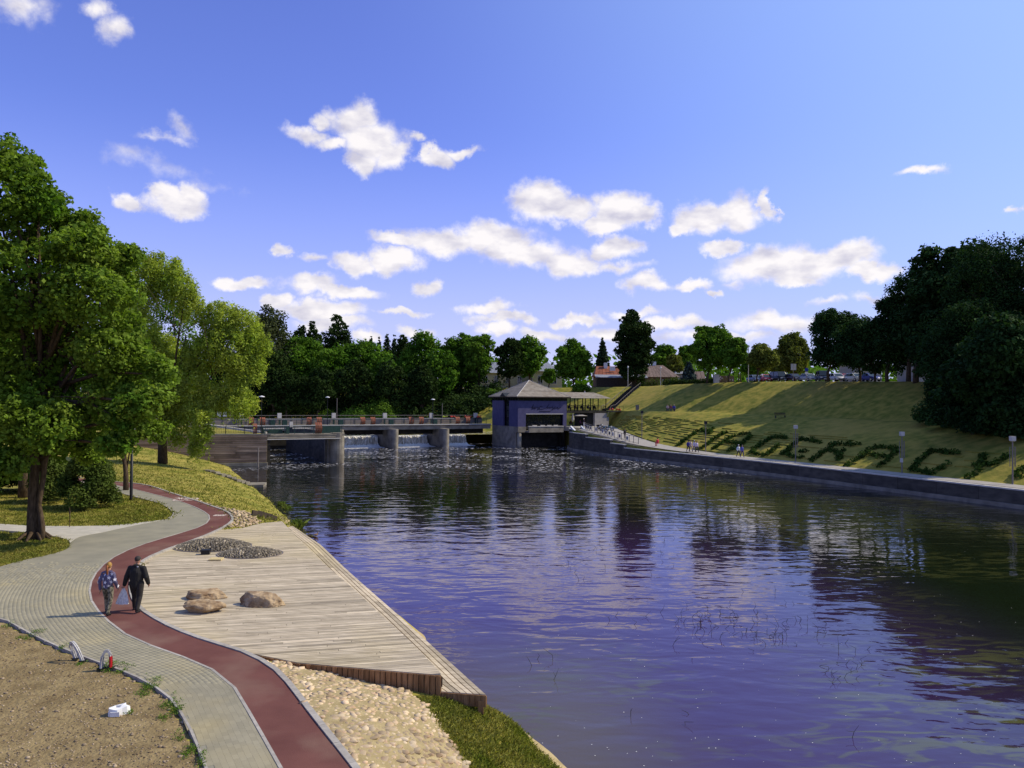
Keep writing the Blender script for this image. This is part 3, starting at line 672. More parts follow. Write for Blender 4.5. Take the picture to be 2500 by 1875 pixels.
# flush white edge between grey paving and the red lane
kerb_run(laneL, .07, 1.6, ZP-.08, ZP+.010, lane)
# paving blocks laid in rows that follow the lane, nearest as single blocks
def blocks():
    ll = [q for q in laneL if q.y < 34.5]; bl, bw = .20, .12
    cents = []; 
    for k in range(0, 70):
        d = .065+k*(bw+.001); off = offset(ll, d)
        if k == 0: sg = 1 if inside(grey_poly, np.array([off[30].x]), np.array([off[30].y]))[0] else -1
        off = offset(ll, sg*d)
        # walk
        s = (k % 2)*.1; acc = 0
        nxt = s
        for a, b_ in zip(off[:-1], off[1:]):
            seg = (b_-a).length
            if seg < 1e-6: continue
            # skip folded parts of an offset curve
            while nxt < acc+seg:
                q = a+(b_-a)*((nxt-acc)/seg); t = (b_-a)/seg; cents.append((q.x, q.y, t.x, t.y, k)); nxt += bl+.001
            acc += seg
    Cn = np.array(cents); ins = inside(grey_poly, Cn[:, 0], Cn[:, 1]); 
    Cn = Cn[ins]
    # distance to the lane edge must equal the row offset, otherwise the curve has folded
    L2 = np.array([(q.x, q.y) for q in laneL]); dm = np.sqrt(((Cn[:, None, :2]-L2[None])**2).sum(-1)).min(1); Cn = Cn[dm > (.065+Cn[:, 4]*(bw+.001))*.93]
    ok = (Cn[:, 1] < 29+5.4*NR.random(len(Cn))) & (Cn[:, 0] > -26); Cn = Cn[ok]
    # keep inside with a margin
    S2 = np.array([(q.x, q.y) for q in soil_e]); dm = np.sqrt(((Cn[:, None, :2]-S2[None])**2).sum(-1)).min(1); Cn = Cn[dm > .12]
    uvs = np.array([pix((c[0], c[1], ZP)) for c in Cn]); vis = (uvs[:, 0] > -30) & (uvs[:, 1] < 1890)
    order = np.argsort(Cn[:, 1]+(~vis)*100)
    near, rest = Cn[order[:290]], Cn[order[290:]]
    m = MB(); x, y, h = bl/2, bw/2, .03
    e = .0012
    m.add([(-x, -y, -h), (x, -y, -h), (x, y, -h), (-x, y, -h), (-x, -y, -e), (x, -y, -e), (x, y, -e), (-x, y, -e), (-x+e, -y+e, 0), (x-e, -y+e, 0), (x-e, y-e, 0), (-x+e, y-e, 0)],
          [(0, 1, 5, 4), (1, 2, 6, 5), (2, 3, 7, 6), (3, 0, 4, 7), (4, 5, 9, 8), (5, 6, 10, 9), (6, 7, 11, 10), (7, 4, 8, 11), (8, 9, 10, 11)])
    me = m.mesh('paver', mt['paver'])
    for c in near:
        o = link('paver', me, path, (c[0], c[1], ZP+R.uniform(-.0006, .0006))); o.rotation_euler = (R.uniform(-.004, .004), R.uniform(-.004, .004), math.atan2(c[3], c[2]))
    base = np.array(m.v); fb = np.array(m.f); V = []; n_ = len(rest)
    ct, st = rest[:, 2], rest[:, 3]; zr = NR.uniform(-.0006, .0006, n_)
    vx = base[None, :, 0]*ct[:, None]-base[None, :, 1]*st[:, None]+rest[:, 0:1]; vy = base[None, :, 0]*st[:, None]+base[None, :, 1]*ct[:, None]+rest[:, 1:2]; vz = base[None, :, 2]+ZP+zr[:, None]
    V = np.stack([vx, vy, vz], -1).reshape(-1, 3); F = (fb[None]+np.arange(n_)[:, None, None]*12).reshape(-1, 4)
    o = link('pavers', np_mesh('pavers', V, F, mt['paver'], np.repeat(NR.random(n_), 12)), path); o['kind'] = 'stuff'
blocks()
# bicycle mark and worn dashes
def ring(b, c, r, w, z, n=20, a0=0, a1=2*math.pi, sy=1.0):
    vs = []; fs = []
    for k in range(n+1):
        a = a0+(a1-a0)*k/n
        for q in (r-w/2, r+w/2): vs.append((c[0]+math.cos(a)*q, c[1]+math.sin(a)*q*sy, z))
    for k in range(n): fs.append((2*k, 2*k+1, 2*k+3, 2*k+2))
    b.add(vs, fs)
zc = ZP+.012
b = MB(); w1 = G(441, 1219.5, zc); w2 = G(464, 1218.5, zc); hd = G(427, 1214.5, zc)
ring(b, w1, .40, .13, zc, sy=1.7); ring(b, w2+Vector((.1, 0, 0)), .36, .13, zc, sy=1.7)
for a, c in ((w1, G(446, 1213.5, zc)), (G(446, 1213.5, zc), w2), (hd, G(436, 1214.5, zc)), (G(436, 1214.5, zc), w1)): b.bar((a.x, a.y, zc), (c.x, c.y, zc), .11, .003)
b.build('bicycle_marking', mt['whitestripe'], lane)
b = MB()
for k in range(5):
    q = G(525+k*5.5, 1258, zc); b.box((q.x, q.y, zc), (.13, .55, .003), rz=R.uniform(-.2, .2))
b.build('worn_dash', mt['whitestripe'], lane)

# ------------------------------------------------------------------ timber deck
def clip_half(poly, nrm, c):   # keep p.n <= c
    out = []
    for i in range(len(poly)):
        a, b_ = poly[i], poly[(i+1) % len(poly)]; da, db = a.dot(nrm)-c, b_.dot(nrm)-c
        if da <= 0: out.append(a)
        if da*db < 0: out.append(a+(b_-a)*(da/(da-db)))
    return out
deck = empty('timber_deck', tuple(G(800, 1480, ZD)), 0, 'large weathered timber deck beside the river, between the red lane and the water', 'deck')
off = Vector(deck.location)
TH = rad(15); pd = Vector((math.cos(TH), math.sin(TH))); pn = Vector((-pd.y, pd.x))
rows = []
lo = min(q.dot(pn) for q in deck_poly); hi = max(q.dot(pn) for q in deck_poly); PW = .145
cands = []
k = 0; s = lo
while s < hi:
    # the deck outline is concave on the lane side: split the row at outline crossings
    c = s+PW/2; xs = []
    for i in range(len(deck_poly)):
        a, b_ = deck_poly[i], deck_poly[(i+1) % len(deck_poly)]; da, db = a.dot(pn)-c, b_.dot(pn)-c
        if da*db < 0: q = a+(b_-a)*(da/(da-db)); xs.append((q.dot(pd), (b_-a)))
    xs.sort(key=lambda t: t[0])
    for m_ in range(0, len(xs)-1, 2):
        (x0, e0), (x1, e1) = xs[m_], xs[m_+1]
        def endshift(e):   # slope of the outline along the row, so plank ends are mitred to it
            dn = e.dot(pn)
            return max(-.35, min(.35, (e.dot(pd)/dn)*PW/2)) if abs(dn) > 1e-6 else 0
        cuts = [x0]; q = x0+R.uniform(1.2, 4.5)
        while q < x1-.8: cuts.append(q); q += R.uniform(3.2, 5.2)
        cuts.append(x1)
        for a, b_ in zip(cuts[:-1], cuts[1:]):
            sa = endshift(e0) if a == x0 else 0; sb = endshift(e1) if b_ == x1 else 0
            g = .006; y0, y1 = s+.006, s+PW-.006
            quad = [(a+g-sa, y0), (b_-g-sb, y0), (b_-g+sb, y1), (a+g+sa, y1)]
            if quad[1][0]-quad[0][0] < .05 or quad[2][0]-quad[3][0] < .05: continue
            cands.append((s, [pd*x+pn*y for x, y in quad]))
    s += PW
cands.sort(key=lambda t: sum(q.y for q in t[1])/4)
rowtint = {}
stuffb = MB()
for idx, (s, quad) in enumerate(cands):
    top = ZD+R.uniform(-.003, .003)
    quad = [Vector((q.x-off.x, q.y-off.y)) for q in quad]
    if idx < 295:
        m = MB(); m.prism([tuple(q) for q in quad], top-.04-off.z, top-off.z, R.random()); m.build('plank', mt['plank'], deck)
    else: stuffb.prism([tuple(q) for q in quad], top-.04-off.z, top-off.z, R.random())
o = stuffb.build('far_planks', mt['plank'], deck); o['kind'] = 'stuff'
# frame under the deck (dark), clipped a little inside
b = MB(); b.prism([(q.x-off.x, q.y-off.y) for q in deck_poly], ZD-.30-off.z, ZD-.05-off.z); b.build('deck_frame', mt['darkwood'], deck)
# fascia boards under the near edge
fr = dF; 
def walk(line, L):
    out = []; acc = 0; a = line[0]
    for p, q in zip(line[:-1], line[1:]):
        seg = (q-p).length; pos = L-acc if acc else 0
        d = (q-p)/seg; x = 0 if not out else nxt
        while x < seg: out.append((p+d*x, d)); x += L
        nxt = x-seg
    return out
fpts = walk(dF[1:], .15)
for (q, d), (q2, d2) in zip(fpts[:-1], fpts[1:]):
    c = (q+q2)/2; nrm = Vector((d.y, -d.x)); c = c+nrm*.015
    zb = min(zL(c.x, c.y)-.03, ZD-.06)
    if c.x < fpts[0][0].x+.6: zb = ZD-.10
    m = MB(); m.box((c.x-off.x, c.y-off.y, (zb+ZD-.022)/2-off.z), (.128, .028, ZD-.022-zb), rz=math.atan2(d.y, d.x)); m.build('fascia_board', mt['fascia'], deck)
# end face between upper deck and step
# lower step: long boards along the water
step = empty('deck_step', tuple(G(1130, 1690, ZS)), 0, 'lower timber step of long boards running along the water edge of the deck', 'step')
so_off = Vector(step.location)
inner = dR+dR2; outer = so
def resample(line, n):
    L = [0]
    for a, b_ in zip(line[:-1], line[1:]): L.append(L[-1]+(b_-a).length)
    out = []
    for k in range(n+1):
        t = L[-1]*k/n; i = max(j for j in range(len(L)) if L[j] <= t+1e-9); i = min(i, len(line)-2)
        out.append(line[i]+(line[i+1]-line[i])*((t-L[i])/(L[i+1]-L[i])))
    return out
near_in = Vector(G(1078, 1687.5, ZS)[:2])
NB = 7; SEG = 40
# straight inner line tucked under the upper deck edge
far_in = dR2[-1]+Vector((.1, -.1)); inn = [near_in+(far_in-near_in)*(k/SEG) for k in range(SEG+1)]; outp = resample(outer, SEG)
inn = [q+Vector((-.12, -.02))*(1 if k > 0 else .2) for k, q in enumerate(inn)]
for j in range(NB):
    k = 0; first = R.randint(3, 8)
    while k < SEG:
        e = min(SEG, k+(first if k == 0 else R.randint(5, 8))); pts = []
        for a in range(k, e+1): pts.append(inn[a].lerp(outp[a], (j+.06)/NB))
        back = [inn[a].lerp(outp[a], (j+.88)/NB) for a in range(e, k-1, -1)]
        poly = [(q.x-so_off.x, q.y-so_off.y) for q in pts+back]
        z = ZS+R.uniform(-.004, .004)-so_off.z
        m = MB(); m.prism(poly, z-.045, z, R.random()); m.build('step_board', mt['plank'], step); k = e
a, c = near_in, outp[0]; d = (c-a); Ld = d.length; d = d/Ld
nb = 8
for k in range(nb):
    q = a+d*(Ld*(k+.5)/nb)+Vector((d.y, -d.x))*.02
    m = MB(); m.box((q.x-so_off.x, q.y-so_off.y, -.17), (Ld/nb-.008, .03, .29), rz=math.atan2(d.y, d.x)); m.build('fascia_board', mt['fascia'], step)
b = MB()
for k in range(0, SEG, 1):
    a, c = outp[k], outp[k+1]; b.bar((a.x-so_off.x, a.y-so_off.y, -.16), (c.x-so_off.x, c.y-so_off.y, -.16), .03, .2)
for k in range(0, SEG, 5): q = outp[k].lerp(inn[k], .12); b.box((q.x-so_off.x, q.y-so_off.y, -1.2), (.14, .14, 2.1))
b.build('edge_beam', mt['fascia'], step)
b = MB(); b.prism([(q.x-so_off.x, q.y-so_off.y) for q in [p.lerp(o_, .03) for p, o_ in zip(inn, outp)]+list(reversed([p.lerp(o_, .95) for p, o_ in zip(inn, outp)]))], -.28, -.06); b.build('step_frame', mt['darkwood'], step)
# riser boards between the two levels
b = MB()
for l in (dR, dR2):
    for a, c in zip(l[:-1], l[1:]): b.bar((a.x-.04-off.x, a.y-off.y, (ZS+ZD-.05)/2-off.z), (c.x-.04-off.x, c.y-off.y, (ZS+ZD-.05)/2-off.z), .03, ZD-ZS-.06)
b.build('riser', mt['fascia'], deck)
# part of the step that is level with the upper deck beyond the notch
b = MB(); tops = []
n2 = 14; jn = 20
up_out = [inn[k].lerp(outp[k], .45) for k in range(jn, SEG+1)]
up_in = resample(dR2, len(up_out)-1)

# ------------------------------------------------------------------ cobble slope between lane, deck and grass
st_poly_px = [(705,1672),(676,1638),(636,1610),(640,1602),(726.6,1622),(853,1648),(925,1672),(1000,1692),(1035,1722),(1075,1775),(1110,1825),(1140,1875),(1170,1930),(960,2010),(862,1870),(822,1818),(786,1774),(750,1728)]
def onL(u, v):
    d = ray(u, v).normalized(); h = bvL.ray_cast(CP, d); return h[0] if h[0] else G(u, v, 2)
st_poly = [onL(u, v).to_2d() for u, v in st_poly_px]
def ico(seed):
    rr = np.random.default_rng(seed); bm = bmesh.new(); bmesh.ops.create_icosphere(bm, subdivisions=1, radius=1)
    for v in bm.verts: v.co *= 1+rr.uniform(-.16, .16)
    V = np.array([v.co[:] for v in bm.verts]); F = np.array([[v.index for v in f.verts] for f in bm.faces]); bm.free(); return V, F
ICOS = [ico(k) for k in range(6)]
def scatter(poly, r, n, seed):
    q = np.random.default_rng(seed); x0, x1 = min(p.x for p in poly), max(p.x for p in poly); y0, y1 = min(p.y for p in poly), max(p.y for p in poly)
    cell = {}; out = []
    X = q.uniform(x0, x1, n); Y = q.uniform(y0, y1, n); ok = inside(poly, X, Y)
    for x, y in zip(X[ok], Y[ok]):
        k = (int(x/r), int(y/r)); bad = False
        for i in (-1, 0, 1):
            for j in (-1, 0, 1):
                for (a, c) in cell.get((k[0]+i, k[1]+j), ()):
                    if (a-x)**2+(c-y)**2 < r*r: bad = True
        if not bad: cell.setdefault(k, []).append((x, y)); out.append((x, y))
    return out
cob = tag(empty('cobble_slope', (0, 0, 0), 0, 'sloping bed of rounded tan cobbles between the red lane and the deck end', 'cobbles'))
pts = scatter(st_poly, .108, 40000, 3); pts.sort(key=lambda q: q[1] if pix((q[0], q[1], 2))[1] < 1885 else 99)
mes = [np_mesh('cobble', V, F, mt['stone'], np.full(len(V), .5), smooth=True) for V, F in ICOS]
b = MB(); VV = []; FF = []; TT = []; nn = 0
def place_stone(x, y, z, i, big=1.0):
    s = (.052+.062*R.random()**1.4)*big; sc = (s*R.uniform(1.0, 1.6), s*R.uniform(.8, 1.1), s*R.uniform(.36, .6)); return sc, (R.uniform(-.18, .18), R.uniform(-.18, .18), R.uniform(0, 3.14)), (x, y, z+sc[2]*R.uniform(-.1, .35))
for i, (x, y) in enumerate(pts):
    sc, ro, lo_ = place_stone(x, y, zL(x, y), i)
    if i < 298:
        o = link('cobble', mes[i % 6], cob, lo_); o.scale = sc; o.rotation_euler = ro
    else:
        V, F = ICOS[i % 6]; mm = np.array(Matrix.LocRotScale(Vector(lo_), __import__('mathutils').Euler(ro), Vector(sc)))
        VV.append(V@mm[:3, :3].T+mm[:3, 3]); FF.append(F+nn); nn += len(V); TT += [R.random()]*len(V)
o = link('far_cobbles', np_mesh('far_cobbles', np.concatenate(VV), np.concatenate(FF), mt['stone'], TT, smooth=True), cob); o['kind'] = 'stuff'
# mortar sheet below the stones
def drape(name, poly, mat, dz, res=.3, parent=None):
    x0, x1 = min(p.x for p in poly), max(p.x for p in poly); y0, y1 = min(p.y for p in poly), max(p.y for p in poly)
    xs = np.arange(x0, x1+res, res); ys = np.arange(y0, y1+res, res); X, Y = np.meshgrid(xs, ys); Z = np.array([zL(a, c) for a, c in zip(X.ravel(), Y.ravel())])+dz
    F = grid_faces(len(xs), len(ys)); cx_, cy_ = X.ravel()[F].mean(1), Y.ravel()[F].mean(1); F = F[inside(poly, cx_, cy_)]
    return link(name, np_mesh(name, np.stack([X.ravel(), Y.ravel(), Z], 1), F, mat, smooth=True), parent)
drape('mortar_bed', st_poly, mt['sand'], .026, .22, cob)
# second little cobbled corner at the far end of the deck
c2_px = [(478,1221),(500,1227),(530,1238),(575,1246),(610,1254),(622,1266),(640,1275),(592,1288),(548,1291),(560,1281),(572,1268),(562,1250),(520,1234)]
c2_poly = [onL(u, v).to_2d() for u, v in c2_px]
pts2 = scatter(c2_poly, .16, 9000, 4); VV = []; FF = []; TT = []; nn = 0
for i, (x, y) in enumerate(pts2):
    sc, ro, lo_ = place_stone(x, y, zL(x, y)+.02, i, 1.25); V, F = ICOS[i % 6]; mm = np.array(Matrix.LocRotScale(Vector(lo_), __import__('mathutils').Euler(ro), Vector(sc)))
    VV.append(V@mm[:3, :3].T+mm[:3, 3]); FF.append(F+nn); nn += len(V); TT += [R.random()]*len(V)
o = link('cobble_corner', np_mesh('cobble_corner', np.concatenate(VV), np.concatenate(FF), mt['stone'], TT, smooth=True))
tag(o, 'pale cobbles filling the corner between the lane bend and the far end of the deck', 'cobbles', kind='stuff')
# ------------------------------------------------------------------ far bank: lofted terrain
Q = Vector
ST = [  # wall line xy, promenade z, promenade back xy, its z, berm front xy z, top xy z
 ((70,5), 1.7, (73,7), 1.7, (80,12,6.7), (98,25,12.3)),
 ((66,20), 1.7, (69,21.5), 1.7, (74,33,6.7), (92,45,12.4)),
 ((57,45), 1.7, (59.8,46.5), 1.7, (66,60,6.7), (83,74,12.4)),
 ((46,72), 1.7, (48.8,73.4), 1.7, (58.5,82,6.7), (78,95,12.5)),
 ((40,86), 1.7, (42.8,87.4), 1.7, (55.5,94,6.75), (75.5,110,12.7)),
 ((33.7,101), 1.7, (36.5,102.3), 1.7, (51.5,108.5,6.8), (72.5,131,13.0)),
 ((27,114.5), 1.75, (29.8,116), 1.8, (47.2,121,6.9), (67,148,13.3)),
 ((19.8,128), 2.2, (24.2,130.6), 2.25, (41.3,133.8,7.0), (61,160,13.5)),
 ((15.5,139), 3.0, (21.5,142), 3.1, (34.5,144,7.2), (55,170,13.6)),
 ((11.6,150), 3.75, (20.5,153.5), 3.8, (28,153,7.25), (46,177,13.2)),
 ((11.9,159), 3.9, (20.6,164.5), 3.9, (24,163.5,7.25), (38.5,181,13.0)),
 ((9.2,167.5), 3.2, (18,171.5), 3.9, (20.8,172.5,7.3), (31.5,188,12.75)),
 ((3,175.5), 1.9, (10.5,178), 3.4, (14,181,7.3), (24,194,12.6)),
 ((-3,182), 1.9, (-1,184), 2.3, (6,191,7.2), (17,203,12.5)),
 ((-12,188), 1.9, (-11,190), 2.3, (-6,198,7.2), (2,211,12.4)),
 ((-24,190), 1.9, (-23,192), 2.3, (-20,202,7), (-14,218,12.3)),
 ((-45,190), 1.9, (-44,192), 2.2, (-42,204,6.5), (-38,222,12)),
 ((-80,186), 1.9, (-80,189), 2.2, (-82,202,6), (-84,222,11)),
 ((-130,172), 1.9, (-131,176), 2.6, (-138,190,6), (-150,212,9)),
 ((-220,140), 1.9, (-224,144), 3, (-235,165,6), (-255,195,9)),
]
CREST = [(1171,947),(1450,944),(1549,946.5),(1661,938),(1748,935),(1870,931),(2000,931.6),(2278,932),(2500,935),(3000,950),(9000,990)]
for _i, (W, zw, Pb, zb, Bf, T) in enumerate(ST):
    if _i > 10: continue
    B2 = Q(Bf[:2]); n_ = (Q(T[:2])-B2).normalized(); T2 = B2+n_*(15.0 if _i < 9 else 15.5 if _i == 9 else 17.5)
    u_ = 1250+1950*T2.x/T2.y; v_ = float(np.interp(u_, [c[0] for c in CREST], [c[1] for c in CREST])); z_ = CAM_Z+(975+.0087*(u_-1250)-v_)*T2.y/1950
    ST[_i] = (W, zw, Pb, zb, Bf, (T2.x, T2.y, min(13.6, max(12.2, z_))))
prof = []
for (W, zw, Pb, zb, Bf, T) in ST:
    W, Pb, B2, T2 = Q(W), Q(Pb), Q(Bf[:2]), Q(T[:2]); d = (T2-B2).normalized()
    row = [(W.x, W.y, -3.0), (W.x+.02, W.y, zw-.10), (*Pb, zb-.10 if zb < 5 else zb), ]
    for f in (.25, .5, .75): q = Pb.lerp(B2, f); row.append((q.x, q.y, zb+(Bf[2]-zb)*(f+.05*math.sin(f*math.pi))))
    row += [(B2.x, B2.y, Bf[2])]; q = B2+d*2.4; row.append((q.x, q.y, Bf[2]+.12))
    for f in (.33, .66): q2 = q.lerp(T2, f); row.append((q2.x, q2.y, Bf[2]+.12+(T[2]-Bf[2]-.12)*(f+.03)))
    row.append((T2.x, T2.y, T[2]))
    for L, dz in ((3, .06), (16, .38), (70, .8), (260, 1.8), (1500, 3)): q = T2+d*L; row.append((q.x, q.y, T[2]+dz))
    prof.append(row)
prof = np.array(prof)   # stations x 16 x 3
QW, QP, QB, QB2, QT = 1, 2, 6, 7, 10
def RB(si, q):
    si = max(0, min(len(ST)-1.0001, si)); q = max(0, min(prof.shape[1]-1.0001, q)); i, j = int(si), int(q); a, c = si-i, q-j
    # catmull along stations for smooth curves
    def col(jj):
        p = [prof[max(0, min(len(ST)-1, i+k)), jj] for k in (-1, 0, 1, 2)]; t = a
        return .5*((2*p[1])+(p[2]-p[0])*t+(2*p[0]-5*p[1]+4*p[2]-p[3])*t*t+(3*p[1]-p[0]-3*p[2]+p[3])*t**3)
    r = col(j)*(1-c)+col(min(j+1, prof.shape[1]-1))*c
    return Vector(r)
ssi = np.arange(0, len(ST)-1, .07); qq = np.concatenate([np.arange(0, 3, .5), np.arange(3, 12, .25), [12, 13, 14, 15]])
VG = np.array([RB(s, q) for q in qq for s in ssi])
nzv = (vnoise(VG[:, 0]+300, VG[:, 1]+300, .35, 8)-.5)*.22; qi = np.repeat(qq, len(ssi)); VG[:, 2] += nzv*.4*((qi > 2.2) & (qi < 10.1))
fg = grid_faces(len(ssi), len(qq))[:, ::-1]
far_bank = tag(link('river_bank', np_mesh('river_bank', VG, fg, mt['bankgrass'], smooth=True)), kind='structure')
bvR = BVHTree.FromPolygons([tuple(q) for q in VG], [tuple(int(k) for k in q) for q in fg])
def zR(x, y):
    h = bvR.ray_cast(Vector((x, y, 80)), Vector((0, 0, -1))); return h[0].z if h[0] else 12.5
def crestY(u):
    best = None
    for s in np.arange(.5, 13, .04):
        q = RB(s, QT)
        if best is None or abs(pix(q)[0]-u) < abs(pix(best)[0]-u): best = q
    return best.y
def onR(u, v):
    h = bvR.ray_cast(CP, ray(u, v).normalized()); return h[0]
# land left of the weir (behind the old wall)
WC = Q((-33.6, 110)); WL = Q((-49.4, 106)); ax_a = Q((.883, .47)); ax_b = Q((-.47, .883))
wd = (WL-WC).normalized(); WLL = WC+wd*60
up = [WC, WLL, Q((-150, 60)), Q((-400, 40)), Q((-400, 200)), Q((-200, 150)), Q((-110, 168)), Q((-62, 165)), WC+ax_b*33]
b = MB(); b.prism([tuple(q) for q in up], -2, 4.3); tag(b.build('upper_ground', mt['grass']), kind='structure')
b = MB(); b.add([(-2500, -1500, -3.2), (2500, -1500, -3.2), (2500, 3500, -3.2), (-2500, 3500, -3.2)], [(0, 1, 2, 3)]); tag(b.build('lower_ground', mt['grass']), kind='structure')
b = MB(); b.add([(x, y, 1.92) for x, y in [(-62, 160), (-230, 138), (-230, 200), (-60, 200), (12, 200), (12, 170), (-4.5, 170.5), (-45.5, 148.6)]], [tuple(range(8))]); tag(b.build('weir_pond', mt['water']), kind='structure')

# ------------------------------------------------------------------ old board-marked wall at the weir
ow = empty('old_wall', (WC.x, WC.y, 0), 0, 'old brown board-marked concrete wall beside the sluice, grass bank at its foot', 'wall')
O = Vector((WC.x, WC.y, 0)); nrm = Q((-wd.y, wd.x)); 
if nrm.y > 0: nrm = -nrm
wang = math.atan2(wd.y, wd.x)
b = MB(); q = WC+wd*29.8-nrm*.5; b.box((q.x-O.x, q.y-O.y, .9), (58, 1.0, 6.6), rz=wang); b.build('core', mt['darkconc'], ow)
for r in range(13):
    x = 0
    while x < 34:
        L = R.uniform(3, 5.5); q = WC+wd*(x+L/2)+nrm*(.02+R.uniform(0, .035)); m = MB()
        m.box((q.x-O.x, q.y-O.y, .62+r*.285), (L-.03, .09, .255), rz=wang, t=R.random()); m.build('board_course', mt['board'], ow); x += L
b = MB(); q = WC+wd*17+nrm*.22; b.box((q.x-O.x, q.y-O.y, .22), (34.2, .55, .42), rz=wang); b.build('footing', mt['conc'], ow)
q = WC+wd*20-nrm*.35; b = MB(); b.box((q.x-O.x, q.y-O.y, 4.27), (41, .85, .16), rz=wang); b.build('coping', mt['conc'], ow)
# side of the lock channel
b = MB(); q = WC+ax_b*17; b.box((q.x-O.x-.1, q.y-O.y+.4, .9), (34, .8, 6.7), rz=math.atan2(ax_b.y, ax_b.x)); b.build('channel_side', mt['darkconc'], ow)
b = MB(); b.tube([(nrm.x*.6-.6, nrm.y*.6-1.8, -1), (nrm.x*.6-.6, nrm.y*.6-1.8, 2.6)], .09); b.build('mooring_pole', mt['pole'], ow)
def rail_fence(name, a, c, z0, z1, h, label, mat=None, step=2.4, bars=.22, cat='railing', group=None, thin=.03):
    mat = mat or mt['black']; a, c = Q(a), Q(c); e = empty(name, (a.x, a.y, z0), 0, label, cat, group); L = (c-a).length; n = max(1, round(L/step)); sl = (z1-z0)
    for k in range(n+1):
        q = (c-a)*(k/n); m = MB(); m.box((q.x, q.y, sl*k/n+h/2), (.07, .07, h)); m.build('post', mat, e)
    for zz in (h-.03, .14): m = MB(); m.bar((0, 0, zz), (c.x-a.x, c.y-a.y, sl+zz), thin*1.6, thin*1.6); m.build('rail', mat, e)
    if bars:
        m = MB(); nb_ = int(L/bars)
        for k in range(nb_): q = (c-a)*((k+.5)/nb_); m.box((q.x, q.y, sl*(k+.5)/nb_+h/2+.03), (.022, .022, h-.16))
        o = m.build('bars', mat, e); o['kind'] = 'stuff'
    return e
q0 = WC+wd*.6-nrm*.6; q1 = WC+wd*30-nrm*.6
rail_fence('railing', q1, q0, 4.33, 4.33, 1.05, 'black railing with thin bars standing on top of the old brown wall')
# ramp parapet behind the railing
a, c = P(470, 1033, 122), P(650, 1057, 114); b = MB(); b.bar((a.x, a.y, a.z), (c.x, c.y, c.z), .35, .3); tag(b.build('parapet', mt['cap']), 'pale sloping parapet running down behind the railing on the old wall', 'parapet')

# ------------------------------------------------------------------ pier, near sluice and long weir bridge
E0 = Q((-4.2, 162)); ZB = 4.38
def BL(t, back=0): return E0-ax_a*t+ax_b*back       # along the bridge towards the left
def pier(name, tip, L, w, top, label, mat, group=None):
    e = empty(name, (tip.x, tip.y, 0), 0, label, 'pier', group); poly = []
    for k in range(9):
        a = math.pi+math.pi*k/8; poly.append(ax_a*(math.cos(a)*w/2)+ax_b*(math.sin(a)*w/2)+ax_b*(w/2))
    poly += [ax_a*(w/2)+ax_b*L, -ax_a*(w/2)+ax_b*L]
    n = 5; zs = [-2+(top+2)*k/n for k in range(n+1)]
    nose = poly[:9]+[ax_a*(w/2)+ax_b*2.6, -ax_a*(w/2)+ax_b*2.6]; aft = [ax_a*(w/2-.06)+ax_b*2.61, ax_a*(w/2-.06)+ax_b*L, -ax_a*(w/2-.06)+ax_b*L, -ax_a*(w/2-.06)+ax_b*2.61]
    for k in range(n): m = MB(); m.prism([tuple(q) for q in nose], zs[k]+.008, zs[k+1]-.008); m.build('concrete_lift', mat, e)
    m = MB(); m.prism([tuple(q) for q in aft], -2, top-.02); m.build('pier_body', mt['wallc'] if L > 20 else mat, e)  # long pier gets darker concrete, shade on its flank painted in
    return e
NT = Q((-24.7, 115)); pier('lock_pier', NT, 31, 1.8, ZB-.02, 'tall round-nosed concrete pier nearest the camera at the end of the sluice', mt['conc'])
b = MB()
for k in (2.2, 3.6): q = NT-ax_a*.95+ax_b*k; b.box((q.x, q.y, 1.8), (.5, .5, 4.6), rz=rad(28))
tag(b.build('gate_slot', mt['conc']), 'pale vertical gate guides on the flank of the near round-nosed pier', 'gate guides')
for t_, lb in ((31.5, 'weir pier mostly hidden behind the near round-nosed pier'), (21.0, 'pale weir pier between the left and the middle waterfall'), (10.6, 'bluish weir pier between the middle and the right waterfall')):
    pier('weir_pier', BL(t_, -2.2), 11, 1.35, 3.6, lb, mt['conc'], 'piers of the weir')
def deckbridge(name, a, dirv, L, wdt, z, th, label):
    e = empty(name, (a.x, a.y, z), 0, label, 'bridge'); bk = Q((-dirv.y, dirv.x)); 
    if bk.y < 0: bk = -bk
    ang = math.atan2(dirv.y, dirv.x)
    def bx(nm, s0, s1, b0, b1, z0, z1, mat): m = MB(); q = dirv*((s0+s1)/2)+bk*((b0+b1)/2); m.box((q.x, q.y, (z0+z1)/2), (abs(s1-s0), b1-b0, z1-z0), rz=ang); return m.build(nm, mat, e)
    return e, bx
wb, wbx = deckbridge('weir_bridge', BL(0), -ax_a, 62, 4, ZB, .9, 'long weir bridge with green railings and rust orange hoist drums beside the blue building')
wbx('deck', 0, 62, 0, 4.2, -.22, .0, mt['conc']); wbx('girder', 0, 62, .15, .45, -.95, -.23, mt['conc']); wbx('girder', 0, 62, 3.6, 3.9, -2.0, -.23, mt['darkconc'])  # rear girder deepened as a dark backdrop for shade under the deck
wbx('edge_slab', 0, 62, -.12, -.004, -.10, .06, mt['steel'])
for k in range(31): wbx('rail_post', 1+k*2-.03, 1+k*2+.03, .1, .16, .002, 1.05, mt['green'])
wbx('rail', 0, 62, .1, .16, 1.052, 1.11, mt['green']); wbx('rail', 0, 62, .1, .15, .5, .54, mt['green'])
for k in range(31): wbx('rail_post', 1+k*2-.03, 1+k*2+.03, 4.05, 4.11, .002, 1.65, mt['green'])
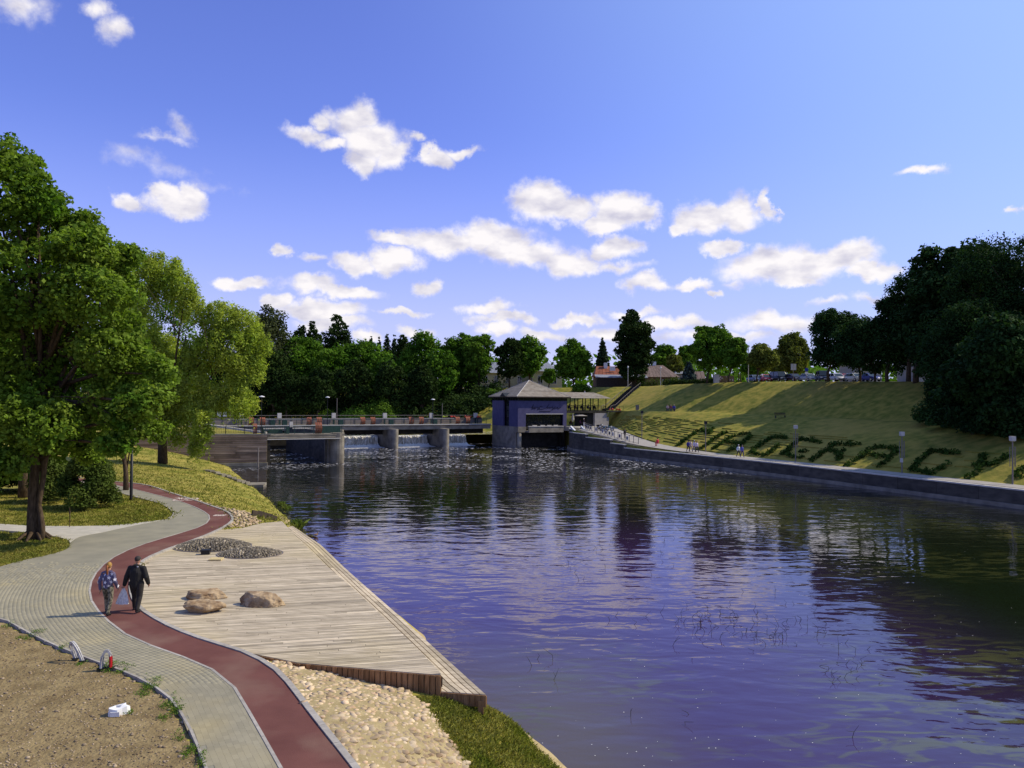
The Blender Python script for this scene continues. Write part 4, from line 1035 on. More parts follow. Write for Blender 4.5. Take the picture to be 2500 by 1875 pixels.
wbx('rail', 0, 62, 4.05, 4.13, 1.652, 1.74, mt['pole']); wbx('rail', 0, 62, 4.05, 4.10, 1.1, 1.14, mt['green']); wbx('back_panel', 0, 62, 4.14, 4.18, .05, 1.2, mt['pole'])
def drum(parent, c, w_, r, ang, mat):
    """curved hoist guard: quarter drum with ribs"""
    for k in range(3):
        m = MB(); vs = []; fs = []; n = 9; x0, x1 = -w_/2+k*w_/3+.02, -w_/2+(k+1)*w_/3-.02
        for i in range(n):
            a = rad(-65+i*16.5)
            for rr in (r, r-.05):
                for x in (x0, x1):
                    q = Vector((x, -math.cos(a)*rr+r*.35, math.sin(a)*rr)); vs.append((c[0]+q.x*math.cos(ang)-q.y*math.sin(ang), c[1]+q.x*math.sin(ang)+q.y*math.cos(ang), c[2]+q.z))
        for i in range(n-1): a = i*4; fs += [(a, a+1, a+5, a+4), (a+2, a+6, a+7, a+3), (a, a+4, a+6, a+2), (a+1, a+3, a+7, a+5)]
        fs += [(0, 2, 3, 1), ((n-1)*4, (n-1)*4+1, (n-1)*4+3, (n-1)*4+2)]
        m.add(vs, fs); m.build('hoist_drum_rib' if k else 'hoist_drum', mat, parent)
def t_of(u):   # parameter along the bridge front line seen at picture column u
    k = (u-1250)/1950; return (E0.x-k*E0.y)/(ax_a.x-k*ax_a.y)
for u in (618, 646, 760, 785, 892, 917, 1011, 1036, 1125, 1150):
    q = BL(t_of(u), 1.6)-BL(0); drum(wb, (q.x, q.y, .72), .95, .78, rad(28), mt['orange'])
pr = [(560,612),(652,755),(795,885),(925,1004),(1042,1118)]
for a, c in pr: wbx('shaft', t_of(c), t_of(a), 1.55, 1.67, 1.02, 1.14, mt['steel'])
for u in (600, 694, 829, 956, 1071, 1181):
    t0 = t_of(u); wbx('control_box', t0-.36, t0+.36, 3.5, 3.9, 1.2, 2.15, mt['steel']); wbx('control_stand', t0-.1, t0+.1, 3.6, 3.8, .002, 1.2, mt['green'])
for u in (670, 700, 838, 962, 1070): t0 = t_of(u); wbx('gear_case', t0-.5, t0+.3, 1.4, 2.1, .002, .9, mt['green'])
# waterfalls behind the front line, three bays
for (t0, t1), lb in zip(((22, 30.8), (11.6, 20.2), (3.0, 9.8)), ('left waterfall of the weir beside the near pier', 'middle waterfall of the weir', 'right waterfall of the weir nearest the blue building')):
    a, c = BL(t1, 5.5), BL(t0, 5.5); b = MB(); n = 60; vs = []; 
    prf = [(1.6, 2.02), (.35, 2.0), (0, 1.75), (-.18, 1.1), (-.28, .5), (-.36, -.1)]
    for i in range(n+1):
        q = a.lerp(c, i/n)
        for (bk, z) in prf: jj = R.uniform(-.26, .26); p = q+ax_b*(bk+jj); vs.append((p.x, p.y, z))
    fs = [(i*6+k, (i+1)*6+k, (i+1)*6+k+1, i*6+k+1) for i in range(n) for k in range(5)]
    b.add(vs, fs); tag(b.build('waterfall', mt['falls'], smooth=False), lb, 'waterfall', 'waterfalls under the weir bridge')
    b = MB(); vs = []; nn_ = 12
    for i in range(n+1):
        q = a.lerp(c, i/n)
        for j in range(nn_): p = q-ax_b*(.15+j*.42+R.uniform(-.1, .1)); vs.append((p.x, p.y, .03+.42*math.exp(-((j-1)/1.5)**2)*R.uniform(.6, 1.2)-(.06 if j in (0, nn_-1) else 0)))
    b.add(vs, [(i*nn_+j, (i+1)*nn_+j, (i+1)*nn_+j+1, i*nn_+j+1) for i in range(n) for j in range(nn_-1)])
    tag(b.build('white_froth', mt['froth'], smooth=True), 'white froth boiling at the foot of the '+lb.split(' of')[0], 'froth', kind='stuff')
    # raised gate plates, dark, above the water
b = MB()
for t0, t1 in ((22, 30.8), (11.6, 20.2), (3.0, 9.8)):
    a, c = BL(t1, 7.0), BL(t0, 7.0); b.bar((a.x, a.y, .4), (c.x, c.y, .4), .6, 2.9)
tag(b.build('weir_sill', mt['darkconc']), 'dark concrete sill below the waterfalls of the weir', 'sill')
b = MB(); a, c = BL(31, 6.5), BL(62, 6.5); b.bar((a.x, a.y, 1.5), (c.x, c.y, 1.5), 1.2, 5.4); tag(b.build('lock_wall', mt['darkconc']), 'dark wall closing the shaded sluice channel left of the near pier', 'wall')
# near sluice bridge
sd_ = (NT-WC).normalized(); LN = (NT-WC).length+.7
sb, sbx = deckbridge('sluice_bridge', WC, sd_, LN, 2.4, ZB-.12, .7, 'short green railed sluice footbridge between the old wall and the near pier')
sbx('deck', -.5, LN, .1, 2.6, -.2, 0, mt['conc']); sbx('girder', 0, LN-.6, .15, .45, -.55, -.21, mt['conc']); sbx('ledge', 0, LN-.6, -.1, .12, -.72, -.62, mt['steel'])
for k in range(9): x = -.3+k*(LN/8.1); sbx('rail_post', x, x+.06, .15, .21, .002, 1.1, mt['green'])
sbx('rail', -.3, LN, .15, .21, 1.102, 1.16, mt['green']); sbx('rail', -.3, LN, .15, .20, .2, .24, mt['green'])
m = MB()
for k in range(44):
    x = -.3+(k+.5)*(LN+.2)/44; q = sd_*x+Q((-sd_.y, sd_.x))*.18; m.box((q.x, q.y, .65), (.025, .025, .9))
o = m.build('bars', mt['green'], sb); o['kind'] = 'stuff'
def s_of(u): 
    k = (u-1250)/1950; return (WC.x-k*WC.y)/(k*sd_.y-sd_.x)
bk_ = Q((-sd_.y, sd_.x))
q = sd_*s_of(629)+bk_*1.5; drum(sb, (q.x, q.y, .75), .55, .8, rad(28), mt['orange'])
q = sd_*s_of(785)+bk_*1.5; drum(sb, (q.x, q.y, .78), 1.0, .88, rad(28), mt['orange'])
sbx('shaft', s_of(650), s_of(707), 1.4, 1.55, .70, .84, mt['steel']); sbx('shaft', s_of(722), s_of(772), 1.4, 1.55, .70, .84, mt['steel'])
sbx('control_box', s_of(714), s_of(722), 1.2, 1.6, .95, 1.7, mt['steel']); sbx('gear_case', s_of(706), s_of(713), 1.2, 1.8, .002, 1.0, mt['green']); sbx('gate_plate', s_of(665), s_of(700), 2.0, 2.1, .02, .75, mt['green'])
sbx('gate_plate', s_of(795), LN, 2.0, 2.1, .02, 1.0, mt['green']); sbx('gate_plate', -.3, s_of(655), 2.0, 2.1, .02, 1.0, mt['green'])
def mush_lamp(u, vtop, Y, zb, label):
    t = P(u, vtop, Y); e = empty('bridge_lamp', (t.x, t.y, zb), 0, label, 'street lamp', 'mushroom lamps on the weir bridges'); h = t.z-zb
    m = MB(); m.tube([(0, 0, 0), (0, 0, .8), (0, 0, h-.35)], [.075, .06, .045]); m.build('pole', mt['black'], e)
    m = MB(); m.tube([(0, 0, h-.35), (0, 0, h-.2)], [.07, .14]); m.build('lantern', mt['glass'], e)
    m = MB(); m.tube([(0, 0, h-.2), (0, 0, h-.1), (0, 0, h)], [.44, .36, .06], 12); m.build('shade', mt['white'], e, True)
mush_lamp(639, 966, 111, ZB-.1, 'mushroom lamp at the corner of the old wall, nearest of the bridge lamps')
mush_lamp(502, 961, 128, 4.3, 'mushroom lamp leftmost, beside the willow, head just above its leaves')
for u, v, lb in ((800, 968, 'mushroom lamp on the weir bridge above the near pier'), (1057, 973.5, 'mushroom lamp on the weir bridge nearest the blue building')):
    p = BL(t_of(u), .3); mush_lamp(u, v, p.y, ZB, lb)
for u, v, lb in ((823, 972, 'thin bare grey pole on the weir bridge beside the lamp above the pier'), (1080, 985, 'thin bare grey pole on the weir bridge near the flower boxes')):
    p = BL(t_of(u), 3.6); t = P(u, v, p.y); m = MB(); m.tube([(0, 0, 0), (0, 0, t.z-ZB)], .05); tag(m.build('pole', mt['pole'], loc=(t.x, t.y, ZB)), lb, 'pole')
for u, wd_, col, lb in ((1102, 1.2, 'flowers_y', 'yellow green flower box on the weir bridge rail'), (1122, 1.0, 'flowers_r', 'red flower box on the bridge rail left of the last hoist drums'), (1160, 1.6, 'flowers_r', 'red flower box on the bridge rail right of the last hoist drums'), (1186, 1.0, 'flowers_r', 'red flower box on the bridge rail touching the blue building')):
    q = BL(t_of(u), 3.2); e = empty('flower_box', (q.x, q.y, ZB+1.2), rad(28), lb, 'flower box', 'flower boxes on the weir bridge')
    m = MB(); m.box((0, 0, 0), (wd_, .25, .25)); m.build('trough', mt['darkwood'], e); m = MB()
    for k in range(14): m.sphere((R.uniform(-wd_/2, wd_/2), R.uniform(-.12, .12), R.uniform(.12, .34)), R.uniform(.07, .13), 6, 4)
    m.build('flowers', mt[col], e)
for u, lb in ((535, 'left of two white notice boards behind the willow tip'), (549.5, 'right of two white notice boards behind the willow tip')):
    a = P(u, 1011, 126); e = empty('notice_board', (a.x, a.y, 4.3), 0, lb, 'notice board', 'white notice boards'); h = a.z-4.3
    m = MB(); m.box((0, 0, h), (.62, .05, .75)); m.build('panel', mt['white'], e)
    for s in (-.25, .25): m = MB(); m.box((s, .05, h/2), (.05, .05, h)); m.build('leg', mt['pole'], e)
# landing slab and stone steps on the left bank
a = G(623, 1181, .25); b = MB(); b.box((a.x, a.y, .12), (2.0, 2.6, .28), rz=rad(10)); tag(b.build('landing_slab', mt['conc']), 'small flat concrete landing slab reaching into the water below the lawn', 'landing')
st_px = [(510, 1152), (524, 1156), (538, 1161), (550, 1164), (562, 1169), (574, 1174), (585, 1177), (595, 1180)]
e = empty('bank_steps', tuple(onL(550, 1165)), 0, 'worn stone steps going down the lawn to the landing slab', 'steps')
for k, (u, v) in enumerate(st_px):
    q = onL(u, v)-e.location; m = MB(); m.box((q.x, q.y, q.z+.05), (1.25, .55, .30), rz=rad(-35+k)); m.build('step_stone', mt['conc'], e)
# dark drain trough by the far end of the deck
b = MB(); a, c = onL(615, 1259), onL(662, 1271); b.bar((a.x, a.y, a.z+.10), (c.x, c.y, c.z+.16), .10, .5); b.bar((a.x+.1, a.y+.9, a.z+.05), (c.x+.1, c.y+.8, c.z), .08, .3); tag(b.build('drain_trough', mt['darkwood']), 'black timber edge of a drain trough at the far end of the deck', 'drain')

# ------------------------------------------------------------------ embankment wall and promenade
wl = [RB(s, QW) for s in np.arange(0.5, 10.05, .05)]
def zwall(x):      # top of the wall: level along the promenade, stepping up beside the ramp
    return 1.74
ew = empty('embankment_wall', tuple(RB(5, QW)*1)[:2]+(0,), 0, 'long grey concrete river wall below the promenade with a ledge at water level', 'wall')
O = ew.location
# slabs of wall between joints, ordered towards the building
acc = 0; cuts = [0]; pts = [Q((p.x, p.y)) for p in wl]
for i in range(len(pts)-1):
    acc += (pts[i+1]-pts[i]).length
    if acc > 4.3: cuts.append(i+1); acc = 0
cuts.append(len(pts)-1)
cut_x = [G(1552, 1094.5, 1.74), G(1502.6, 1083, 2.25), G(1455, 1072.6, 2.75), G(1407, 1062.5, 3.2)]
ys = [128.5, 135.5, 142.0, 148.5]
def wt(y): return 1.74 if y < ys[0] else 2.25 if y < ys[1] else 2.8 if y < ys[2] else 3.35 if y < 150.5 else 3.9
for i, j in zip(cuts[:-1], cuts[1:]):
    a, c = pts[i], pts[j]; d = c-a; L = d.length; ang = math.atan2(d.y, d.x); q = (a+c)/2; n_ = Q((d.y, -d.x)).normalized()
    if n_.x > 0: n_ = -n_
    t = wt(q.y)
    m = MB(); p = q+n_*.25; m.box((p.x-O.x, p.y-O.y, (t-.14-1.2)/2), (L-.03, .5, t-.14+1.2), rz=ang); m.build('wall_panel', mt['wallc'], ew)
    m = MB(); p = q+n_*.68; m.box((p.x-O.x, p.y-O.y, -.18), (L-.02, .40, 1.1), rz=ang); m.build('ledge', mt['conc'], ew)
    m = MB(); p = q+n_*.22; m.box((p.x-O.x, p.y-O.y, t-.07), (L, .62, .13), rz=ang); m.build('coping', mt['cap'], ew)
# promenade surface
def strip(name, s0, s1, ds, fa, fb, z_off, mat, n=3):
    V = []; S = np.arange(s0, s1+1e-6, ds)
    for s in S:
        a, c = RB(s, QW), RB(s, QP)
        for k in range(n+1):
            f = fa+(fb-fa)*k/n; q = a.lerp(c, f); V.append((q.x, q.y, q.z+z_off))
    return link(name, np_mesh(name, V, grid_faces(n+1, len(S)), mat))
prom = tag(strip('promenade', .3, 10.4, .1, .14, 1.06, .13, M('promenade_paving', (.28, .255, .22), (.36, .33, .285), scale=2, rough=.9)), kind='structure')
# steps from promenade wall up to the plaza, and long steps beside the ramp
e = empty('plaza_stairs', (11.7, 151.5, 2.8), 0, 'short stair with white side walls between river wall and restaurant plaza', 'stairs')
a, c = P(1395, 1045, 152.5), P(1411, 1062, 149.5); dd = (c-a)
for k in range(8):
    q = a+dd*(k+.5)/8-e.location; m = MB(); m.box((q.x+.9, q.y+.2, q.z-.1), (1.7, .45, .5), rz=rad(28)); m.build('tread', mt['conc'], e)
for s in (-.1, 1.95): m = MB(); m.bar(a+Vector((s, .1+s*.3, .22))-e.location, c+Vector((s, .1+s*.3, .22))-e.location, .34, .4); m.build('side_wall', mt['white'], e)
# railing with picture panels down the ramp
rp = []
for k in range(19):
    f = k/18; u = 1421+(1600-1421)*f
    s = 9.35-f*2.25; q = RB(s, QW).lerp(RB(s, QP), .30); rp.append(q)
e = empty('picture_railing', tuple(rp[9]), 0, 'steel railing down the riverside ramp, hung with small square picture panels', 'railing')
O2 = e.location
for k, q in enumerate(rp):
    z = q.z+.12; m = MB(); m.box((q.x-O2.x, q.y-O2.y, z-O2.z+.58), (.09, .09, 1.16)); m.build('post', mt['pole'], e)
    if k < 18:
        c = rp[k+1]; m = MB(); m.bar((q.x-O2.x, q.y-O2.y, z+1.12-O2.z), (c.x-O2.x, c.y-O2.y, c.z+.12+1.12-O2.z), .06, .06); m.build('handrail', mt['pole'], e)
        m = MB(); m.bar((q.x-O2.x, q.y-O2.y, z+.15-O2.z), (c.x-O2.x, c.y-O2.y, c.z+.27-O2.z), .05, .05); m.build('rail', mt['pole'], e)
    if k in (1, 2, 3, 4, 6, 8, 9, 10, 11, 13, 15):
        c = rp[min(k+1, 18)]; mid = (q+c)/2; d = (c-q).normalized(); pc = [(.11, .05, .20), (.02, .02, .02), (.08, .05, .09), (.07, .04, .04), (.06, .07, .2), (.25, .24, .3), (.12, .08, .1), (.02, .02, .02), (.3, .3, .32), (.08, .06, .12), (.10, .13, .18)][[1, 2, 3, 4, 6, 8, 9, 10, 11, 13, 15].index(k)]
        m = MB(); m.bar(mid-d*.36-O2+Vector((0, 0, .68)), mid+d*.36-O2+Vector((0, 0, .68)), .03, .62); m.build('picture_frame', mt['white'], e)
        m = MB(); m.bar(mid-d*.27-O2+Vector((-.03, -.03, .68)), mid+d*.27-O2+Vector((-.03, -.03, .68)), .03, .45); m.build('picture', colm(pc), e)
# low terrace steps between ramp and river wall
e = empty('riverside_steps', tuple(RB(8, QW)), 0, 'long low concrete steps between the stepped river wall and the picture railing', 'steps')
for k in range(24):
    s = 9.2-k*.093; q = RB(s, QW).lerp(RB(s, QP), .17)-e.location; q2 = RB(s-.093, QW).lerp(RB(s-.093, QP), .17)-e.location; m = MB(); m.bar((q.x, q.y, q.z-.0-.10), (q2.x, q2.y, q.z-.10), 1.4, .22); m.build('tread', mt['conc'], e)
# ------------------------------------------------------------------ restaurant
BC = Q((1.2, 155)); BR = rad(28); BS = 11.1
rest = empty('restaurant', (BC.x, BC.y, 0), BR, 'violet blue restaurant with shingled pyramid roof over the water beside the weir', 'building')
def rb(nm, x0, x1, y0, y1, z0, z1, mat, parent=None):
    m = MB(); m.box(((x0+x1)/2, (y0+y1)/2, (z0+z1)/2), (x1-x0, y1-y0, z1-z0)); return m.build(nm, mat, parent or rest)
S_ = BS
# concrete base: left wall, back wall, corner column
for k in range(3): z0, z1 = -1.5+k*1.87, -1.5+(k+1)*1.87; rb('base_course', 0.02, .6, .9, S_, z0+.01, z1-.01, mt['conc'])
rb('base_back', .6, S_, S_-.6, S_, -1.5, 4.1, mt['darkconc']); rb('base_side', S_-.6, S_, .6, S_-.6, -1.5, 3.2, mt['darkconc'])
m = MB(); m.tube([(.55, .35, -1.5), (.55, .35, 3.0)], .42, 12); m.build('column', mt['conc'], rest, True)
rb('column_head', -.02, 1.75, -.12, .9, 3.0, 4.1, mt['conc'])
rb('dark_backing', .6, S_-.6, 2.3, 2.5, -1.5, 3.6, mt['darkconc'])  # added dark sheet standing in for shade behind the opening
# balcony slab on the front
rb('balcony_slab', 1.76, 9.6, -1.3, 0.6, 3.0, 3.35, mt['conc']); rb('balcony_parapet', 1.76, 9.6, -1.3, -1.0, 3.35, 4.1, mt['conc']); rb('balcony_coping', 1.70, 9.66, -1.38, -.92, 4.1, 4.24, mt['cap'])
rb('floor', .6, S_-.6, .6, S_-.6, 3.6, 4.1, mt['darkconc'])
for x in (2.6, 4.4, 5.9, 7.4): rb('planter', x, x+1.0, -1.2, -1.02, 4.25, 4.42, mt['cap'])
# left wall with tall recess window
rb('wall', 0, .3, 0.0, 3.7, 4.1, 9.15, mt['blue']); rb('wall', 0, .3, 6.1, S_, 4.1, 9.15, mt['blue'])
rb('recess', .55, .7, 3.7, 6.1, 4.1, 9.15, mt['black'])
rb('window', .4, .52, 4.3, 5.5, 4.5, 9.0, mt['glass'])
for z in (6.2, 7.2): rb('window_bar', .36, .40, 4.3, 5.5, z, z+.9, mt['black'])
# front wall: upper blue panel, left pier, right corner pier
rb('front_wall', .3, S_, 0, .3, 6.65, 9.15, mt['blue']); rb('front_pier', .3, 1.75, 0, .3, 4.1, 6.65, mt['blue']); rb('front_pier', 10.3, S_, 0, .3, 4.1, 6.65, mt['blue'])
rb('lintel', 1.75, 10.3, -.05, .34, 6.5, 6.645, mt['steel'])
rb('wall_back', .3, S_, S_-.3, S_, 4.1, 9.15, mt['blue']); rb('wall_side', S_-.3, S_, .3, S_-.3, 4.1, 9.15, mt['blue'])
n = 6
for k in range(n):
    x0 = 1.75+k*(8.55/n); f = rb('window', x0+.04, x0+8.55/n-.04, .62, .68, 4.15, 6.5, mt['glass']); 
    rb('mullion', x0-.04, x0+.04, .55, .70, 4.15, 6.5, mt['black'])
rb('curtain_wall', 2.9, 4.4, .85, .9, 4.2, 6.4, mt['green'])
# glazed band below the eaves
for k in range(10): rb('clerestory_pane', .12+k*1.09+.04, .12+(k+1)*1.09-.04, .10, .16, 9.16, 9.95, mt['glass'])
for k in range(10): rb('clerestory_pane', .10, .16, .2+k*1.08+.04, .2+(k+1)*1.08-.04, 9.16, 9.95, mt['glass'])
for k in range(11): rb('clerestory_post', .06+k*1.09, .14+k*1.09, .06, .2, 9.16, 10.0, mt['black'])
for k in range(1, 11): rb('clerestory_post', .06, .2, .1+k*1.08, .2+k*1.08, 9.16, 10.0, mt['black'])
rb('attic', .3, S_-.3, .3, S_-.3, 9.16, 9.9, mt['black'])
# pyramid roof in courses of shingles
ap = Vector((S_/2, S_/2, 13.3)); ov = .62; ez = 9.95; cs = [Vector((-ov, -ov, ez)), Vector((S_+ov, -ov, ez)), Vector((S_+ov, S_+ov, ez)), Vector((-ov, S_+ov, ez))]
m = MB(); m.add([c-Vector((0, 0, .12)) for c in cs]+[ap-Vector((0, 0, .2))], [(0, 3, 2, 1), (0, 1, 4), (1, 2, 4), (2, 3, 4), (3, 0, 4)]); rf = m.build('roof', mt['darkwood'], rest)
NC = 22
for f_ in range(4):
    a, c = cs[f_], cs[(f_+1) % 4]; fn = (c-a).cross(ap-a).normalized()
    if fn.z < 0: fn = -fn
    for k in range(NC):
        t0, t1 = k/NC, (k+1.12)/NC; t1 = min(t1, .995)
        p = [a.lerp(ap, t0), c.lerp(ap, t0), c.lerp(ap, t1), a.lerp(ap, t1)]
        q = [p[0]+fn*.05, p[1]+fn*.05, p[2]+fn*.005, p[3]+fn*.005]; m = MB(); m.add(p+q, [(0, 1, 5, 4), (4, 5, 6, 7), (0, 4, 7, 3), (1, 2, 6, 5)], R.random()); m.build('shingle_course', mt['roof'], rf)
for c in cs: m = MB(); m.bar(c+Vector((0, 0, .06)), ap+Vector((0, 0, .05)), .16, .05); m.build('ridge_cap', mt['cap'], rf)
for a, c in zip(cs, cs[1:]+cs[:1]): m = MB(); m.bar(a-Vector((0, 0, .1)), c-Vector((0, 0, .1)), .06, .16); m.build('gutter', mt['darkwood'], rf)
# little dormer gable at the left eave
m = MB(); m.add([(-.9, 3.7, 10.0), (-.9, 4.9, 10.75), (-.9, 6.1, 10.0), (2.2, 4.9, 10.75), (.6, 3.7, 10.0), (.6, 6.1, 10.0)], [(0, 4, 3, 1), (1, 3, 5, 2), (0, 1, 2)]); m.build('dormer', mt['black'], rest)
# handwritten sign, traced from the strokes on the wall
def sx_(x): return 1.5+(x-0)/2212*10.35+.0
SIGN = [[(275,400),(330,330),(360,270),(320,360),(300,470),(330,380),(350,360),(350,430),(400,430),(430,380),(410,360),(390,420),(440,440),(480,370),(540,390),(510,500),(570,430),(600,380)],
        [(700,345),(640,340),(570,400),(600,455),(700,450),(820,420),(900,350),(950,270),(910,330),(880,420),(900,430),(960,370),(980,430),(1020,380),(1050,400),(1090,360),(1120,430),(1090,480),(1060,470),(1130,440),(1200,360),(1170,430),(1230,440),(1280,370),(1300,440),(1340,440),(1380,400),(1400,370)]]
def sign_pt(x, y):
    u, v = 1280+x/15.8, 970+y/15.8; d = ray(u, v); n_ = Vector((math.sin(BR), -math.cos(BR), 0)); o_ = Vector((BC.x, BC.y, 0))+n_*.03
    p = CP+d*((o_-CP).dot(n_)/d.dot(n_)); l = p-Vector((BC.x, BC.y, 0)); return Vector((l.x*math.cos(BR)+l.y*math.sin(BR), -.03, l.z))
m = MB()
for st in SIGN:
    ps = [sign_pt(*q) for q in st]
    for a, c in zip(ps[:-1], ps[1:]): m.bar(a, c, .07, .07)
m.build('script_sign', colm((.008, .008, .03)), rest)
m = MB()
for k in range(10): a, c = sign_pt(585+k*44, 555), sign_pt(585+k*44+30, 530); m.box((a+c)/2, (abs(c.x-a.x), .04, abs(c.z-a.z)))
m.build('small_sign', colm((.008, .008, .03)), rest)
# roof terrace on the right
TL = 9.9; X0_, X1_ = S_+.02, S_+TL
ter = empty('terrace_pavilion', (BC.x, BC.y, 0), BR, 'open two storey terrace pavilion with slender dark posts attached right of the blue restaurant', 'pavilion')
def tb(nm, x0, x1, y0, y1, z0, z1, mat): m = MB(); m.box(((x0+x1)/2, (y0+y1)/2, (z0+z1)/2), (x1-x0, y1-y0, z1-z0)); return m.build(nm, mat, ter)
tb('upper_floor', X0_, X1_, .3, 5.4, 6.75, 7.2, mt['darkconc']); 
for k in range(6): x = X0_+.15+k*(TL-.35)/5; tb('post', x, x+.14, .35, .49, 7.2, 9.75, mt['black']); tb('post', x, x+.14, 5.1, 5.24, 7.2, 9.75, mt['black'])
tb('handrail', X0_, X1_, .3, .36, 8.2, 8.27, mt['black']); tb('handrail', X0_, X1_, 5.3, 5.36, 8.2, 8.27, mt['black'])
for k in range(34): x = X0_+.1+k*(TL-.2)/34; tb('baluster', x, x+.05, .31, .36, 7.21, 8.19, mt['black'])
tb('block_wall', X1_-2.9, X1_, .3, 5.4, 3.9, 6.74, mt['greywall']); tb('dark_wall', X1_-4.6, X1_-2.92, .9, 5.4, 3.9, 6.74, mt['black'])
tb('buttress', X1_+.02, X1_+.7, .5, 1.3, 3.9, 5.9, mt['greywall'])
# hipped roof
e0, e1 = 9.75, 10.95; m = MB(); xa, xb, ya, yb = X0_-1.2, X1_+.7, -.4, 6.1; ym = (ya+yb)/2
Vt = [(xa, ya, e0), (xb, ya, e0), (xb, yb, e0), (xa, yb, e0), (xa, ym, e1), (xb-2.2, ym, e1)]
m.add(Vt, [(0, 3, 2, 1)]); tr_ = m.build('roof', mt['darkwood'], ter)
def course(parent, quad, n, mat, nm='shingle_course'):
    a, c, d_, b_ = [Vector(q) for q in quad]; fn = (c-a).cross(b_-a).normalized(); fn = fn if fn.z > 0 else -fn
    for k in range(n):
        t0, t1 = k/n, min((k+1.1)/n, 1); p = [a.lerp(b_, t0), c.lerp(d_, t0), c.lerp(d_, t1), a.lerp(b_, t1)]; q = [p[0]+fn*.05, p[1]+fn*.05, p[2]+fn*.008, p[3]+fn*.008]
        mm = MB(); mm.add(p+q, [(0, 1, 5, 4), (4, 5, 6, 7), (0, 4, 7, 3), (1, 2, 6, 5), (0, 3, 2, 1)], R.random()); mm.build(nm, mat, parent)
course(tr_, (Vt[0], Vt[1], Vt[5], Vt[4]), 8, mt['roof']); course(tr_, (Vt[2], Vt[3], Vt[4], Vt[5]), 8, mt['roof']); course(tr_, (Vt[1], Vt[2], Vt[5], Vt[5]), 8, mt['roof'])
def loc_r(x, y, z): return (BC.x+x*ax_a.x+y*ax_b.x, BC.y+x*ax_a.y+y*ax_b.y, z)
# plaza floor
b = MB(); b.prism([loc_r(*q, 0)[:2] for q in ((S_-.2, -5.0), (X1_+1.0, -4.4), (X1_+1.0, 6), (S_-.2, 6.5))], 3.2, 4.02); tag(b.build('plaza', mt['palepave']), kind='structure')
# platform with flower boxes at berm level
e = empty('flower_platform', loc_r(X1_+.2, 1.2, 7.15), BR, 'small railed platform with red flower boxes between terrace pavilion and grass bank', 'platform')
m = MB(); m.box((1.9, 0, -.1), (3.8, 2.6, .2)); m.build('slab', mt['darkconc'], e)
for k in range(4): m = MB(); m.box((.9+k*.95, -1.2, .5), (.05, .05, 1.0)); m.build('post', mt['black'], e)
m = MB(); m.bar((.3, -1.2, 1.0), (3.8, -1.2, 1.0), .05, .05); m.build('rail', mt['black'], e)
for x in (.9, 2.7):
    m = MB()
    for k in range(12): m.sphere((x+R.uniform(-.5, .5), -1.0+R.uniform(-.12, .12), .2+R.uniform(0, .3)), R.uniform(.1, .16), 6, 4)
    m.build('red_flowers', mt['flowers_r'], e)
# parasol, tables on the plaza
def parasol(x, y, z, r, h, mat, label):
    e = empty('parasol', loc_r(x, y, z), 0, label, 'parasol'); m = MB(); m.tube([(0, 0, 0), (0, 0, h)], .04); m.build('pole', mt['black'], e); m = MB(); n = 8
    vs = [(0, 0, h)]+[(math.cos(2*math.pi*k/n)*r, math.sin(2*math.pi*k/n)*r, h-.55) for k in range(n)]; m.add(vs, [(0, 1+k, 1+(k+1) % n) for k in range(n)]); m.build('canopy', mat, e)
    m = MB(); m.box((0, 0, .05), (.5, .5, .1)); m.build('foot', mt['conc'], e)
parasol(S_+3.7, 1.5, 4.02, 2.0, 2.7, mt['greywall'], 'open grey parasol under the terrace pavilion')
e = empty('parasol', loc_r(S_+1.6, .2, 4.02), 0, 'folded grey parasol beside the corner of the blue restaurant', 'parasol'); m = MB(); m.tube([(0, 0, 0), (0, 0, 2.7)], .04); m.build('pole', mt['black'], e); m = MB(); m.tube([(0, 0, 1.0), (0, 0, 1.4), (0, 0, 2.7)], [.1, .32, .05], 8); m.build('canopy', mt['greywall'], e)
def table_at(p, label, rz=0):
    e = empty('cafe_table', p, rz, label, 'table'); m = MB(); m.box((0, 0, .74), (.8, .8, .04)); m.build('table_top', mt['darkwood'], e); m = MB(); m.tube([(0, 0, 0), (0, 0, .72)], .04); m.build('leg', mt['black'], e)
    return e
def chair_at(p, rz, label, mat=None):
    mat = mat or mt['darkwood']; e = empty('cafe_chair', p, rz, label, 'chair', 'cafe chairs'); m = MB(); m.box((0, 0, .44), (.44, .44, .05)); m.build('seat', mat, e); m = MB(); m.box((0, -.21, .7), (.44, .04, .45)); m.build('backrest', mat, e)
    for sx1 in (-.19, .19):
        for sy1 in (-.19, .19): m = MB(); m.box((sx1, sy1, .21), (.04, .04, .42)); m.build('leg', mat, e)
    return e
cl = [(.08, .03, .03), (.04, .05, .12), (.25, .08, .05), (.03, .03, .03), (.3, .28, .25), (.06, .10, .06)]
pl = ['leftmost', 'second from the left', 'third from the left', 'fourth from the left', 'fifth from the left', 'rightmost']
for k in range(6):
    x = S_+.9+k*1.55; table_at(loc_r(x, 1.9, 7.2), 'dark table on the upper terrace, %s of six' % pl[k])
    chair_at(loc_r(x-.75, 1.9, 7.2), BR-math.pi/2, 'dark chair under the person at the %s upper terrace table' % pl[k])
    small_person('sit', loc_r(x-.75, 1.9, 7.2), BR-math.pi/2, cl[k], (.03, .03, .05), (.05, .03, .02), 'person seated at the %s table of the upper terrace' % pl[k], 'guests on the upper terrace')
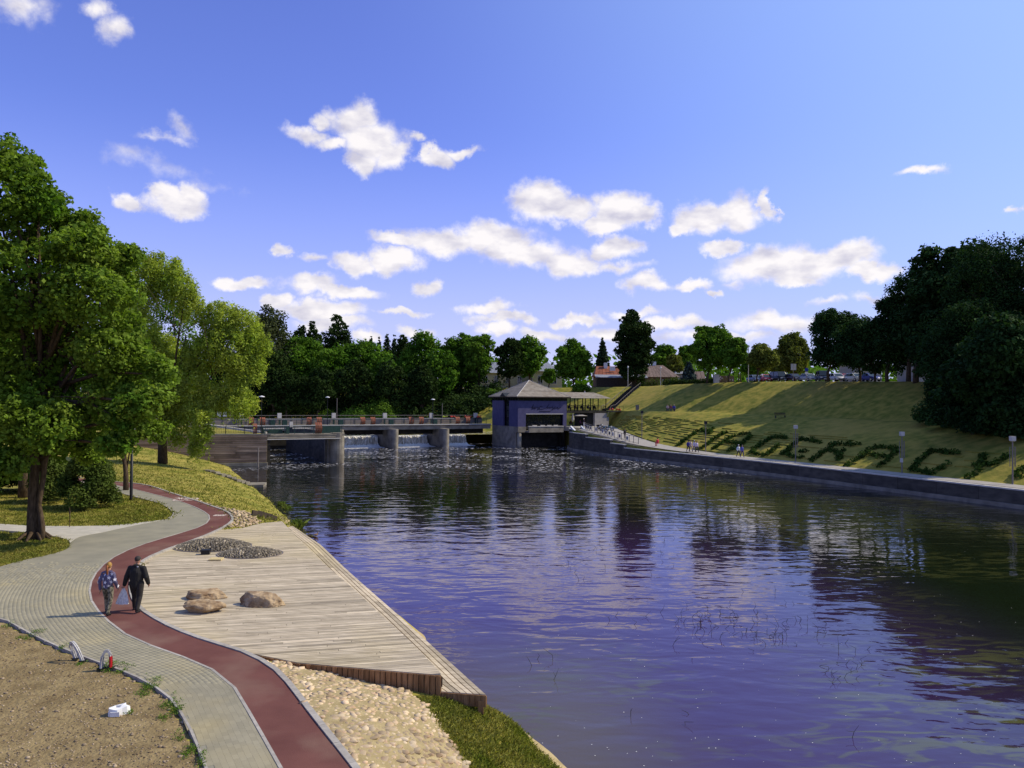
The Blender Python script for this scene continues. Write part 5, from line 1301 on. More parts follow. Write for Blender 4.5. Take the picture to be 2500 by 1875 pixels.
for k, (x, y, c_) in enumerate(((S_+4.6, 2.2, (.16, .05, .14)), (S_+5.4, 1.6, (.35, .10, .04)), (S_+2.6, 2.6, (.12, .04, .03)))):
    n_ = ('middle', 'rightmost', 'leftmost')[k]; table_at(loc_r(x+.75, y, 4.02), 'dark cafe table under the terrace, %s of three' % n_); chair_at(loc_r(x, y, 4.02), BR-math.pi/2, 'dark cafe chair under the terrace, at the %s table' % n_)
    small_person('sit', loc_r(x, y, 4.02), BR-math.pi/2, c_, (.04, .04, .05), (.05, .03, .02), 'person seated at the %s of the three tables under the terrace' % n_)
small_person('stand', loc_r(S_+3.3, -1.3, 4.02), 2.0, (.05, .03, .04), (.55, .55, .58), (.5, .5, .5), 'person in dark top and white trousers standing at the head of the plaza stair', cap=(.6, .6, .6))
# parked motorcycles on the plaza
def motorbike(p, rz, label, c1):
    e = empty('motorcycle', p, rz, label, 'motorcycle', 'motorcycles parked on the plaza')
    for x in (-.72, .72):
        w_ = MB(); n = 16; 
        for k in range(n): a, c = 2*math.pi*k/n, 2*math.pi*(k+1)/n; w_.bar((x+math.cos(a)*.29, 0, .32+math.sin(a)*.29), (x+math.cos(c)*.29, 0, .32+math.sin(c)*.29), .12, .09)
        wh = w_.build('wheel', mt['rubber'], e); m = MB(); m.tube([(x, -.04, .32), (x, .04, .32)], .20, 12); m.build('rim', mt['steel'], wh)
    m = MB(); m.sphere((.12, 0, .78), (.34, .15, .15), 10, 7); m.build('tank', colm(c1, .3), e, True); m = MB(); m.sphere((-.42, 0, .78), (.36, .14, .09), 10, 6); m.build('seat', mt['rubber'], e, True)
    m = MB(); m.box((0, 0, .45), (.5, .28, .35)); m.bar((-.7, 0, .34), (.1, 0, .6), .08, .08); m.build('engine', mt['steel'], e); m = MB(); m.tube([(.72, .08, .32), (.5, .08, .95)], .03); m.tube([(.72, -.08, .32), (.5, -.08, .95)], .03); m.build('fork', mt['steel'], e)
    m = MB(); m.tube([(.42, -.36, 1.02), (.5, 0, .98), (.42, .36, 1.02)], .022); m.build('handlebar', mt['black'], e); m = MB(); m.sphere((.62, 0, .88), (.1, .1, .1), 8, 6); m.build('headlight', mt['white'], e, True)
    m = MB(); m.box((-.8, 0, .72), (.35, .5, .3)); m.build('luggage_case', colm(c1, .4), e)
for k, (u, v, c_, lb) in enumerate(((1466, 1050, (.03, .03, .035), 'black motorcycle parked leftmost beside the grey block wall'), (1475, 1053, (.45, .45, .47), 'white and black motorcycle parked in the middle of the group by the ramp'), (1485, 1054.5, (.04, .10, .12), 'dark teal motorcycle parked rightmost, closest to the grass'))):
    g_ = onR(u, v); motorbike((g_.x, g_.y, g_.z+.14), rad(-60+k*20), lb, c_)

# ------------------------------------------------------------------ stair up the bank
a, c = Vector((19.2, 170.5, 7.25)), Vector((29.5, 189.8, 12.85)); a.z = zR(a.x, a.y)+.05; c.z = zR(c.x, c.y)+.05
e = empty('bank_stair', tuple(a), 0, 'long dark stair climbing the grass bank from the terrace to the lamp by the hedge', 'stairs'); dv = c-a; ang = math.atan2(dv.y, dv.x)
for k in range(34):
    q = dv*((k+.5)/34); zz = zR(a.x+q.x, a.y+q.y)-a.z; m = MB(); m.box((q.x, q.y, zz+.05), (.5, 2.0, .35), rz=ang); m.build('tread', mt['darkconc'], e)
sd2 = Q((-math.sin(ang), math.cos(ang)))
for s in (-1.1, 1.1):
    m = MB(); 
    for k in range(18):
        q = dv*(k/17); zz = zR(a.x+q.x, a.y+q.y)-a.z; m.box((q.x+sd2.x*s, q.y+sd2.y*s, zz+.5), (.05, .05, 1.0))
        if k: m.bar((p0.x+sd2.x*s, p0.y+sd2.y*s, z0_+1), (q.x+sd2.x*s, q.y+sd2.y*s, zz+1), .06, .06)
        p0, z0_ = q, zz
    m.build('handrail', mt['pole'], e)

# ------------------------------------------------------------------ houses on the plateau
def house(name, u0, u1, Y, depth, zb, zw, zr, wall, roof, label, hip=True, wins=(), chim=None, rot=0, inset=None, plinth=None):
    a, c = P(u0, 930, Y), P(u1, 930, Y); W = c.x-a.x; e = empty(name, ((a.x+c.x)/2, Y, zb), rot, label, 'house'); H = zw-zb; RH = zr-zb
    m = MB(); m.box((0, depth/2, H/2), (W, depth, H)); wl_ = m.build('wall', wall, e); o = .5; ins_ = inset if inset is not None else depth/2
    m = MB(); V = [(-W/2-o, -o, H), (W/2+o, -o, H), (W/2+o, depth+o, H), (-W/2-o, depth+o, H), (-W/2-o+(ins_ if hip else 0), depth/2, RH), (W/2+o-(ins_ if hip else 0), depth/2, RH)]
    m.add(V, [(0, 3, 2, 1), (0, 3, 4), (1, 5, 2), (2, 5, 4, 3)]); rf_ = m.build('roof', roof, e)
    # front slope in standing seams / tile strips
    n = max(4, int(W/.9))
    for k in range(n):
        t0, t1 = (k+.03)/n, (k+.97)/n; A_, B_, C2, D_ = Vector(V[0]).lerp(Vector(V[1]), t0), Vector(V[0]).lerp(Vector(V[1]), t1), Vector(V[4]).lerp(Vector(V[5]), t1), Vector(V[4]).lerp(Vector(V[5]), t0)
        u_ = Vector((0, -.03, .05)); m = MB(); m.add([A_, B_, C2, D_, A_+u_, B_+u_, C2+u_, D_+u_], [(4, 5, 6, 7), (0, 1, 5, 4), (1, 2, 6, 5), (3, 0, 4, 7), (0, 3, 2, 1)], R.random()); m.build('roof_strip', roof, rf_)
    for (x, z, w_, h_) in wins:
        m = MB(); m.box((x, -.03, z), (w_+.2, .1, h_+.2)); f = m.build('window', mt['white'], e); m = MB(); m.box((x, -.07, z), (w_, .06, h_)); m.build('pane', mt['glass'], f)
        m = MB(); m.box((x, -.09, z), (.06, .06, h_)); m.build('glazing_bar', mt['white'], f)
    if chim: m = MB(); m.box((chim[0], chim[1], RH-.2), (.9, .9, 2.4)); m.build('chimney', mt['white'], rf_)
    if plinth: m = MB(); m.box((0, -.06, .3), (W+.1, .1, .6)); m.build('plinth', plinth, e)
    return e
house('yellow_house', 1160, 1300, 232, 9, 12.4, 17.0, 20.2, mt['cream'], mt['greyroof'], 'long pale yellow house with grey roof behind the trees left of the pyramid roof', wins=[(-5.3, 2.6, 1.1, 2.0), (-2.2, 2.6, 1.1, 2.0), (1.2, 2.6, 1.1, 2.0), (4.6, 2.6, 1.1, 2.0)], plinth=mt['greywall'])
house('yellow_house', 1300, 1372, 226, 9, 12.4, 17.4, 20.0, mt['cream'], mt['greyroof'], 'pale yellow house wing with a dark window right of the pyramid roof tip', wins=[(-2.0, 2.6, 1.3, 2.2), (1.9, 2.6, 1.3, 2.2)], plinth=mt['greywall'])
house('red_roof_house', 1455, 1525, 214, 8, 13.0, 15.7, 18.6, mt['brick'], mt['redroof'], 'house with a rusty red tiled roof and white chimney left of the tall columnar tree', chim=(-.9, 3.4), inset=1.0)
m = MB(); q = P(1496, 900, 214.8); m.box((q.x, q.y+.6, q.z), (1.5, .1, 1.1)); tag(m.build('roof_window', mt['white']), 'pale skylight on the rusty red roof', 'skylight')
house('brown_roof_house', 1527, 1655, 211, 9, 13.0, 15.6, 18.9, mt['brick'], mt['brownroof'], 'long low brick house with brown standing seam roof right of the columnar tree', wins=[(5.2, 1.3, 1.0, 1.2), (3.4, 1.3, 1.0, 1.2)], chim=(1.5, 4.8), inset=3.6)
house('grey_roof_house', 1648, 1686, 232, 8, 13.3, 17.2, 19.6, mt['greywall'], mt['greyroof'], 'house with a bluish grey roof peeping out behind the brown roofed house')
house('gable_shed', 1690, 1718, 205, 4, 13.2, 14.6, 17.0, mt['cream'], mt['brownroof'], 'small gabled shed beside the blue spruce', hip=False)
e = empty('garden_shed', tuple(P(1515, 945, 203).to_2d())+(12.7,), 0, 'low grey roofed shed and ivy dark wall in front of the red roofed house', 'shed')
m = MB(); m.box((0, 0, 1.15), (12.3, 2.5, 2.3)); m.build('wall', mt['darkwood'], e)
m = MB(); m.add([(-6.5, -1.7, 2.35), (6.7, -1.7, 2.35), (6.7, 1.6, 3.1), (-6.5, 1.6, 3.1), (-6.5, -1.7, 2.5), (6.7, -1.7, 2.5), (6.7, 1.6, 3.25), (-6.5, 1.6, 3.25)], [(4, 5, 6, 7), (0, 1, 5, 4), (0, 3, 2, 1), (1, 2, 6, 5), (0, 4, 7, 3)]); m.build('roof', mt['greyroof'], e)
house('pink_house', 2085, 2152, 178, 8, 13.6, 18.0, 20.5, mt['greywall'], mt['greyroof'], 'greyish pink building glimpsed under the dark trees behind the blue car', wins=[(-1.5, 2, 1, 1.4), (1.5, 2, 1, 1.4)])
house('white_house', 2243, 2318, 160, 9, 13.2, 17.6, 20, mt['greywall'], mt['greyroof'], 'pale grey building with white framed window between the dark tree trunks on the right', wins=[(1.7, 2.5, 1.3, 1.1), (-1.6, 2.5, 1.3, 1.1)])
house('shelter', 980, 1040, 222, 6, 11.6, 14.0, 15.0, mt['greywall'], mt['greyroof'], 'small low building hidden under the central oak', hip=False)
# fence, transformer cabinet, posts, signs
f = empty('garden_fence', tuple(P(1765, 925, crestY(1765)+8).to_2d())+(zR(*P(1765, 925, crestY(1765)+8).to_2d()),), 0, 'low reddish brown plank fence behind the grey cabinet', 'fence')
for k in range(16): m = MB(); m.box((-2+k*.28, 0, .8), (.24, .04, 1.5)); m.build('fence_board', mt['brick'], f)
def simple_post(nm, u, vb, vt, Y, w_, mat, label, cat, build=None, ground=None):
    q = P(u, vb, Y); z0 = zR(q.x, q.y) if ground is None else ground; t = P(u, vt, Y); e = empty(nm, (q.x, q.y, z0), 0, label, cat); h = t.z-z0
    m = MB(); m.tube([(0, 0, 0), (0, 0, h)], [w_/2, w_/2*.8]); m.build('pole', mat, e)
    if build: build(e, h)
    return e
m = MB(); q = P(1749, 930, crestY(1749)+.8); zc_ = zR(q.x, q.y); m.box((0, 0, .85), (.95, .9, 1.7)); tag(m.build('cabinet', mt['cap'], loc=(q.x, q.y, zc_)), 'pale grey utility cabinet standing at the top of the bank right of the hedge', 'cabinet')
def two_panel(e, h):
    for s in (-1, 1): m = MB(); m.box((s*.26, -.06, h-.6), (.46, .05, 1.15)); m.build('sign_panel', mt['steel'], e)
simple_post('sign_post', 1937, 931, 888, crestY(1937)+2, .09, mt['pole'], 'road sign post with two pale panels between the dark car and the silver car', 'sign', two_panel)
def round_blue(e, h): m = MB(); m.tube([(0, -.06, h-.35), (0, -.02, h-.35)], .34, 16); m.build('sign_disc', colm((.03, .05, .35)), e); m = MB(); m.box((0, -.05, h-.95), (.6, .03, .35)); m.build('sign_plate', mt['white'], e)
simple_post('sign_post', 1969, 931, 898, crestY(1969)+5, .08, mt['pole'], 'round blue traffic sign on a post above the silver car', 'sign', round_blue)
simple_post('tall_pole', 1827, 931, 843, crestY(1827)+3, .16, mt['steel'], 'tall pale pole rising behind the silver blue car', 'pole')
for u, lb in ((1803.5, 'left of two short dark posts at the bank top'), (1808, 'right of two short dark posts at the bank top')): simple_post('short_post', u, 933, 911, crestY(u)+1, .22, mt['bark'], lb, 'post')
def lampb(e, h): m = MB(); m.tube([(0, 0, h-.1), (0, 0, h+.15), (0, 0, h+.35)], [.14, .2, .05]); m.build('lamp_head', mt['white'], e)
simple_post('street_lamp', 1533, 945, 897, 191, .12, mt['steel'], 'pale street lamp at the top of the long bank stair', 'street lamp', lampb)
simple_post('street_lamp', 1613, 941, 899, crestY(1613)+1, .12, mt['steel'], 'pale street lamp in front of the brick house, right of the columnar tree', 'street lamp', lampb)
# promenade lamp posts
def prom_lamp(u, vt, s, f, label, kind):
    q = RB(s, QW).lerp(RB(s, QP), f); 
    t = P(u, vt, q.y); q.x = t.x; z0 = zR(q.x, q.y)+.05; e = empty('promenade_lamp', (q.x, q.y, z0), 0, label, 'street lamp', 'lamp posts along the promenade'); h = t.z-z0
    m = MB(); m.tube([(0, 0, 0), (0, 0, .15), (0, 0, h-.4)], [.14, .075, .06]); m.build('pole', mt['pole'], e)
    m = MB(); m.box((0, 0, h-.22), (.42, .42, .44)); m.build('lamp_head', mt['cap'] if kind else mt['black'], e); m = MB(); m.box((0, 0, h-.46), (.30, .30, .04)); m.build('lens', mt['steel'], e)
    if kind > 1:
        for s_ in (-.26, .2, .28): m = MB(); m.tube([(s_, 0, h-2.9), (s_, 0, h-1.0)], .03); m.build('side_tube', mt['pole'], e)
    if kind == 3: m = MB(); m.box((-.1, -.1, h*.32), (.28, .15, .45)); m.build('junction_box', mt['cap'], e)
def s_at(u, f, lo, hi):
    for s in np.arange(lo, hi, .01):
        q = RB(s, QW).lerp(RB(s, QP), f)
        if pix(q)[0] < u: return s
    return hi
for u, vt, f, k, lb in ((1567.5, 1003, 1.0, 0, 'thin promenade lamp post by the head of the ramp, farthest of the five'), (1723, 1028, 1.0, 0, 'promenade lamp post behind the group of walkers at the first planted letters'),
                   (1942.6, 1038, 1.0, 2, 'promenade lamp post with side tubes at the edge of the tree shade'), (2202, 1054, 1.0, 3, 'promenade lamp post with a small box on its pole, in the deep shade'), (2472, 1065, 1.0, 2, 'promenade lamp post nearest the right edge of the picture')):
    prom_lamp(u, vt, s_at(u, f, 1, 10), f, lb, k)

# ------------------------------------------------------------------ planted letters, terrace rows
def leaf_quads(cent, nrm_, size, rng, asp=.6):
    n = len(cent); r = rng.normal(size=(n, 3)); t1 = np.cross(nrm_, r); t1 /= np.linalg.norm(t1, axis=1, keepdims=True)+1e-9; t2 = np.cross(nrm_, t1)
    size = size[:, None]; a = cent+t1*size; b_ = cent+t2*size*asp; c = cent-t1*size; d = cent-t2*size*asp
    return np.stack([a, b_, c, d], 1).reshape(-1, 3)
def quads_mesh(name, V, mat, tint): return np_mesh(name, V, np.arange(len(V)).reshape(-1, 4), mat, np.repeat(tint, 4))
def bushy(name, pts, rx, h, leaf, nper, mat, seed, parent=None, loc=None, spike=.3):
    rng = np.random.default_rng(seed); C2 = []; N2 = []; T2_ = []
    for p in pts:
        s = rng.uniform(.75, 1.3); d = rng.normal(size=(nper, 3)); d /= np.linalg.norm(d, axis=1, keepdims=True); d[:, 2] = np.abs(d[:, 2])
        rr = rng.uniform(.55, 1.05, (nper, 1)); c = np.array(p)+d*rr*np.array([rx*s, rx*s, h*s]); C2.append(c); N2.append(d*.6+rng.normal(size=(nper, 3))*.5+np.array([0, 0, .3])); T2_.append(rng.uniform(0, .4)+rng.random(nper)*.6)
    C2 = np.concatenate(C2); N2 = np.concatenate(N2); N2 /= np.linalg.norm(N2, axis=1, keepdims=True); T2_ = np.concatenate(T2_)
    return link(name, quads_mesh(name, leaf_quads(C2, N2, rng.uniform(.6, 1.3, len(C2))*leaf, rng), mat, T2_), parent, loc)
def zA(x, y): return 1640+x/4.809, 1040+y/4.809
def zB_(x, y): return 1950+x/3.318, 750+y/3.318
LET = [([[(80,235),(180,150),(290,75),(360,45)], [(360,50),(430,95),(485,30)]], zA, 'planted juniper letter stroke, first from the left on the grass slope'),
 ([[(330,280),(430,210),(540,130),(640,75)]], zA, 'single slanting planted stroke, second from the left, right of the lamp post'),
 ([[(470,280),(600,200),(700,140),(800,100),(920,100)], [(670,300),(760,260),(850,200),(925,115)], [(650,195),(820,215)]], zA, 'planted letter like an A above the two walkers in white and blue'),
 ([[(930,320),(1050,220),(1170,145),(1300,140),(1390,150)], [(930,320),(1050,335),(1130,340)], [(1130,340),(1200,270),(1270,230)]], zA, 'planted letter at the left edge of the tree shade, before the third lamp post'),
 ([[(1520,160),(1640,175),(1750,200)], [(1290,330),(1400,355),(1550,380)], [(1330,330),(1400,250),(1520,160)], [(1500,300),(1620,300)]], zA, 'planted letter crossed by the third lamp post, partly in the shade'),
 ([[(90,1255),(200,1180),(290,1110),(480,1120)], [(270,1160),(330,1200),(320,1250)], [(330,1180),(400,1150)]], zB_, 'planted letter with a sunlit gap of grass on its left side'),
 ([[(400,1285),(520,1200),(620,1140),(800,1150),(740,1220),(640,1300)], [(560,1200),(700,1220)]], zB_, 'shaded planted letter left of the lamp post with the small box'),
 ([[(910,1330),(1000,1230),(1080,1170),(1320,1195)], [(910,1330),(1080,1350),(1220,1280)]], zB_, 'open round planted letter in shade, right of the lamp post with the small box'),
 ([[(1390,1380),(1460,1320),(1480,1260),(1500,1190)], [(1420,1290),(1560,1290),(1720,1200)]], zB_, 'shaded planted letter just left of the last lamp post'),
 ([[(1770,1390),(1810,1330),(1850,1290),(1900,1250)]], zB_, 'sunlit planted shrubs at the right edge of the picture')]
for i, (strokes, f, lb) in enumerate(LET):
    pts_ = []
    for st in strokes:
        for a, c in zip(st[:-1], st[1:]):
            pa, pc = onR(*f(*a)), onR(*f(*c))
            if pa is None or pc is None: continue
            L = (pc-pa).length; n = max(1, int(L/.42))
            for k in range(n): q = pa.lerp(pc, (k+R.random()*.5)/n); q += Vector((R.uniform(-.22, .22), R.uniform(-.22, .22), 0)); q.z = zR(q.x, q.y)-.05; pts_.append(tuple(q))
    o = bushy('hedge_letter', pts_, .44, .55, .16, 40, mt['hedge'], 100+i); tag(o, lb, 'hedge letter', 'letters planted with junipers on the slope')
# rows of small grass steps on the lower slope
VV = MB(); rt_ = random.Random(5)
for f in np.arange(2.15, 4.9, .2):
    s = 3.4
    while s < 9.6:
        L = rt_.uniform(.10, .5)
        dens = .75 if (s > 5.6) else .35
        if rt_.random() < dens and not (f > 4.2 and s < 6.9):
            prev = None
            for k in range(4):
                q = RB(s+L*k/3, f+rt_.uniform(-.02, .02)); q.z = zR(q.x, q.y)
                if prev is not None and q.z > 1.9: VV.bar((prev.x, prev.y, prev.z+.0), (q.x, q.y, q.z+.0), .24, .20)
                prev = q
        s += L+rt_.uniform(.03, .15)
tag(VV.build('grass_ridges', mt['bankgrass']), 'rows of low turf ridges across the lower slope around the planted letters', 'turf ridges', kind='stuff')
# soil margin under letters along the promenade
# hedges on top
def hedge_line(pa, pc, h, wdt, label, mat, n=30, leaf=.2, per=60):
    pts_ = [tuple(Vector(pa).lerp(Vector(pc), k/n)+Vector((0, 0, 0))) for k in range(n+1)]
    pts_ = [(x, y, zR(x, y)) for x, y, z in pts_]; o = bushy('hedge', pts_, wdt, h, leaf, per, mat, int(pa[0]*7) % 99); tag(o, label, 'hedge')
hedge_line(P(1636, 934, crestY(1636)+2), P(1742, 934, crestY(1742)+2), 1.15, .55, 'low dark clipped hedge along the top of the bank left of the grey cabinet', mt['dark'])
hedge_line(P(1553, 940, 199), P(1574, 940, 198), 2.6, .5, 'row of narrow thujas beside the ivy shed wall', mt['hedge'], 6)
hedge_line(P(1580, 940, 197), P(1612, 940, 195), 1.9, .7, 'bright garden shrubs in front of the brick house', mt['bush'], 8)
# bin, benches, people on the berm
q = onR(1556, 1001); m = MB(); m.box((0, 0, .5), (.62, .6, 1.0)); m.box((0, 0, 1.03), (.7, .68, .07)); tag(m.build('litter_bin', mt['pole'], loc=tuple(q)), 'square grey litter bin alone on the grass berm above the ramp', 'bin')
def bench(q, rz, label, mat):
    e = empty('bench', tuple(q), rz, label, 'bench')
    for k in range(3): m = MB(); m.box((0, -.15+k*.15, .45), (1.8, .13, .04)); m.build('seat_slat', mat, e)
    for k in range(2): m = MB(); m.box((0, -.25, .65+k*.17), (1.8, .04, .13)); m.build('back_slat', mat, e)
    for s in (-.75, .75): m = MB(); m.box((s, 0, .21), (.08, .42, .42)); m.build('leg', mt['black'], e)
q = onR(1639, 1005)+Vector((0, .6, 0)); q.z = zR(q.x, q.y); bench(q, math.pi, 'dark bench with three people on the berm', mt['darkwood'])
for k, (dx, c_, h_, lb) in enumerate(((-.62, (.40, .30, .28), (.08, .04, .02), 'person in a pale pink top seated left on the berm bench'), (.0, (.20, .05, .06), (.3, .2, .1), 'person in a red top seated in the middle of the berm bench'), (.62, (.03, .04, .28), (.5, .4, .35), 'person in a bright blue top seated right on the berm bench'))):
    small_person('sit', (q.x+dx, q.y, q.z), math.pi, c_, (.04, .04, .10), h_, lb)
for u, v, lb, mm_ in ((1905, 1021, 'empty dark bench on the berm in the tree shade', mt['darkwood']), (2285, 1032, 'empty pale bench on the berm under the big dark trees', mt['white'])):
    q = onR(u, v); q.z = zR(q.x, q.y); bench(q, math.pi, lb, mm_)
# walkers on the promenade
def on_prom(u, v): q = onR(u, v); return (q.x, q.y, zR(q.x, q.y)+.14)
dirp = math.atan2(-.906, .424)-math.pi/2
small_person('walk', on_prom(1680, 1105.5), dirp, (.04, .03, .22), (.02, .02, .03), (.04, .03, .02), 'walker in a blue violet top and black trousers, leftmost of the promenade group', 'walkers on the promenade')
small_person('walk', on_prom(1686, 1104.5), dirp, (.52, .42, .42), (.45, .35, .35), (.35, .22, .12), 'fair haired walker in pink, half hidden second from the left in the group', 'walkers on the promenade')
small_person('walk', on_prom(1694.5, 1105.5), dirp+.2, (.50, .46, .62), (.30, .25, .30), (.7, .7, .7), 'walker in a pale lilac shirt and white sun hat in the promenade group', 'walkers on the promenade', cap=(.75, .75, .75))
small_person('walk', on_prom(1701, 1107), dirp, (.62, .52, .66), (.03, .03, .05), (.05, .03, .02), 'walker in a pale pink shirt and black shorts, rightmost of the promenade group', 'walkers on the promenade')
small_person('walk', on_prom(1802.5, 1118), dirp, (.66, .70, .72), (.03, .04, .04), (.6, .6, .6), 'walker in a white shirt and dark shorts, left of the pair on the promenade', 'walkers on the promenade', cap=(.7, .7, .7))
small_person('walk', on_prom(1811.5, 1119), dirp, (.08, .09, .36), (.03, .03, .12), (.12, .10, .10), 'walker in a blue shirt and navy shorts, right of the pair on the promenade', 'walkers on the promenade')
small_person('stand', on_prom(1525.5, 1072), dirp+math.pi, (.03, .03, .03), (.04, .03, .03), (.03, .02, .02), 'person all in black walking down the riverside ramp')
small_person('sit', on_prom(1606, 1092), .5, (.6, .04, .06), (.55, .05, .08), (.15, .05, .04), 'crouching person in red at the foot of the picture railing')
q = P(1427.5, 957, 191); small_person('stand', (q.x, q.y, zR(q.x, q.y)), 2, (.7, .7, .7), (.06, .05, .05), (.2, .12, .08), 'pedestrian in a white top at the head of the bank behind the pavilion roof')

# ------------------------------------------------------------------ parked cars
def car(kind='hatch'):
    e = empty('parked_car', (0, 0, 0)); L, W, H = (4.3, 1.78, 1.48) if kind == 'hatch' else (4.5, 1.8, 1.45) if kind == 'sedan' else (4.8, 1.9, 1.95)
    return e, L, W, H
def make_car(loc, rz, kind, col_, label):
    e, L, W, H = car(kind); e.location = loc; e.rotation_euler = (0, 0, rz); tag(e, label, 'car', 'cars parked at the top of the bank'); paint = colm(col_, .28)
    van = kind == 'van'; bh = .92 if not van else 1.05
    # body: cross sections along x
    xs = [-L/2, -L/2+.12, -L/2+.6, -.9, .4, L/2-1.0, L/2-.25, L/2]; zt = [bh*.72, bh*.97, bh, bh, bh, bh*.93, bh*.78, bh*.55] ; hw = [W*.42, W*.47, W*.5, W*.5, W*.5, W*.49, W*.46, W*.38]
    m = MB(); vs = []
    for x, z, h in zip(xs, zt, hw): vs += [(x, -h, .28), (x, -h*1.0, z*.6), (x, -h*.93, z), (x, h*.93, z), (x, h*1.0, z*.6), (x, h, .28)]
    fs = [(i*6+k, i*6+(k+1) % 6, (i+1)*6+(k+1) % 6, (i+1)*6+k) for i in range(len(xs)-1) for k in range(6)]+[tuple(range(5, -1, -1)), tuple((len(xs)-1)*6+k for k in range(6))]
    m.add(vs, fs); m.build('body', paint, e, True)
    xb0, xt0, xt1, xb1 = (-L/2+.1, -L/2+.45, .35, 1.15) if kind == 'hatch' else (-L/2+.55, -.95, .35, 1.1) if kind == 'sedan' else (-L/2+.04, -L/2+.2, .9, 1.55)
    def cab(z0, z1, f0, f1, s0, s1, nm, mat, sm=False):
        m = MB(); A = lambda t, a, b_: a+(b_-a)*t; vs = []
        for z, t, s in ((z0, f0, s0), (z1, f1, s1)):
            x0, x1 = A(t, xb0, xt0), A(t, xb1, xt1); w2 = W*.46*s; vs += [(x0, -w2, z), (x1, -w2, z), (x1, w2, z), (x0, w2, z)]
        m.add(vs, [(3, 2, 1, 0), (4, 5, 6, 7), (0, 1, 5, 4), (1, 2, 6, 5), (2, 3, 7, 6), (3, 0, 4, 7)]); return m.build(nm, mat, e, sm)
    cab(bh-.02, H-.07, 0, .93, 1, .84, 'glasshouse', mt['glass']); cab(H-.075, H, .93, 1.1, .86, .76, 'roof', paint)
    for s in (-1, 1):
        m = MB(); w2 = W*.46*s
        for xa_, xb_ in ((xb0, xt0), (xb1, xt1), ((xb0+xb1)/2-.1, (xt0+xt1)/2-.1)): m.bar((xa_, w2*1.0, bh), (xb_, w2*.85, H-.06), .07, .07)
        m.build('pillar', paint, e)
        for x in (-L/2+.8, L/2-.85):
            m = MB(); m.tube([(x, s*(W/2-.2), .32), (x, s*(W/2+.01), .32)], .32, 16); t = m.build('tyre', mt['rubber'], e); m = MB(); m.tube([(x, s*(W/2-.02), .32), (x, s*(W/2+.02), .32)], .2, 10); m.build('rim', mt['steel'], t)
        m = MB(); m.box((L/2-.12, s*W*.34, bh*.66), (.2, .36, .17)); m.build('headlight', mt['white'], e); m = MB(); m.box((.95, s*(W/2+.08), bh+.05), (.12, .18, .12)); m.build('mirror', paint, e)
        m = MB(); m.box((-L/2+.05, s*W*.38, bh*.8), (.1, .2, .25)); m.build('tail_light', mt['redp'], e)
    m = MB(); m.box((L/2-.02, 0, bh*.42), (.1, W*.6, .16)); m.build('grille', mt['black'], e); m = MB(); m.box((L/2+.035, 0, .42), (.02, .5, .12)); m.build('number_plate', mt['white'], e)
CARS = [(1841,'sedan',(.22,.25,.36),'silver blue saloon, leftmost parked car, behind the slim tree trunk', -62),(1871,'hatch',(.55,.02,.03),'bright red hatchback, second car from the left',-72),(1903,'van',(.02,.02,.022),'black tall van, between the red hatchback and the dark car',-60),
 (1937,'hatch',(.05,.02,.025),'dark maroon hatchback behind the two-panel sign post',-60),(1974,'sedan',(.42,.42,.43),'silver saloon left of the dark blue van',-58),(2008,'van',(.02,.03,.07),'dark blue van between silver saloon and white car',-80),
 (2041,'hatch',(.62,.60,.62),'white hatchback in front of the red one behind tree trunks',-68),(2062,'sedan',(.45,.02,.03),'red saloon half hidden behind the white hatchback',-60),(2089,'hatch',(.66,.66,.62),'white hatchback with a trunk in front, second car from the right',-62),(2125,'sedan',(.06,.07,.30),'blue saloon in deep tree shade, rightmost parked car',-55)]
for u, kind, c_, lb, az_ in CARS:
    # standing just behind the crest
    best = None
    for s in np.arange(3.0, 11, .03):
        q = RB(s, QT+1.45); 
        if abs(pix(q)[0]-u) < abs((pix(best)[0] if best else 0)-u): best = q
    extra = Vector((0, 0, 0)) if u != 2062 else Vector((1.0, 2.6, 0))
    make_car((best.x+extra.x, best.y+extra.y, zR(best.x, best.y)+.03), rad(az_-20), kind, c_, lb)
# street strip behind the crest
V = []
S = np.arange(2.5, 11.5, .1)
for s in S:
    for q_ in (QT+1.15, QT+1.6, QT+2.1): q = RB(s, q_); V.append((q.x, q.y, q.z+.02))
tag(link('road', np_mesh('road', V, grid_faces(3, len(S)), mt['pavefar'])), kind='structure')
V = []
for s in S:
    for q_ in (QT+.9, QT+1.1): q = RB(s, q_); V.append((q.x, q.y, q.z+.035))
tag(link('crest_kerb', np_mesh('crest_kerb', V, grid_faces(2, len(S)), mt['cap'])), kind='structure')
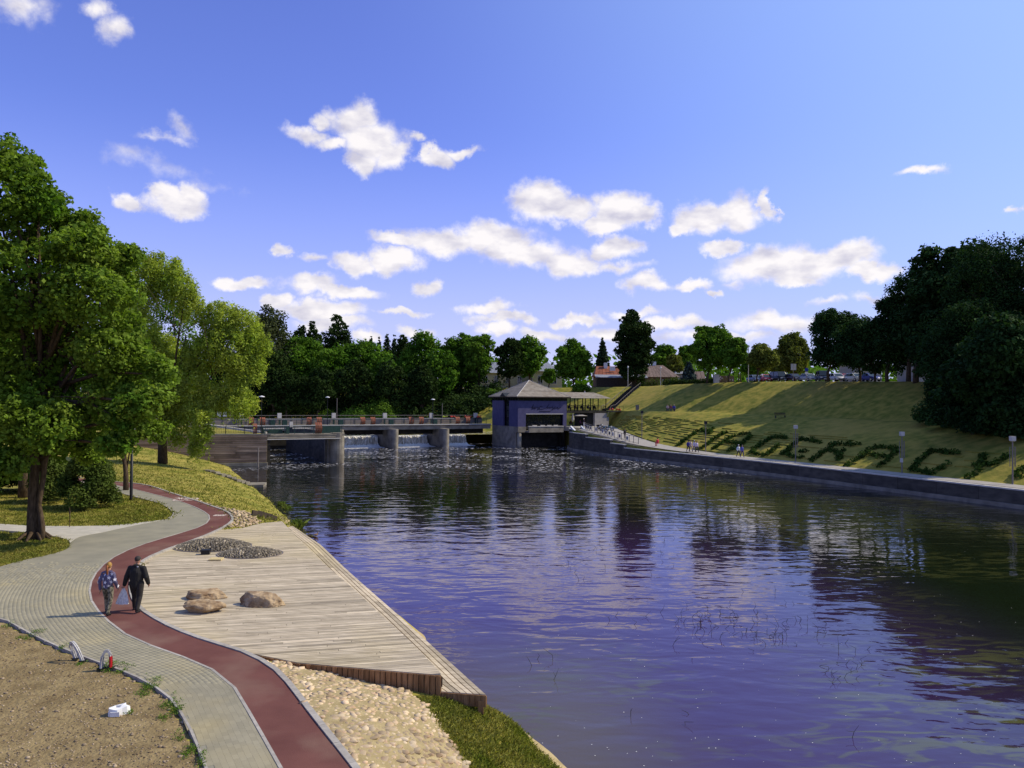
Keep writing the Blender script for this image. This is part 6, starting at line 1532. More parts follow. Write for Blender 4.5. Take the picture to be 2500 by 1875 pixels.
# ------------------------------------------------------------------ trees
def crown_mesh(name, lobes, nleaf, leaf, mat, seed, clump=1.0, up=.35, droop=0.0, asp=.62, shell=.72, inner=.12):
    rng = np.random.default_rng(seed); Lb = np.array(lobes, dtype=float)     # cx cy cz rx ry rz
    area = (Lb[:, 3]*Lb[:, 4]+Lb[:, 3]*Lb[:, 5]+Lb[:, 4]*Lb[:, 5]); w_ = area/area.sum()
    ncl = int(max(14, area.sum()*4.2/(clump**2)*.75)); li = rng.choice(len(Lb), ncl, p=w_)
    d = rng.normal(size=(ncl, 3)); d /= np.linalg.norm(d, axis=1, keepdims=True)
    rr = rng.uniform(shell, 1.02, (ncl, 1)); far = rng.random(ncl) < inner; rr[far] *= rng.uniform(.3, .8, (far.sum(), 1))
    cc = Lb[li, :3]+d*rr*Lb[li, 3:]
    # drop clumps buried deep in another lobe
    dd = np.sqrt((((cc[:, None]-Lb[None, :, :3])/Lb[None, :, 3:])**2).sum(-1)).min(1); cc = cc[(dd > .55) | (rng.random(ncl) < .35)]; ncl = len(cc)
    cr = clump*rng.uniform(.55, 1.25, ncl); ct = rng.random(ncl)
    ci = rng.integers(0, ncl, nleaf); v = rng.normal(size=(nleaf, 3)); v /= np.linalg.norm(v, axis=1, keepdims=True)
    r = rng.uniform(.35, 1.0, (nleaf, 1))**.6; p = v*r*cr[ci][:, None]; p[:, 2] *= .72
    if droop: p[:, 2] -= np.abs(rng.normal(size=nleaf))*droop*(.4+r[:, 0])
    pos = cc[ci]+p; nr = v*.55+rng.normal(size=(nleaf, 3))*.45+np.array([0, 0, up]); nr /= np.linalg.norm(nr, axis=1, keepdims=True)
    sz = leaf*rng.uniform(.55, 1.35, nleaf)
    t = ct[ci]*.55+rng.random(nleaf)*.45
    return quads_mesh(name, leaf_quads(pos, nr, sz, rng, asp), mat, t), cc
def limb_mesh(base, lobes, h, r0, seed, fork=.35, nlimb=7, lean=(0, 0), mb=None):
    rr = random.Random(seed); m = mb or MB(); top = Vector((lean[0], lean[1], h*.86)); pts = [Vector((0, 0, -.3)), Vector((rr.uniform(-.1, .1), rr.uniform(-.1, .1), h*.18)), top*.45+Vector((rr.uniform(-.3, .3), 0, 0)), top*.75, top]
    m.tube(pts, [r0*1.25, r0, r0*.75, r0*.42, r0*.12], 9)
    for k in range(nlimb):
        L = lobes[rr.randrange(len(lobes))]; f = rr.uniform(fork*.6, .75); a = pts[2]*f*1.5 if f < .6 else pts[3]*f*1.15
        a = Vector((pts[2].x*f, pts[2].y*f, h*f*.62)); c = Vector(L[:3])+Vector((rr.uniform(-.4, .4)*L[3], rr.uniform(-.4, .4)*L[4], rr.uniform(-.2, .5)*L[5]))
        mid = a.lerp(c, .5)+Vector((0, 0, (c-a).length*.08)); m.tube([a, mid, c], [r0*.38, r0*.22, r0*.06], 6)
        for _ in range(2):
            e_ = mid+Vector((rr.uniform(-1, 1), rr.uniform(-1, 1), rr.uniform(.2, 1.2)))*(c-a).length*.35; m.tube([mid, e_], [r0*.14, r0*.03], 5)
    return m
NAMES = {}
def tree(u, vt, vb, Y, hw, kind, label, ub=None, z0=None, shape='round', nleaf=9000, leaf=None, group=None, seed=None, trunk_r=None, lobes_px=None, depth=.85, name='broadleaf_tree', clump=None, shell=.72, asp=.62, droop=0, inner=.12):
    """u, vt, vb: crown centre column, crown top and crown bottom rows; hw half width in pixels; Y distance"""
    ub = u if ub is None else ub; seed = abs(seed if seed is not None else int(u*3+Y))
    rr = random.Random(seed); g = P(ub, 975, Y); z = z0 if z0 is not None else zR(g.x, g.y); base = Vector((g.x, g.y, z)); ppm = FPX/Y
    top = P(u, vt, Y); bot = P(u, vb, Y); H = top.z-z; r = hw/ppm; cx_ = top.x-g.x; zc_ = (top.z+bot.z)/2-z; rz = (top.z-bot.z)/2
    lobes = []
    if lobes_px:
        for (lu, lv, lr, *dy) in lobes_px: q = P(lu, lv, Y+(dy[0] if dy else 0))-base; R_ = lr/ppm; lobes.append((q.x, q.y, q.z, R_, R_*.9, R_*.85))
    elif shape == 'round':
        lobes.append((cx_, 0, zc_, r*.72, r*.72*depth, rz*.78)); lobes.append((cx_+rr.uniform(-.25, .25)*r, 0, zc_+rz*.66, r*.48, r*.42, rz*.34))
        n = 11 if hw < 80 else 17
        for k in range(n):
            a = rr.uniform(0, 6.28); e_ = rr.uniform(-.75, 1.0); s = rr.uniform(.30, .46); q = math.sqrt(max(0, 1-e_*e_*.75)); lobes.append((cx_+math.cos(a)*r*(1-s*.9)*q, math.sin(a)*r*depth*(1-s*.9)*q, zc_+e_*rz*(1-s*.75), r*s, r*s*depth, min(r*s*.85, rz*.5)))
    elif shape == 'column':
        for k in range(9):
            f = k/8; w2 = r*(.62+.42*math.sin(min(1, f*1.15)*math.pi*.62+.35))*(1 if f < .75 else 1-(f-.75)*2.6); a = rr.uniform(0, 6.28); lobes.append((cx_+math.cos(a)*r*.18, math.sin(a)*r*.2, bot.z-z+(top.z-bot.z)*(f*.90+.04), max(.4, w2*.9), max(.4, w2*.8), rz*.22))
    elif shape == 'cone':
        for k in range(9):
            f = k/8; w2 = r*(1-f)**.85+.12; lobes.append((cx_, 0, bot.z-z+(top.z-bot.z)*(f*.95), w2, w2*.9, rz*.16))
    e = empty(name, tuple(base), 0, label, 'tree', group)
    lf = leaf or 3.1/ppm; cl = clump or max(.45, r*.19)
    me, cc = crown_mesh('crown', lobes, int(nleaf*1.25), lf, mt[kind], seed, cl, shell=shell, asp=asp, droop=droop, inner=inner); link('crown', me, e)
    limb_mesh(None, lobes, max(1.5, zc_+rz*.3), trunk_r or max(.14, H*.018), seed, lean=(cx_*.8, 0), nlimb=7 if hw > 25 else 3).build('trunk', mt['bark'], e, True)
    return e
T = tree
# far centre-left, beyond the weir pond
T(660,742,985,203,70,'birch','tall olive drooping birch rising behind the willow, left of the dark oaks',nleaf=15000,droop=.9,name='birch_tree')
T(615,800,990,200,50,'birch','smaller birch tucked between willow and tall birch',nleaf=8000,name='birch_tree')
T(735,798,930,236,26,'dark','dark ragged tree behind the oaks, left of three spiky tops',shape='column',nleaf=4500)
T(765,790,930,238,24,'dark','dark narrow tree behind the oaks, middle of three spiky tops',shape='column',nleaf=4500)
T(824,775,940,232,38,'dark','tallest dark tree behind the oaks with a broad spiky top',shape='column',nleaf=8000)
T(668,855,1000,197,58,'dark','dark rounded tree low beside the willow over the weir pond',nleaf=9000)
T(737,824,990,207,76,'oak','broad dark green oak behind the bridge, first right of the birch',nleaf=17000)
T(815,850,985,206,55,'oak','rounded oak in the middle of the dark wood above the weir pond',nleaf=9000)
T(882,832,975,211,74,'oak','broad oak in the wood, right of its middle, bright on its upper right side',nleaf=16000)
T(930,868,985,205,42,'oak','lower bright oak in front of the spruce tops',nleaf=7000)
for u, vt, hw, lb in ((905,822,13,'leftmost'), (926,826,11,'second'), (945,810,18,'tallest'), (963,819,13,'rightmost')): T(u,vt,900,262,hw,'spruce','distant dark spruce top above the wood, %s of four' % lb,shape='cone',nleaf=1800,name='spruce_tree',group='distant spruce tops')
T(987,818,900,250,20,'dark','small dark tree top between spruces and central oak',nleaf=2500)
T(1028,810,985,215,58,'oak','tall central oak with dark body left of the yellow house',nleaf=15000)
T(1125,816,960,216,52,'oak','oak in front of the yellow house, its left half dark',nleaf=11000)
T(1168,813,948,211,44,'oaklight','light green oak lit from the right, before the yellow house',nleaf=9500)
T(1075,850,985,206,45,'oak','low oak filling the gap left of the yellow house',nleaf=7000)
T(1243,826,935,214,38,'dark','dark maple just left of the pyramid roof tip',nleaf=8000)
T(1292,822,928,219,46,'oak','greener maple above the pyramid roof tip',nleaf=9500)
T(1400,829,935,199,50,'oak','oak right of the pyramid roof, its foliage reaching the grass',nleaf=12000)
T(1340,900,940,215,18,'oak','small leafy tree before the pale yellow wing',nleaf=2200)
T(1471,827,897,238,17,'spruce','slim spruce between the oak and the red roof',shape='cone',nleaf=4000,name='spruce_tree')
T(1548,762,916,199,47,'dark','tall columnar dark tree standing before the brown roofed house',ub=1551,shape='column',nleaf=19000,clump=.9)
T(1622,843,912,243,32,'oak','round green tree behind the brown roof',nleaf=5500)
T(1647,866,912,228,22,'olive','yellow green bush tree behind the brown roof end',nleaf=3200)
T(1676,843,905,238,24,'oak','green tree left of the big round one, behind the grey blue roof',nleaf=3600)
T(1682,883,930,197,18,'bluespruce','small blue spruce left of the big round tree',shape='cone',nleaf=4000,name='spruce_tree')
T(1738,796,918,crestY(1738)+1.5,57,'oak','big round dark tree at the top of the bank above the hedge',ub=1726,nleaf=19000)
T(1793,822,912,crestY(1780)+.8,33,'oak','tree right of the big round one, its trunk on the crest before the cars',ub=1778,nleaf=8500)
T(1862,840,908,crestY(1850)+1,40,'olive','light leafy tree over the silver blue car',ub=1848,nleaf=7500,shell=.6)
T(1893,852,915,205,32,'olive','pale green tree behind the red hatchback',nleaf=4500)
T(1942,808,916,crestY(1942)+22,44,'olive','tall pale olive birch behind the sign posts',nleaf=11000,name='birch_tree',droop=.5)
T(1835,862,925,215,30,'oak','green tree in the background behind the tall pale pole',nleaf=3500)
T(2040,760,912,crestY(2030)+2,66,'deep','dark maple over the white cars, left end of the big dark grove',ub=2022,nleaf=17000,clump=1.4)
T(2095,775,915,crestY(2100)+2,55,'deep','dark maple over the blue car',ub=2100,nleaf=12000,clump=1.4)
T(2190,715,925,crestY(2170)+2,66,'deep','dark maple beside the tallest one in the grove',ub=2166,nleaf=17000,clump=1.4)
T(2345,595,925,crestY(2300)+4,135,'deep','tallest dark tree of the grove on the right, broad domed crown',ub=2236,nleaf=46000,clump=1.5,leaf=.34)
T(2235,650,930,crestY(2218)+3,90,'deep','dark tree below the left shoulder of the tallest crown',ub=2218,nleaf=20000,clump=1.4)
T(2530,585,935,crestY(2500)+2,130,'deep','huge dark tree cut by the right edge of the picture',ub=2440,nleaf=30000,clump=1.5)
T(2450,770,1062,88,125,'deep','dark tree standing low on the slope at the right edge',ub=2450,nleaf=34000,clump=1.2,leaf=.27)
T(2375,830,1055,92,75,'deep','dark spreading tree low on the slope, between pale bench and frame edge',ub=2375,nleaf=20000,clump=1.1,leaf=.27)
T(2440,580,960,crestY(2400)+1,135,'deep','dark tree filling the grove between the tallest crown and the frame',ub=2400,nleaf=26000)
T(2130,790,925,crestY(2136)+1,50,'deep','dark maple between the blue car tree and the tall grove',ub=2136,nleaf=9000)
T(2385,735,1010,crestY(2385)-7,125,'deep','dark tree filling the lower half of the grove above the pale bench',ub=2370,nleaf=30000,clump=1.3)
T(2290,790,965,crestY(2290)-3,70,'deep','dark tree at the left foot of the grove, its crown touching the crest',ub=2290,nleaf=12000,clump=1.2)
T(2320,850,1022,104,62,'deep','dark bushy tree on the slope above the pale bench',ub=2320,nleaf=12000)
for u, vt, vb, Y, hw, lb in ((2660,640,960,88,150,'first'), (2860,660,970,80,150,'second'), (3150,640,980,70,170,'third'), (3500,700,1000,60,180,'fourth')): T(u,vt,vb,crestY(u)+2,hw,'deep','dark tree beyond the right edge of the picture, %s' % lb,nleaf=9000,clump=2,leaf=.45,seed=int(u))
for u, vt, vb, Y, hw, lb in ((600,880,1012,196,46,'first'), (700,905,1012,195,50,'second'), (775,900,1012,194,48,'third'), (860,880,1000,198,48,'fourth'), (965,880,1005,196,50,'fifth'), (1030,890,1000,197,40,'last')):
    T(u,vt,vb,Y,hw,'dark','low dark tree leaning over the weir pond, %s of six from the left' % lb,nleaf=7000,group='low dark trees over the weir pond')
def bush(u, v, Y, r, h, mat, label, z0=None, per=None, leaf=.2, n=None, name='bush'):
    q = P(u, v, Y); z = zR(q.x, q.y) if z0 is None else z0; rr = random.Random(int(u)); k = n or 7; pts_ = [(rr.uniform(-.55, .55)*r, rr.uniform(-.5, .5)*r, rr.uniform(0, .25)*h) for _ in range(k)]
    o = bushy(name, pts_, r*.55, h*.7, leaf, per or 420, mat, abs(int(u*5))); o.location = (q.x, q.y, z); tag(o, label, 'bush'); return o
bush(868, 1000, 193, 4.2, 5.2, mt['oaklight'], 'bright green bush at the water behind the bridge, left of the pair', n=10, per=700, leaf=.24)
bush(935, 990, 194, 5.5, 6.6, mt['oaklight'], 'broad bright green bush behind the bridge, right of the pair', n=12, per=700, leaf=.24)
bush(800, 1000, 193, 2.2, 4.5, mt['oaklight'], 'narrow green shrub behind the lamp above the near pier')
bush(1210, 950, 205, 2.4, 2.6, mt['oaklight'], 'small bright bush before the yellow house at the crest')
bush(1420, 945, 197, 2.6, 2.4, mt['oaklight'], 'bright green low bush at the foot of the oak by the pavilion roof')
bush(1640, 928, 203, 2.2, 2.4, mt['bush'], 'green garden bush at the corner of the brick house')
for k, (u, v, lb) in enumerate(((2300, 1036, 'leftmost'), (2345, 1046, 'second'), (2395, 1056, 'third'), (2450, 1064, 'fourth'), (2510, 1072, 'rightmost'))):
    q = onR(u, v); rr = random.Random(k); pts_ = [(rr.uniform(-2, 2), rr.uniform(-1.2, 1.2), rr.uniform(0, .6)) for _ in range(7)]
    o = bushy('bush', pts_, 1.3, 2.0, .2, 420, mt['deep'], 300+k); o.location = (q.x, q.y+1.5, zR(q.x, q.y+1.5)-.1); tag(o, 'dark bush under the low trees of the grove, %s of five' % lb, 'bush', 'dark bushes under the grove')
# undergrowth of the wooded slope, its dark colour standing in for shade under trees
pts_ = []
for k in range(330):
    s = R.uniform(14.0, 18.4); f = R.uniform(2.6, 10); q = RB(s, f); pts_.append((q.x, q.y, zR(q.x, q.y)))
o = bushy('undergrowth', pts_, 2.2, 3.4, .38, 120, mt['dark'], 77); tag(o, 'shade-dark mass of added undergrowth on the wooded slope behind the weir bridge', 'undergrowth', kind='stuff')
# far woods closing the horizon
VVt = []; lob = []
for k in range(230):
    az_ = rad(-60+k*.55+R.uniform(-.2, .2)); D = R.uniform(330, 430); lob.append((math.sin(az_)*D, math.cos(az_)*D, 14+R.uniform(3, 7), 9, 9, 7+R.uniform(0, 4)))
for k in range(60):
    az_ = rad(-170+k*1.9); D = R.uniform(200, 300); lob.append((math.sin(az_)*D, math.cos(az_)*D, 10, 14, 14, 10))
me, _ = crown_mesh('far_woods', lob, 60000, 1.3, mt['oak'], 5, 3.2); tag(link('far_woods', me), 'distant woods along the horizon', 'woods', kind='stuff')
# left-hand bank beyond the old wall
for u, vt, vb, Y, hw, kind, lb in ((430,690,1010,150,80,'oak','tree behind the willow on the far left bank'), (300,640,1010,165,110,'dark','dark tree far behind the maple'), (120,620,1010,160,110,'oak','tree far behind the maple at the left'), (560,860,1010,160,55,'dark','dark tree behind the tip of the willow')):
    T(u, vt, vb, Y, hw, kind, lb, z0=4.3, nleaf=9000)
# willow
T(470, 610, 1060, 84, 100, 'willow', 'big light green willow leaning over the old wall beside the sluice', ub=400, z0=2.6, name='willow_tree', nleaf=85000, leaf=.17, clump=.62, droop=.5, asp=.36, shell=.74, inner=.05, trunk_r=.42,
  lobes_px=[(352,660,50),(398,650,45,1),(430,690,44),(462,740,38),(450,700,30,-1),(345,730,46),(385,865,70,2),(330,810,60),(540,772,48),(590,790,46),(622,838,38),(560,845,60,-1),(500,850,52),(625,880,24),(600,900,40),(455,930,60),(400,955,62),(555,950,40),(590,975,36,-1),(525,985,30),(470,1000,30,-1),(440,1045,30,-1),(420,1010,34),(495,1015,24,-2),(492,1050,22,-2),(486,1085,20,-2),(350,960,60),(320,900,60)])
# big maple and its neighbours on the left
mb_ = G(84, 1316, ZP)
e = empty('maple_tree', tuple(mb_), 0, 'large maple with a double trunk, filling the left edge beside the forked path', 'tree')
Y0 = mb_.y; ppm = FPX/Y0
LB = [(-30,372,92),(40,418,72,1),(88,452,58,-1),(125,505,55),(20,470,115),(-60,560,160),(-70,400,90,1),(95,500,58),(140,585,88),(180,560,56,1),(205,600,66),(240,615,48,-1),(285,640,40),(262,650,58),(60,690,150),(210,720,95),(278,705,44),(298,790,58),(250,850,78),(330,880,62),(392,915,38),(160,880,110),(110,790,120),(275,970,72),(362,985,44),(40,960,150),(110,1040,85),(230,1030,70),(320,1040,50),(382,1050,32,-.5),(270,1085,34),(-130,760,190),(-110,980,170),(15,1080,62,-2),(28,1130,50,-2.5),(-30,1150,60,-2),(20,1010,60,-3),(150,1080,60,2),(220,1105,36)]
lobes = []
for (lu, lv, lr, *dy) in LB: q = P(lu, lv, Y0+(dy[0] if dy else R.uniform(-2.2, 2.2)))-mb_; R_ = lr/ppm*.84; lobes.append((q.x, q.y, q.z, R_, R_*1.0, R_*.86))
sp = random.Random(21)
for k in range(75):
    L = lobes[sp.randrange(len(LB))]; a = sp.uniform(0, 6.28); e2 = sp.uniform(-.3, 1); s_ = sp.uniform(.28, .62); q_ = math.sqrt(1-e2*e2); lobes.append((L[0]+math.cos(a)*L[3]*q_*1.08, L[1]+math.sin(a)*L[4]*q_*1.08, L[2]+e2*L[5]*1.10, s_*1.1, s_, s_*.7))
me, cc = crown_mesh('crown', lobes, 96000, .104, mt['maple'], 41, .36, shell=.64, asp=.8, inner=.10, up=.45); link('crown', me, e)
# outer sprays on the right-hand side, sunlight painted in by lighter leaf colour
trim = [l for l in lobes if l[0] > 1.5]; me, _ = crown_mesh('painted_sun_sprays', trim, 20000, .090, mt['maple_sunpaint'], 43, .42, shell=.92, asp=.8, inner=0, up=.3); o = link('painted_sun_sprays', me, e)
m = MB()
m.tube([(0, 0, -.3), (-.12, 0, 1.2), (-.10, 0, 2.4), (.02, 0, 4.2), (.3, .1, 7.5), (.5, .2, 11), (.2, .2, 15)], [.36, .235, .22, .20, .17, .12, .04], 12)
m.tube([(.38, -.1, -.2), (.42, -.1, .7), (.20, -.05, 1.7), (.36, 0, 2.9), (.42, 0, 3.7), (.9, .2, 6.5), (2.0, .3, 9)], [.20, .135, .125, .125, .13, .10, .04], 10)
for k in range(8): a = k*.8; m.tube([(math.cos(a)*.3, math.sin(a)*.3, .35), (math.cos(a)*.8, math.sin(a)*.8, -.02), (math.cos(a)*1.2, math.sin(a)*1.2, -.12)], [.10, .06, .02], 6)
rr = random.Random(3)
for k in range(34):
    L = lobes[k % len(lobes)]; z = rr.uniform(3.2, 10); a = Vector((.1, .1, z)); c = Vector(L[:3]); mid = a.lerp(c, .55)+Vector((0, 0, .5)); m.tube([a, mid, c], [.13, .08, .02], 6)
    for _ in range(3): m.tube([mid, mid+Vector((rr.uniform(-1, 1), rr.uniform(-1, 1), rr.uniform(-.1, 1)))*1.6], [.04, .01], 4)
m.build('trunk', mt['bark'], e, True)
# small pale tree trunk behind the lamp and dark thicket under the maple
def ltree(u, vt, vb, ub, vbase, hw, kind, label, nleaf, leaf, lobes_px=None, name='broadleaf_tree', trunk_r=None, **kw):
    g = G(ub, vbase, ZP); return T(u, vt, vb, g.y, hw, kind, label, ub=ub, z0=zL(g.x, g.y)-.1, nleaf=nleaf, leaf=leaf, lobes_px=lobes_px, name=name, trunk_r=trunk_r, **kw)
ltree(60, 700, 1150, 60, 1215, 120, 'maple', 'darker maple standing behind the double trunk', 22000, .17, clump=.8)
ltree(-120, 520, 1150, -140, 1230, 170, 'maple', 'maple beyond the left edge of the picture', 12000, .2, clump=.9)
ltree(300, 880, 1085, 312, 1196, 66, 'maple', 'slender tree whose leaves hide the head of the black lamp post', 15000, .13, clump=.6)
g = G(205, 1232, ZP)
def lbush(u, v, rpx, hpx, mat, label, leaf, per, n=16, seed=0, name='bush', spiky=False):
    g = G(u, v, ZP); ppm_ = FPX/g.y; r, h = rpx/ppm_, hpx/ppm_; rr = random.Random(seed+int(u)); pts_ = []
    for k in range(n): f = rr.random()**.8; w_ = (1-f)**.7; a = rr.uniform(0, 6.28); pts_.append((math.cos(a)*r*.75*w_, math.sin(a)*r*.75*w_, f*h*.72))
    o = bushy(name, pts_, r*.34, h*.26, leaf, per, mat, abs(int(u)+7)); o.location = (g.x, g.y, zL(g.x, g.y)); tag(o, label, 'bush'); return o
lbush(212, 1240, 78, 165, mt['bush'], 'dense conical juniper bush on the lawn right of the double trunk', .085, 900, 26, name='juniper_bush')
lbush(120, 1225, 70, 130, mt['bush'], 'dark green bush just right of the double trunk', .10, 700, 20)
lbush(20, 1205, 95, 110, mt['dark'], 'dark bush behind and left of the double trunk', .12, 700, 20)
lbush(-90, 1205, 110, 130, mt['dark'], 'dark bush beyond the left edge', .14, 400, 16)
lbush(262, 1190, 28, 60, mt['bush'], 'small leafy shrub where the path disappears', .09, 500, 12)
# ------------------------------------------------------------------ black lamp post on the lawn
g = G(320, 1221, ZP); e = empty('lamp_post', (g.x, g.y, ZP-.05), 0, 'thick black lamp post on the lawn inside the bend, its white head among leaves', 'street lamp')
m = MB(); m.tube([(0, 0, 0), (0, 0, .2), (0, 0, 4.2)], [.13, .10, .085], 12); m.build('pole', mt['black'], e, True); m = MB(); m.tube([(0, 0, 4.2), (0, 0, 4.35), (0, 0, 4.8)], [.1, .17, .2], 12); m.build('lantern', mt['steel'], e, True); m = MB(); m.tube([(0, 0, 4.8), (0, 0, 4.95)], [.36, .06], 12); m.build('shade', mt['white'], e, True)
g = G(169.5, 1287, ZP); m = MB(); m.tube([(0, 0, -.1), (.02, 0, .5), (-.02, .02, 1.05)], .022, 6); m.box((0, 0, .78), (.07, .05, .16)); tag(m.build('stake', mt['bark'], loc=(g.x, g.y, ZP)), 'thin crooked stake at the edge of the pale path', 'stake')

# ------------------------------------------------------------------ boulders on the deck
def boulder(u0, u1, vt, vb, label, seed, pts_extra=(), hollow=False):
    g = G((u0+u1)/2, vb-3, ZD); ppm_ = FPX/g.y; W = (u1-u0)/ppm_; Hh = (vb-vt)/ppm_*.70; D = W*.62
    bm = bmesh.new(); bmesh.ops.create_icosphere(bm, subdivisions=5, radius=1); rr = np.random.default_rng(seed)
    cuts = [(Vector(rr.normal(size=3)).normalized(), rr.uniform(.58, .86)) for _ in range(13)]+[(Vector((.1, -.2, 1)).normalized(), .62)]
    from mathutils import noise as NS
    for v in bm.verts:
        p = v.co.normalized(); s = 1.0
        for n_, d in cuts:
            q = p.dot(n_)
            if q*s > d: s = d/q
        p = p*s; p = p*(1+.12*NS.noise(p*1.6+Vector((seed, 0, 0)))+.08*NS.noise(p*4+Vector((seed, 3, 0)))+.05*NS.noise(p*10)+.03*NS.noise(p*22))
        v.co = Vector((p.x*W*.64, p.y*D*.60, p.z*Hh*.80+Hh*.34))
        if v.co.z < 0: v.co.z = 0
    me = bpy.data.meshes.new('boulder'); bm.to_mesh(me); bm.free(); me.materials.append(mt['boulder']); me.polygons.foreach_set('use_smooth', [True]*len(me.polygons))
    o = link('boulder', me, None, (g.x, g.y+D*.42, ZD+.006)); tag(o, label, 'boulder', 'boulders on the deck'); o.rotation_euler = (0, 0, R.uniform(-.1, .1)); return o
boulder(457, 537, 1437, 1468, 'flat tan boulder lying behind the lower one, leftmost pair on the deck', 3)
boulder(447, 530, 1460, 1501, 'tan boulder with a dark front face, front one of the leftmost pair', 8)
boulder(586, 682, 1438, 1486, 'largest boulder on the deck, rough and pitted, standing alone right of the pair', 15)
# stone mounds
def mound(u0, u1, vt, vb, label, seed, hgt):
    g0, g1 = G(u0, (vt+vb)/2+4, ZD), G(u1, (vt+vb)/2+4, ZD); fr_ = G((u0+u1)/2, vb, ZD); W = (g1-g0).length/2; c = (g0+g1)/2; D = max(1.0, c.y-fr_.y); rng = np.random.default_rng(seed)
    e = empty('stone_mound', (c.x, c.y, ZD), math.atan2((g1-g0).y, (g1-g0).x), label, 'stone mound', 'stone mounds on the deck')
    m = MB(); n = 28; rings = 6; vs = [(0, 0, hgt)]
    for i in range(1, rings+1):
        for k in range(n): a = 2*math.pi*k/n; f = i/rings; vs.append((math.cos(a)*W*f, math.sin(a)*D*f, hgt*(1-f*f)))
    fs = [(0, 1+k, 1+(k+1) % n) for k in range(n)]+[(1+(i-1)*n+k, 1+i*n+k, 1+i*n+(k+1) % n, 1+(i-1)*n+(k+1) % n) for i in range(1, rings) for k in range(n)]
    m.add(vs, fs, .1); m.build('mound_core', mt['darkwood'], e)
    m = MB(); 
    for i in range(22):
        f = (i+.6)/22; cn = max(3, int(2*math.pi*f*max(W, D)/.20))
        for k in range(cn):
            a = 2*math.pi*(k+rng.uniform(-.2, .2))/cn; x, y = math.cos(a)*W*f, math.sin(a)*D*f; z = hgt*(1-f*f); t = rng.random()
            if rng.random() < .05: t = 2.6
            m.box((x, y, z+.02), (rng.uniform(.08, .12)*W/22/.08*.8, rng.uniform(.055, .085), rng.uniform(.05, .075)), rz=a+rng.uniform(-.25, .25), t=t)
    o = m.build('split_stones', mt['mosaic'], e); o['kind'] = 'stuff'
    m = MB(); 
    for k in range(36): a, b2 = 2*math.pi*k/36, 2*math.pi*(k+1)/36; m.bar((math.cos(a)*(W+.08), math.sin(a)*(D+.08), .012), (math.cos(b2)*(W+.08), math.sin(b2)*(D+.08), .012), .05, .03)
    m.build('rim', mt['pole'], e)
mound(430, 608, 1312, 1348, 'larger low mound of split stones on the deck, on the left of the two', 1, .34)
mound(536, 685, 1332, 1364, 'smaller low mound of split stones on the deck, overlapping the right end of the larger', 2, .26)
g = G(502, 1353, ZD); m = MB(); m.box((0, 0, .09), (.36, .30, .18), rz=.2); m.box((0, 0, .19), (.40, .34, .02), rz=.2); tag(m.build('spotlight_box', mt['black'], loc=(g.x, g.y, ZD+.004)), 'small black floodlight box in front of the larger stone mound', 'floodlight')
g = G(528, 1367, ZD); m = MB(); m.box((0, 0, .04), (.52, .50, .05), rz=.1); m.box((0, 0, .01), (.46, .44, .03), rz=.1); tag(m.build('hatch_board', mt['hatch'], loc=(g.x, g.y, ZD+.004)), 'square yellowish board lying on the deck below the stone mounds', 'board')
# ------------------------------------------------------------------ the two walkers in the foreground
def star(c, n_, up, r):
    t1 = up.cross(n_).normalized(); t2 = n_.cross(t1); vs = [c]
    for k in range(10): a = math.pi/2+math.pi*k/5; q = r if k % 2 == 0 else r*.42; vs.append(c+t1*math.cos(a)*q+t2*math.sin(a)*q)
    return vs, [(0, 1+k, 1+(k+1) % 10) for k in range(10)]
face_w = rad(-6)
dw = PM['woman']; g = G(262, 1501, ZP); ew_ = empty('person', (g.x, g.y, ZP+.008), face_w, 'woman with a ginger ponytail, violet jacket with white stars and camouflage trousers', 'person')
link('body', with_mat(dw['body'], mt['skin']), ew_)
jm = with_mat(dw['top'], CM('violet_jacket', (.12, .105, .18), .75, (.075, .065, .12), 9)); jo = link('jacket', jm, ew_)
link('trousers', with_mat(dw['trousers'], M('camouflage_cloth', (.055, .05, .035), (.22, .19, .13), scale=15, rough=.85, coord='obj', contrast=4, detail=2)), ew_)
for s in dw['shoes']: link('shoe', with_mat(s, colm((.02, .018, .018))), ew_)
bvj = BVHTree.FromPolygons([v.co for v in jm.vertices], [tuple(p.vertices) for p in jm.polygons]); m = MB(); rs = random.Random(4)
placed = []
for _ in range(900):
    d = Vector((rs.uniform(-1, 1), rs.uniform(-1, 1), rs.uniform(-.1, .1))).normalized(); o_ = Vector((0, 0, rs.uniform(.82, 1.42)))+d*1.2; h = bvj.ray_cast(o_, -d)
    if h[0] is None or any((h[0]-q).length < .135 for q in placed): continue
    placed.append(h[0]); vs, fs = star(h[0]+h[1]*.006, h[1], Vector((rs.uniform(-.3, .3), 0, 1)), .066); m.add(vs, fs)
o = m.build('star_print', CM('white_print', (.72, .70, .74)), ew_); o['kind'] = 'stuff'
hd = dw['j']['head']; m = MB(); m.sphere(hd+V3(0, -.012, .012), (.083, .098, .105), 16, 12); hair = m.build('hair', CM('ginger_hair', (.42, .25, .05), .6, (.22, .10, .025), 30), ew_, True)
m = MB(); m.tube([hd+V3(0, -.095, .01), hd+V3(.01, -.14, -.04), hd+V3(.015, -.13, -.16), hd+V3(.02, -.115, -.27), hd+V3(.02, -.12, -.33)], [.03, .036, .032, .026, .008], 10); m.build('ponytail', CM('copper_hair', (.30, .11, .03), .6, (.2, .06, .02), 30), hair, True)
dm = PM['man']; g = G(332, 1494, ZP); em = empty('person', (g.x, g.y, ZP+.008), rad(-3), 'broad man all in black with a dark cap, walking away and carrying a plastic bag', 'person')
blk = CM('black_cloth', (.014, .013, .012), .85, (.022, .02, .018), 9)
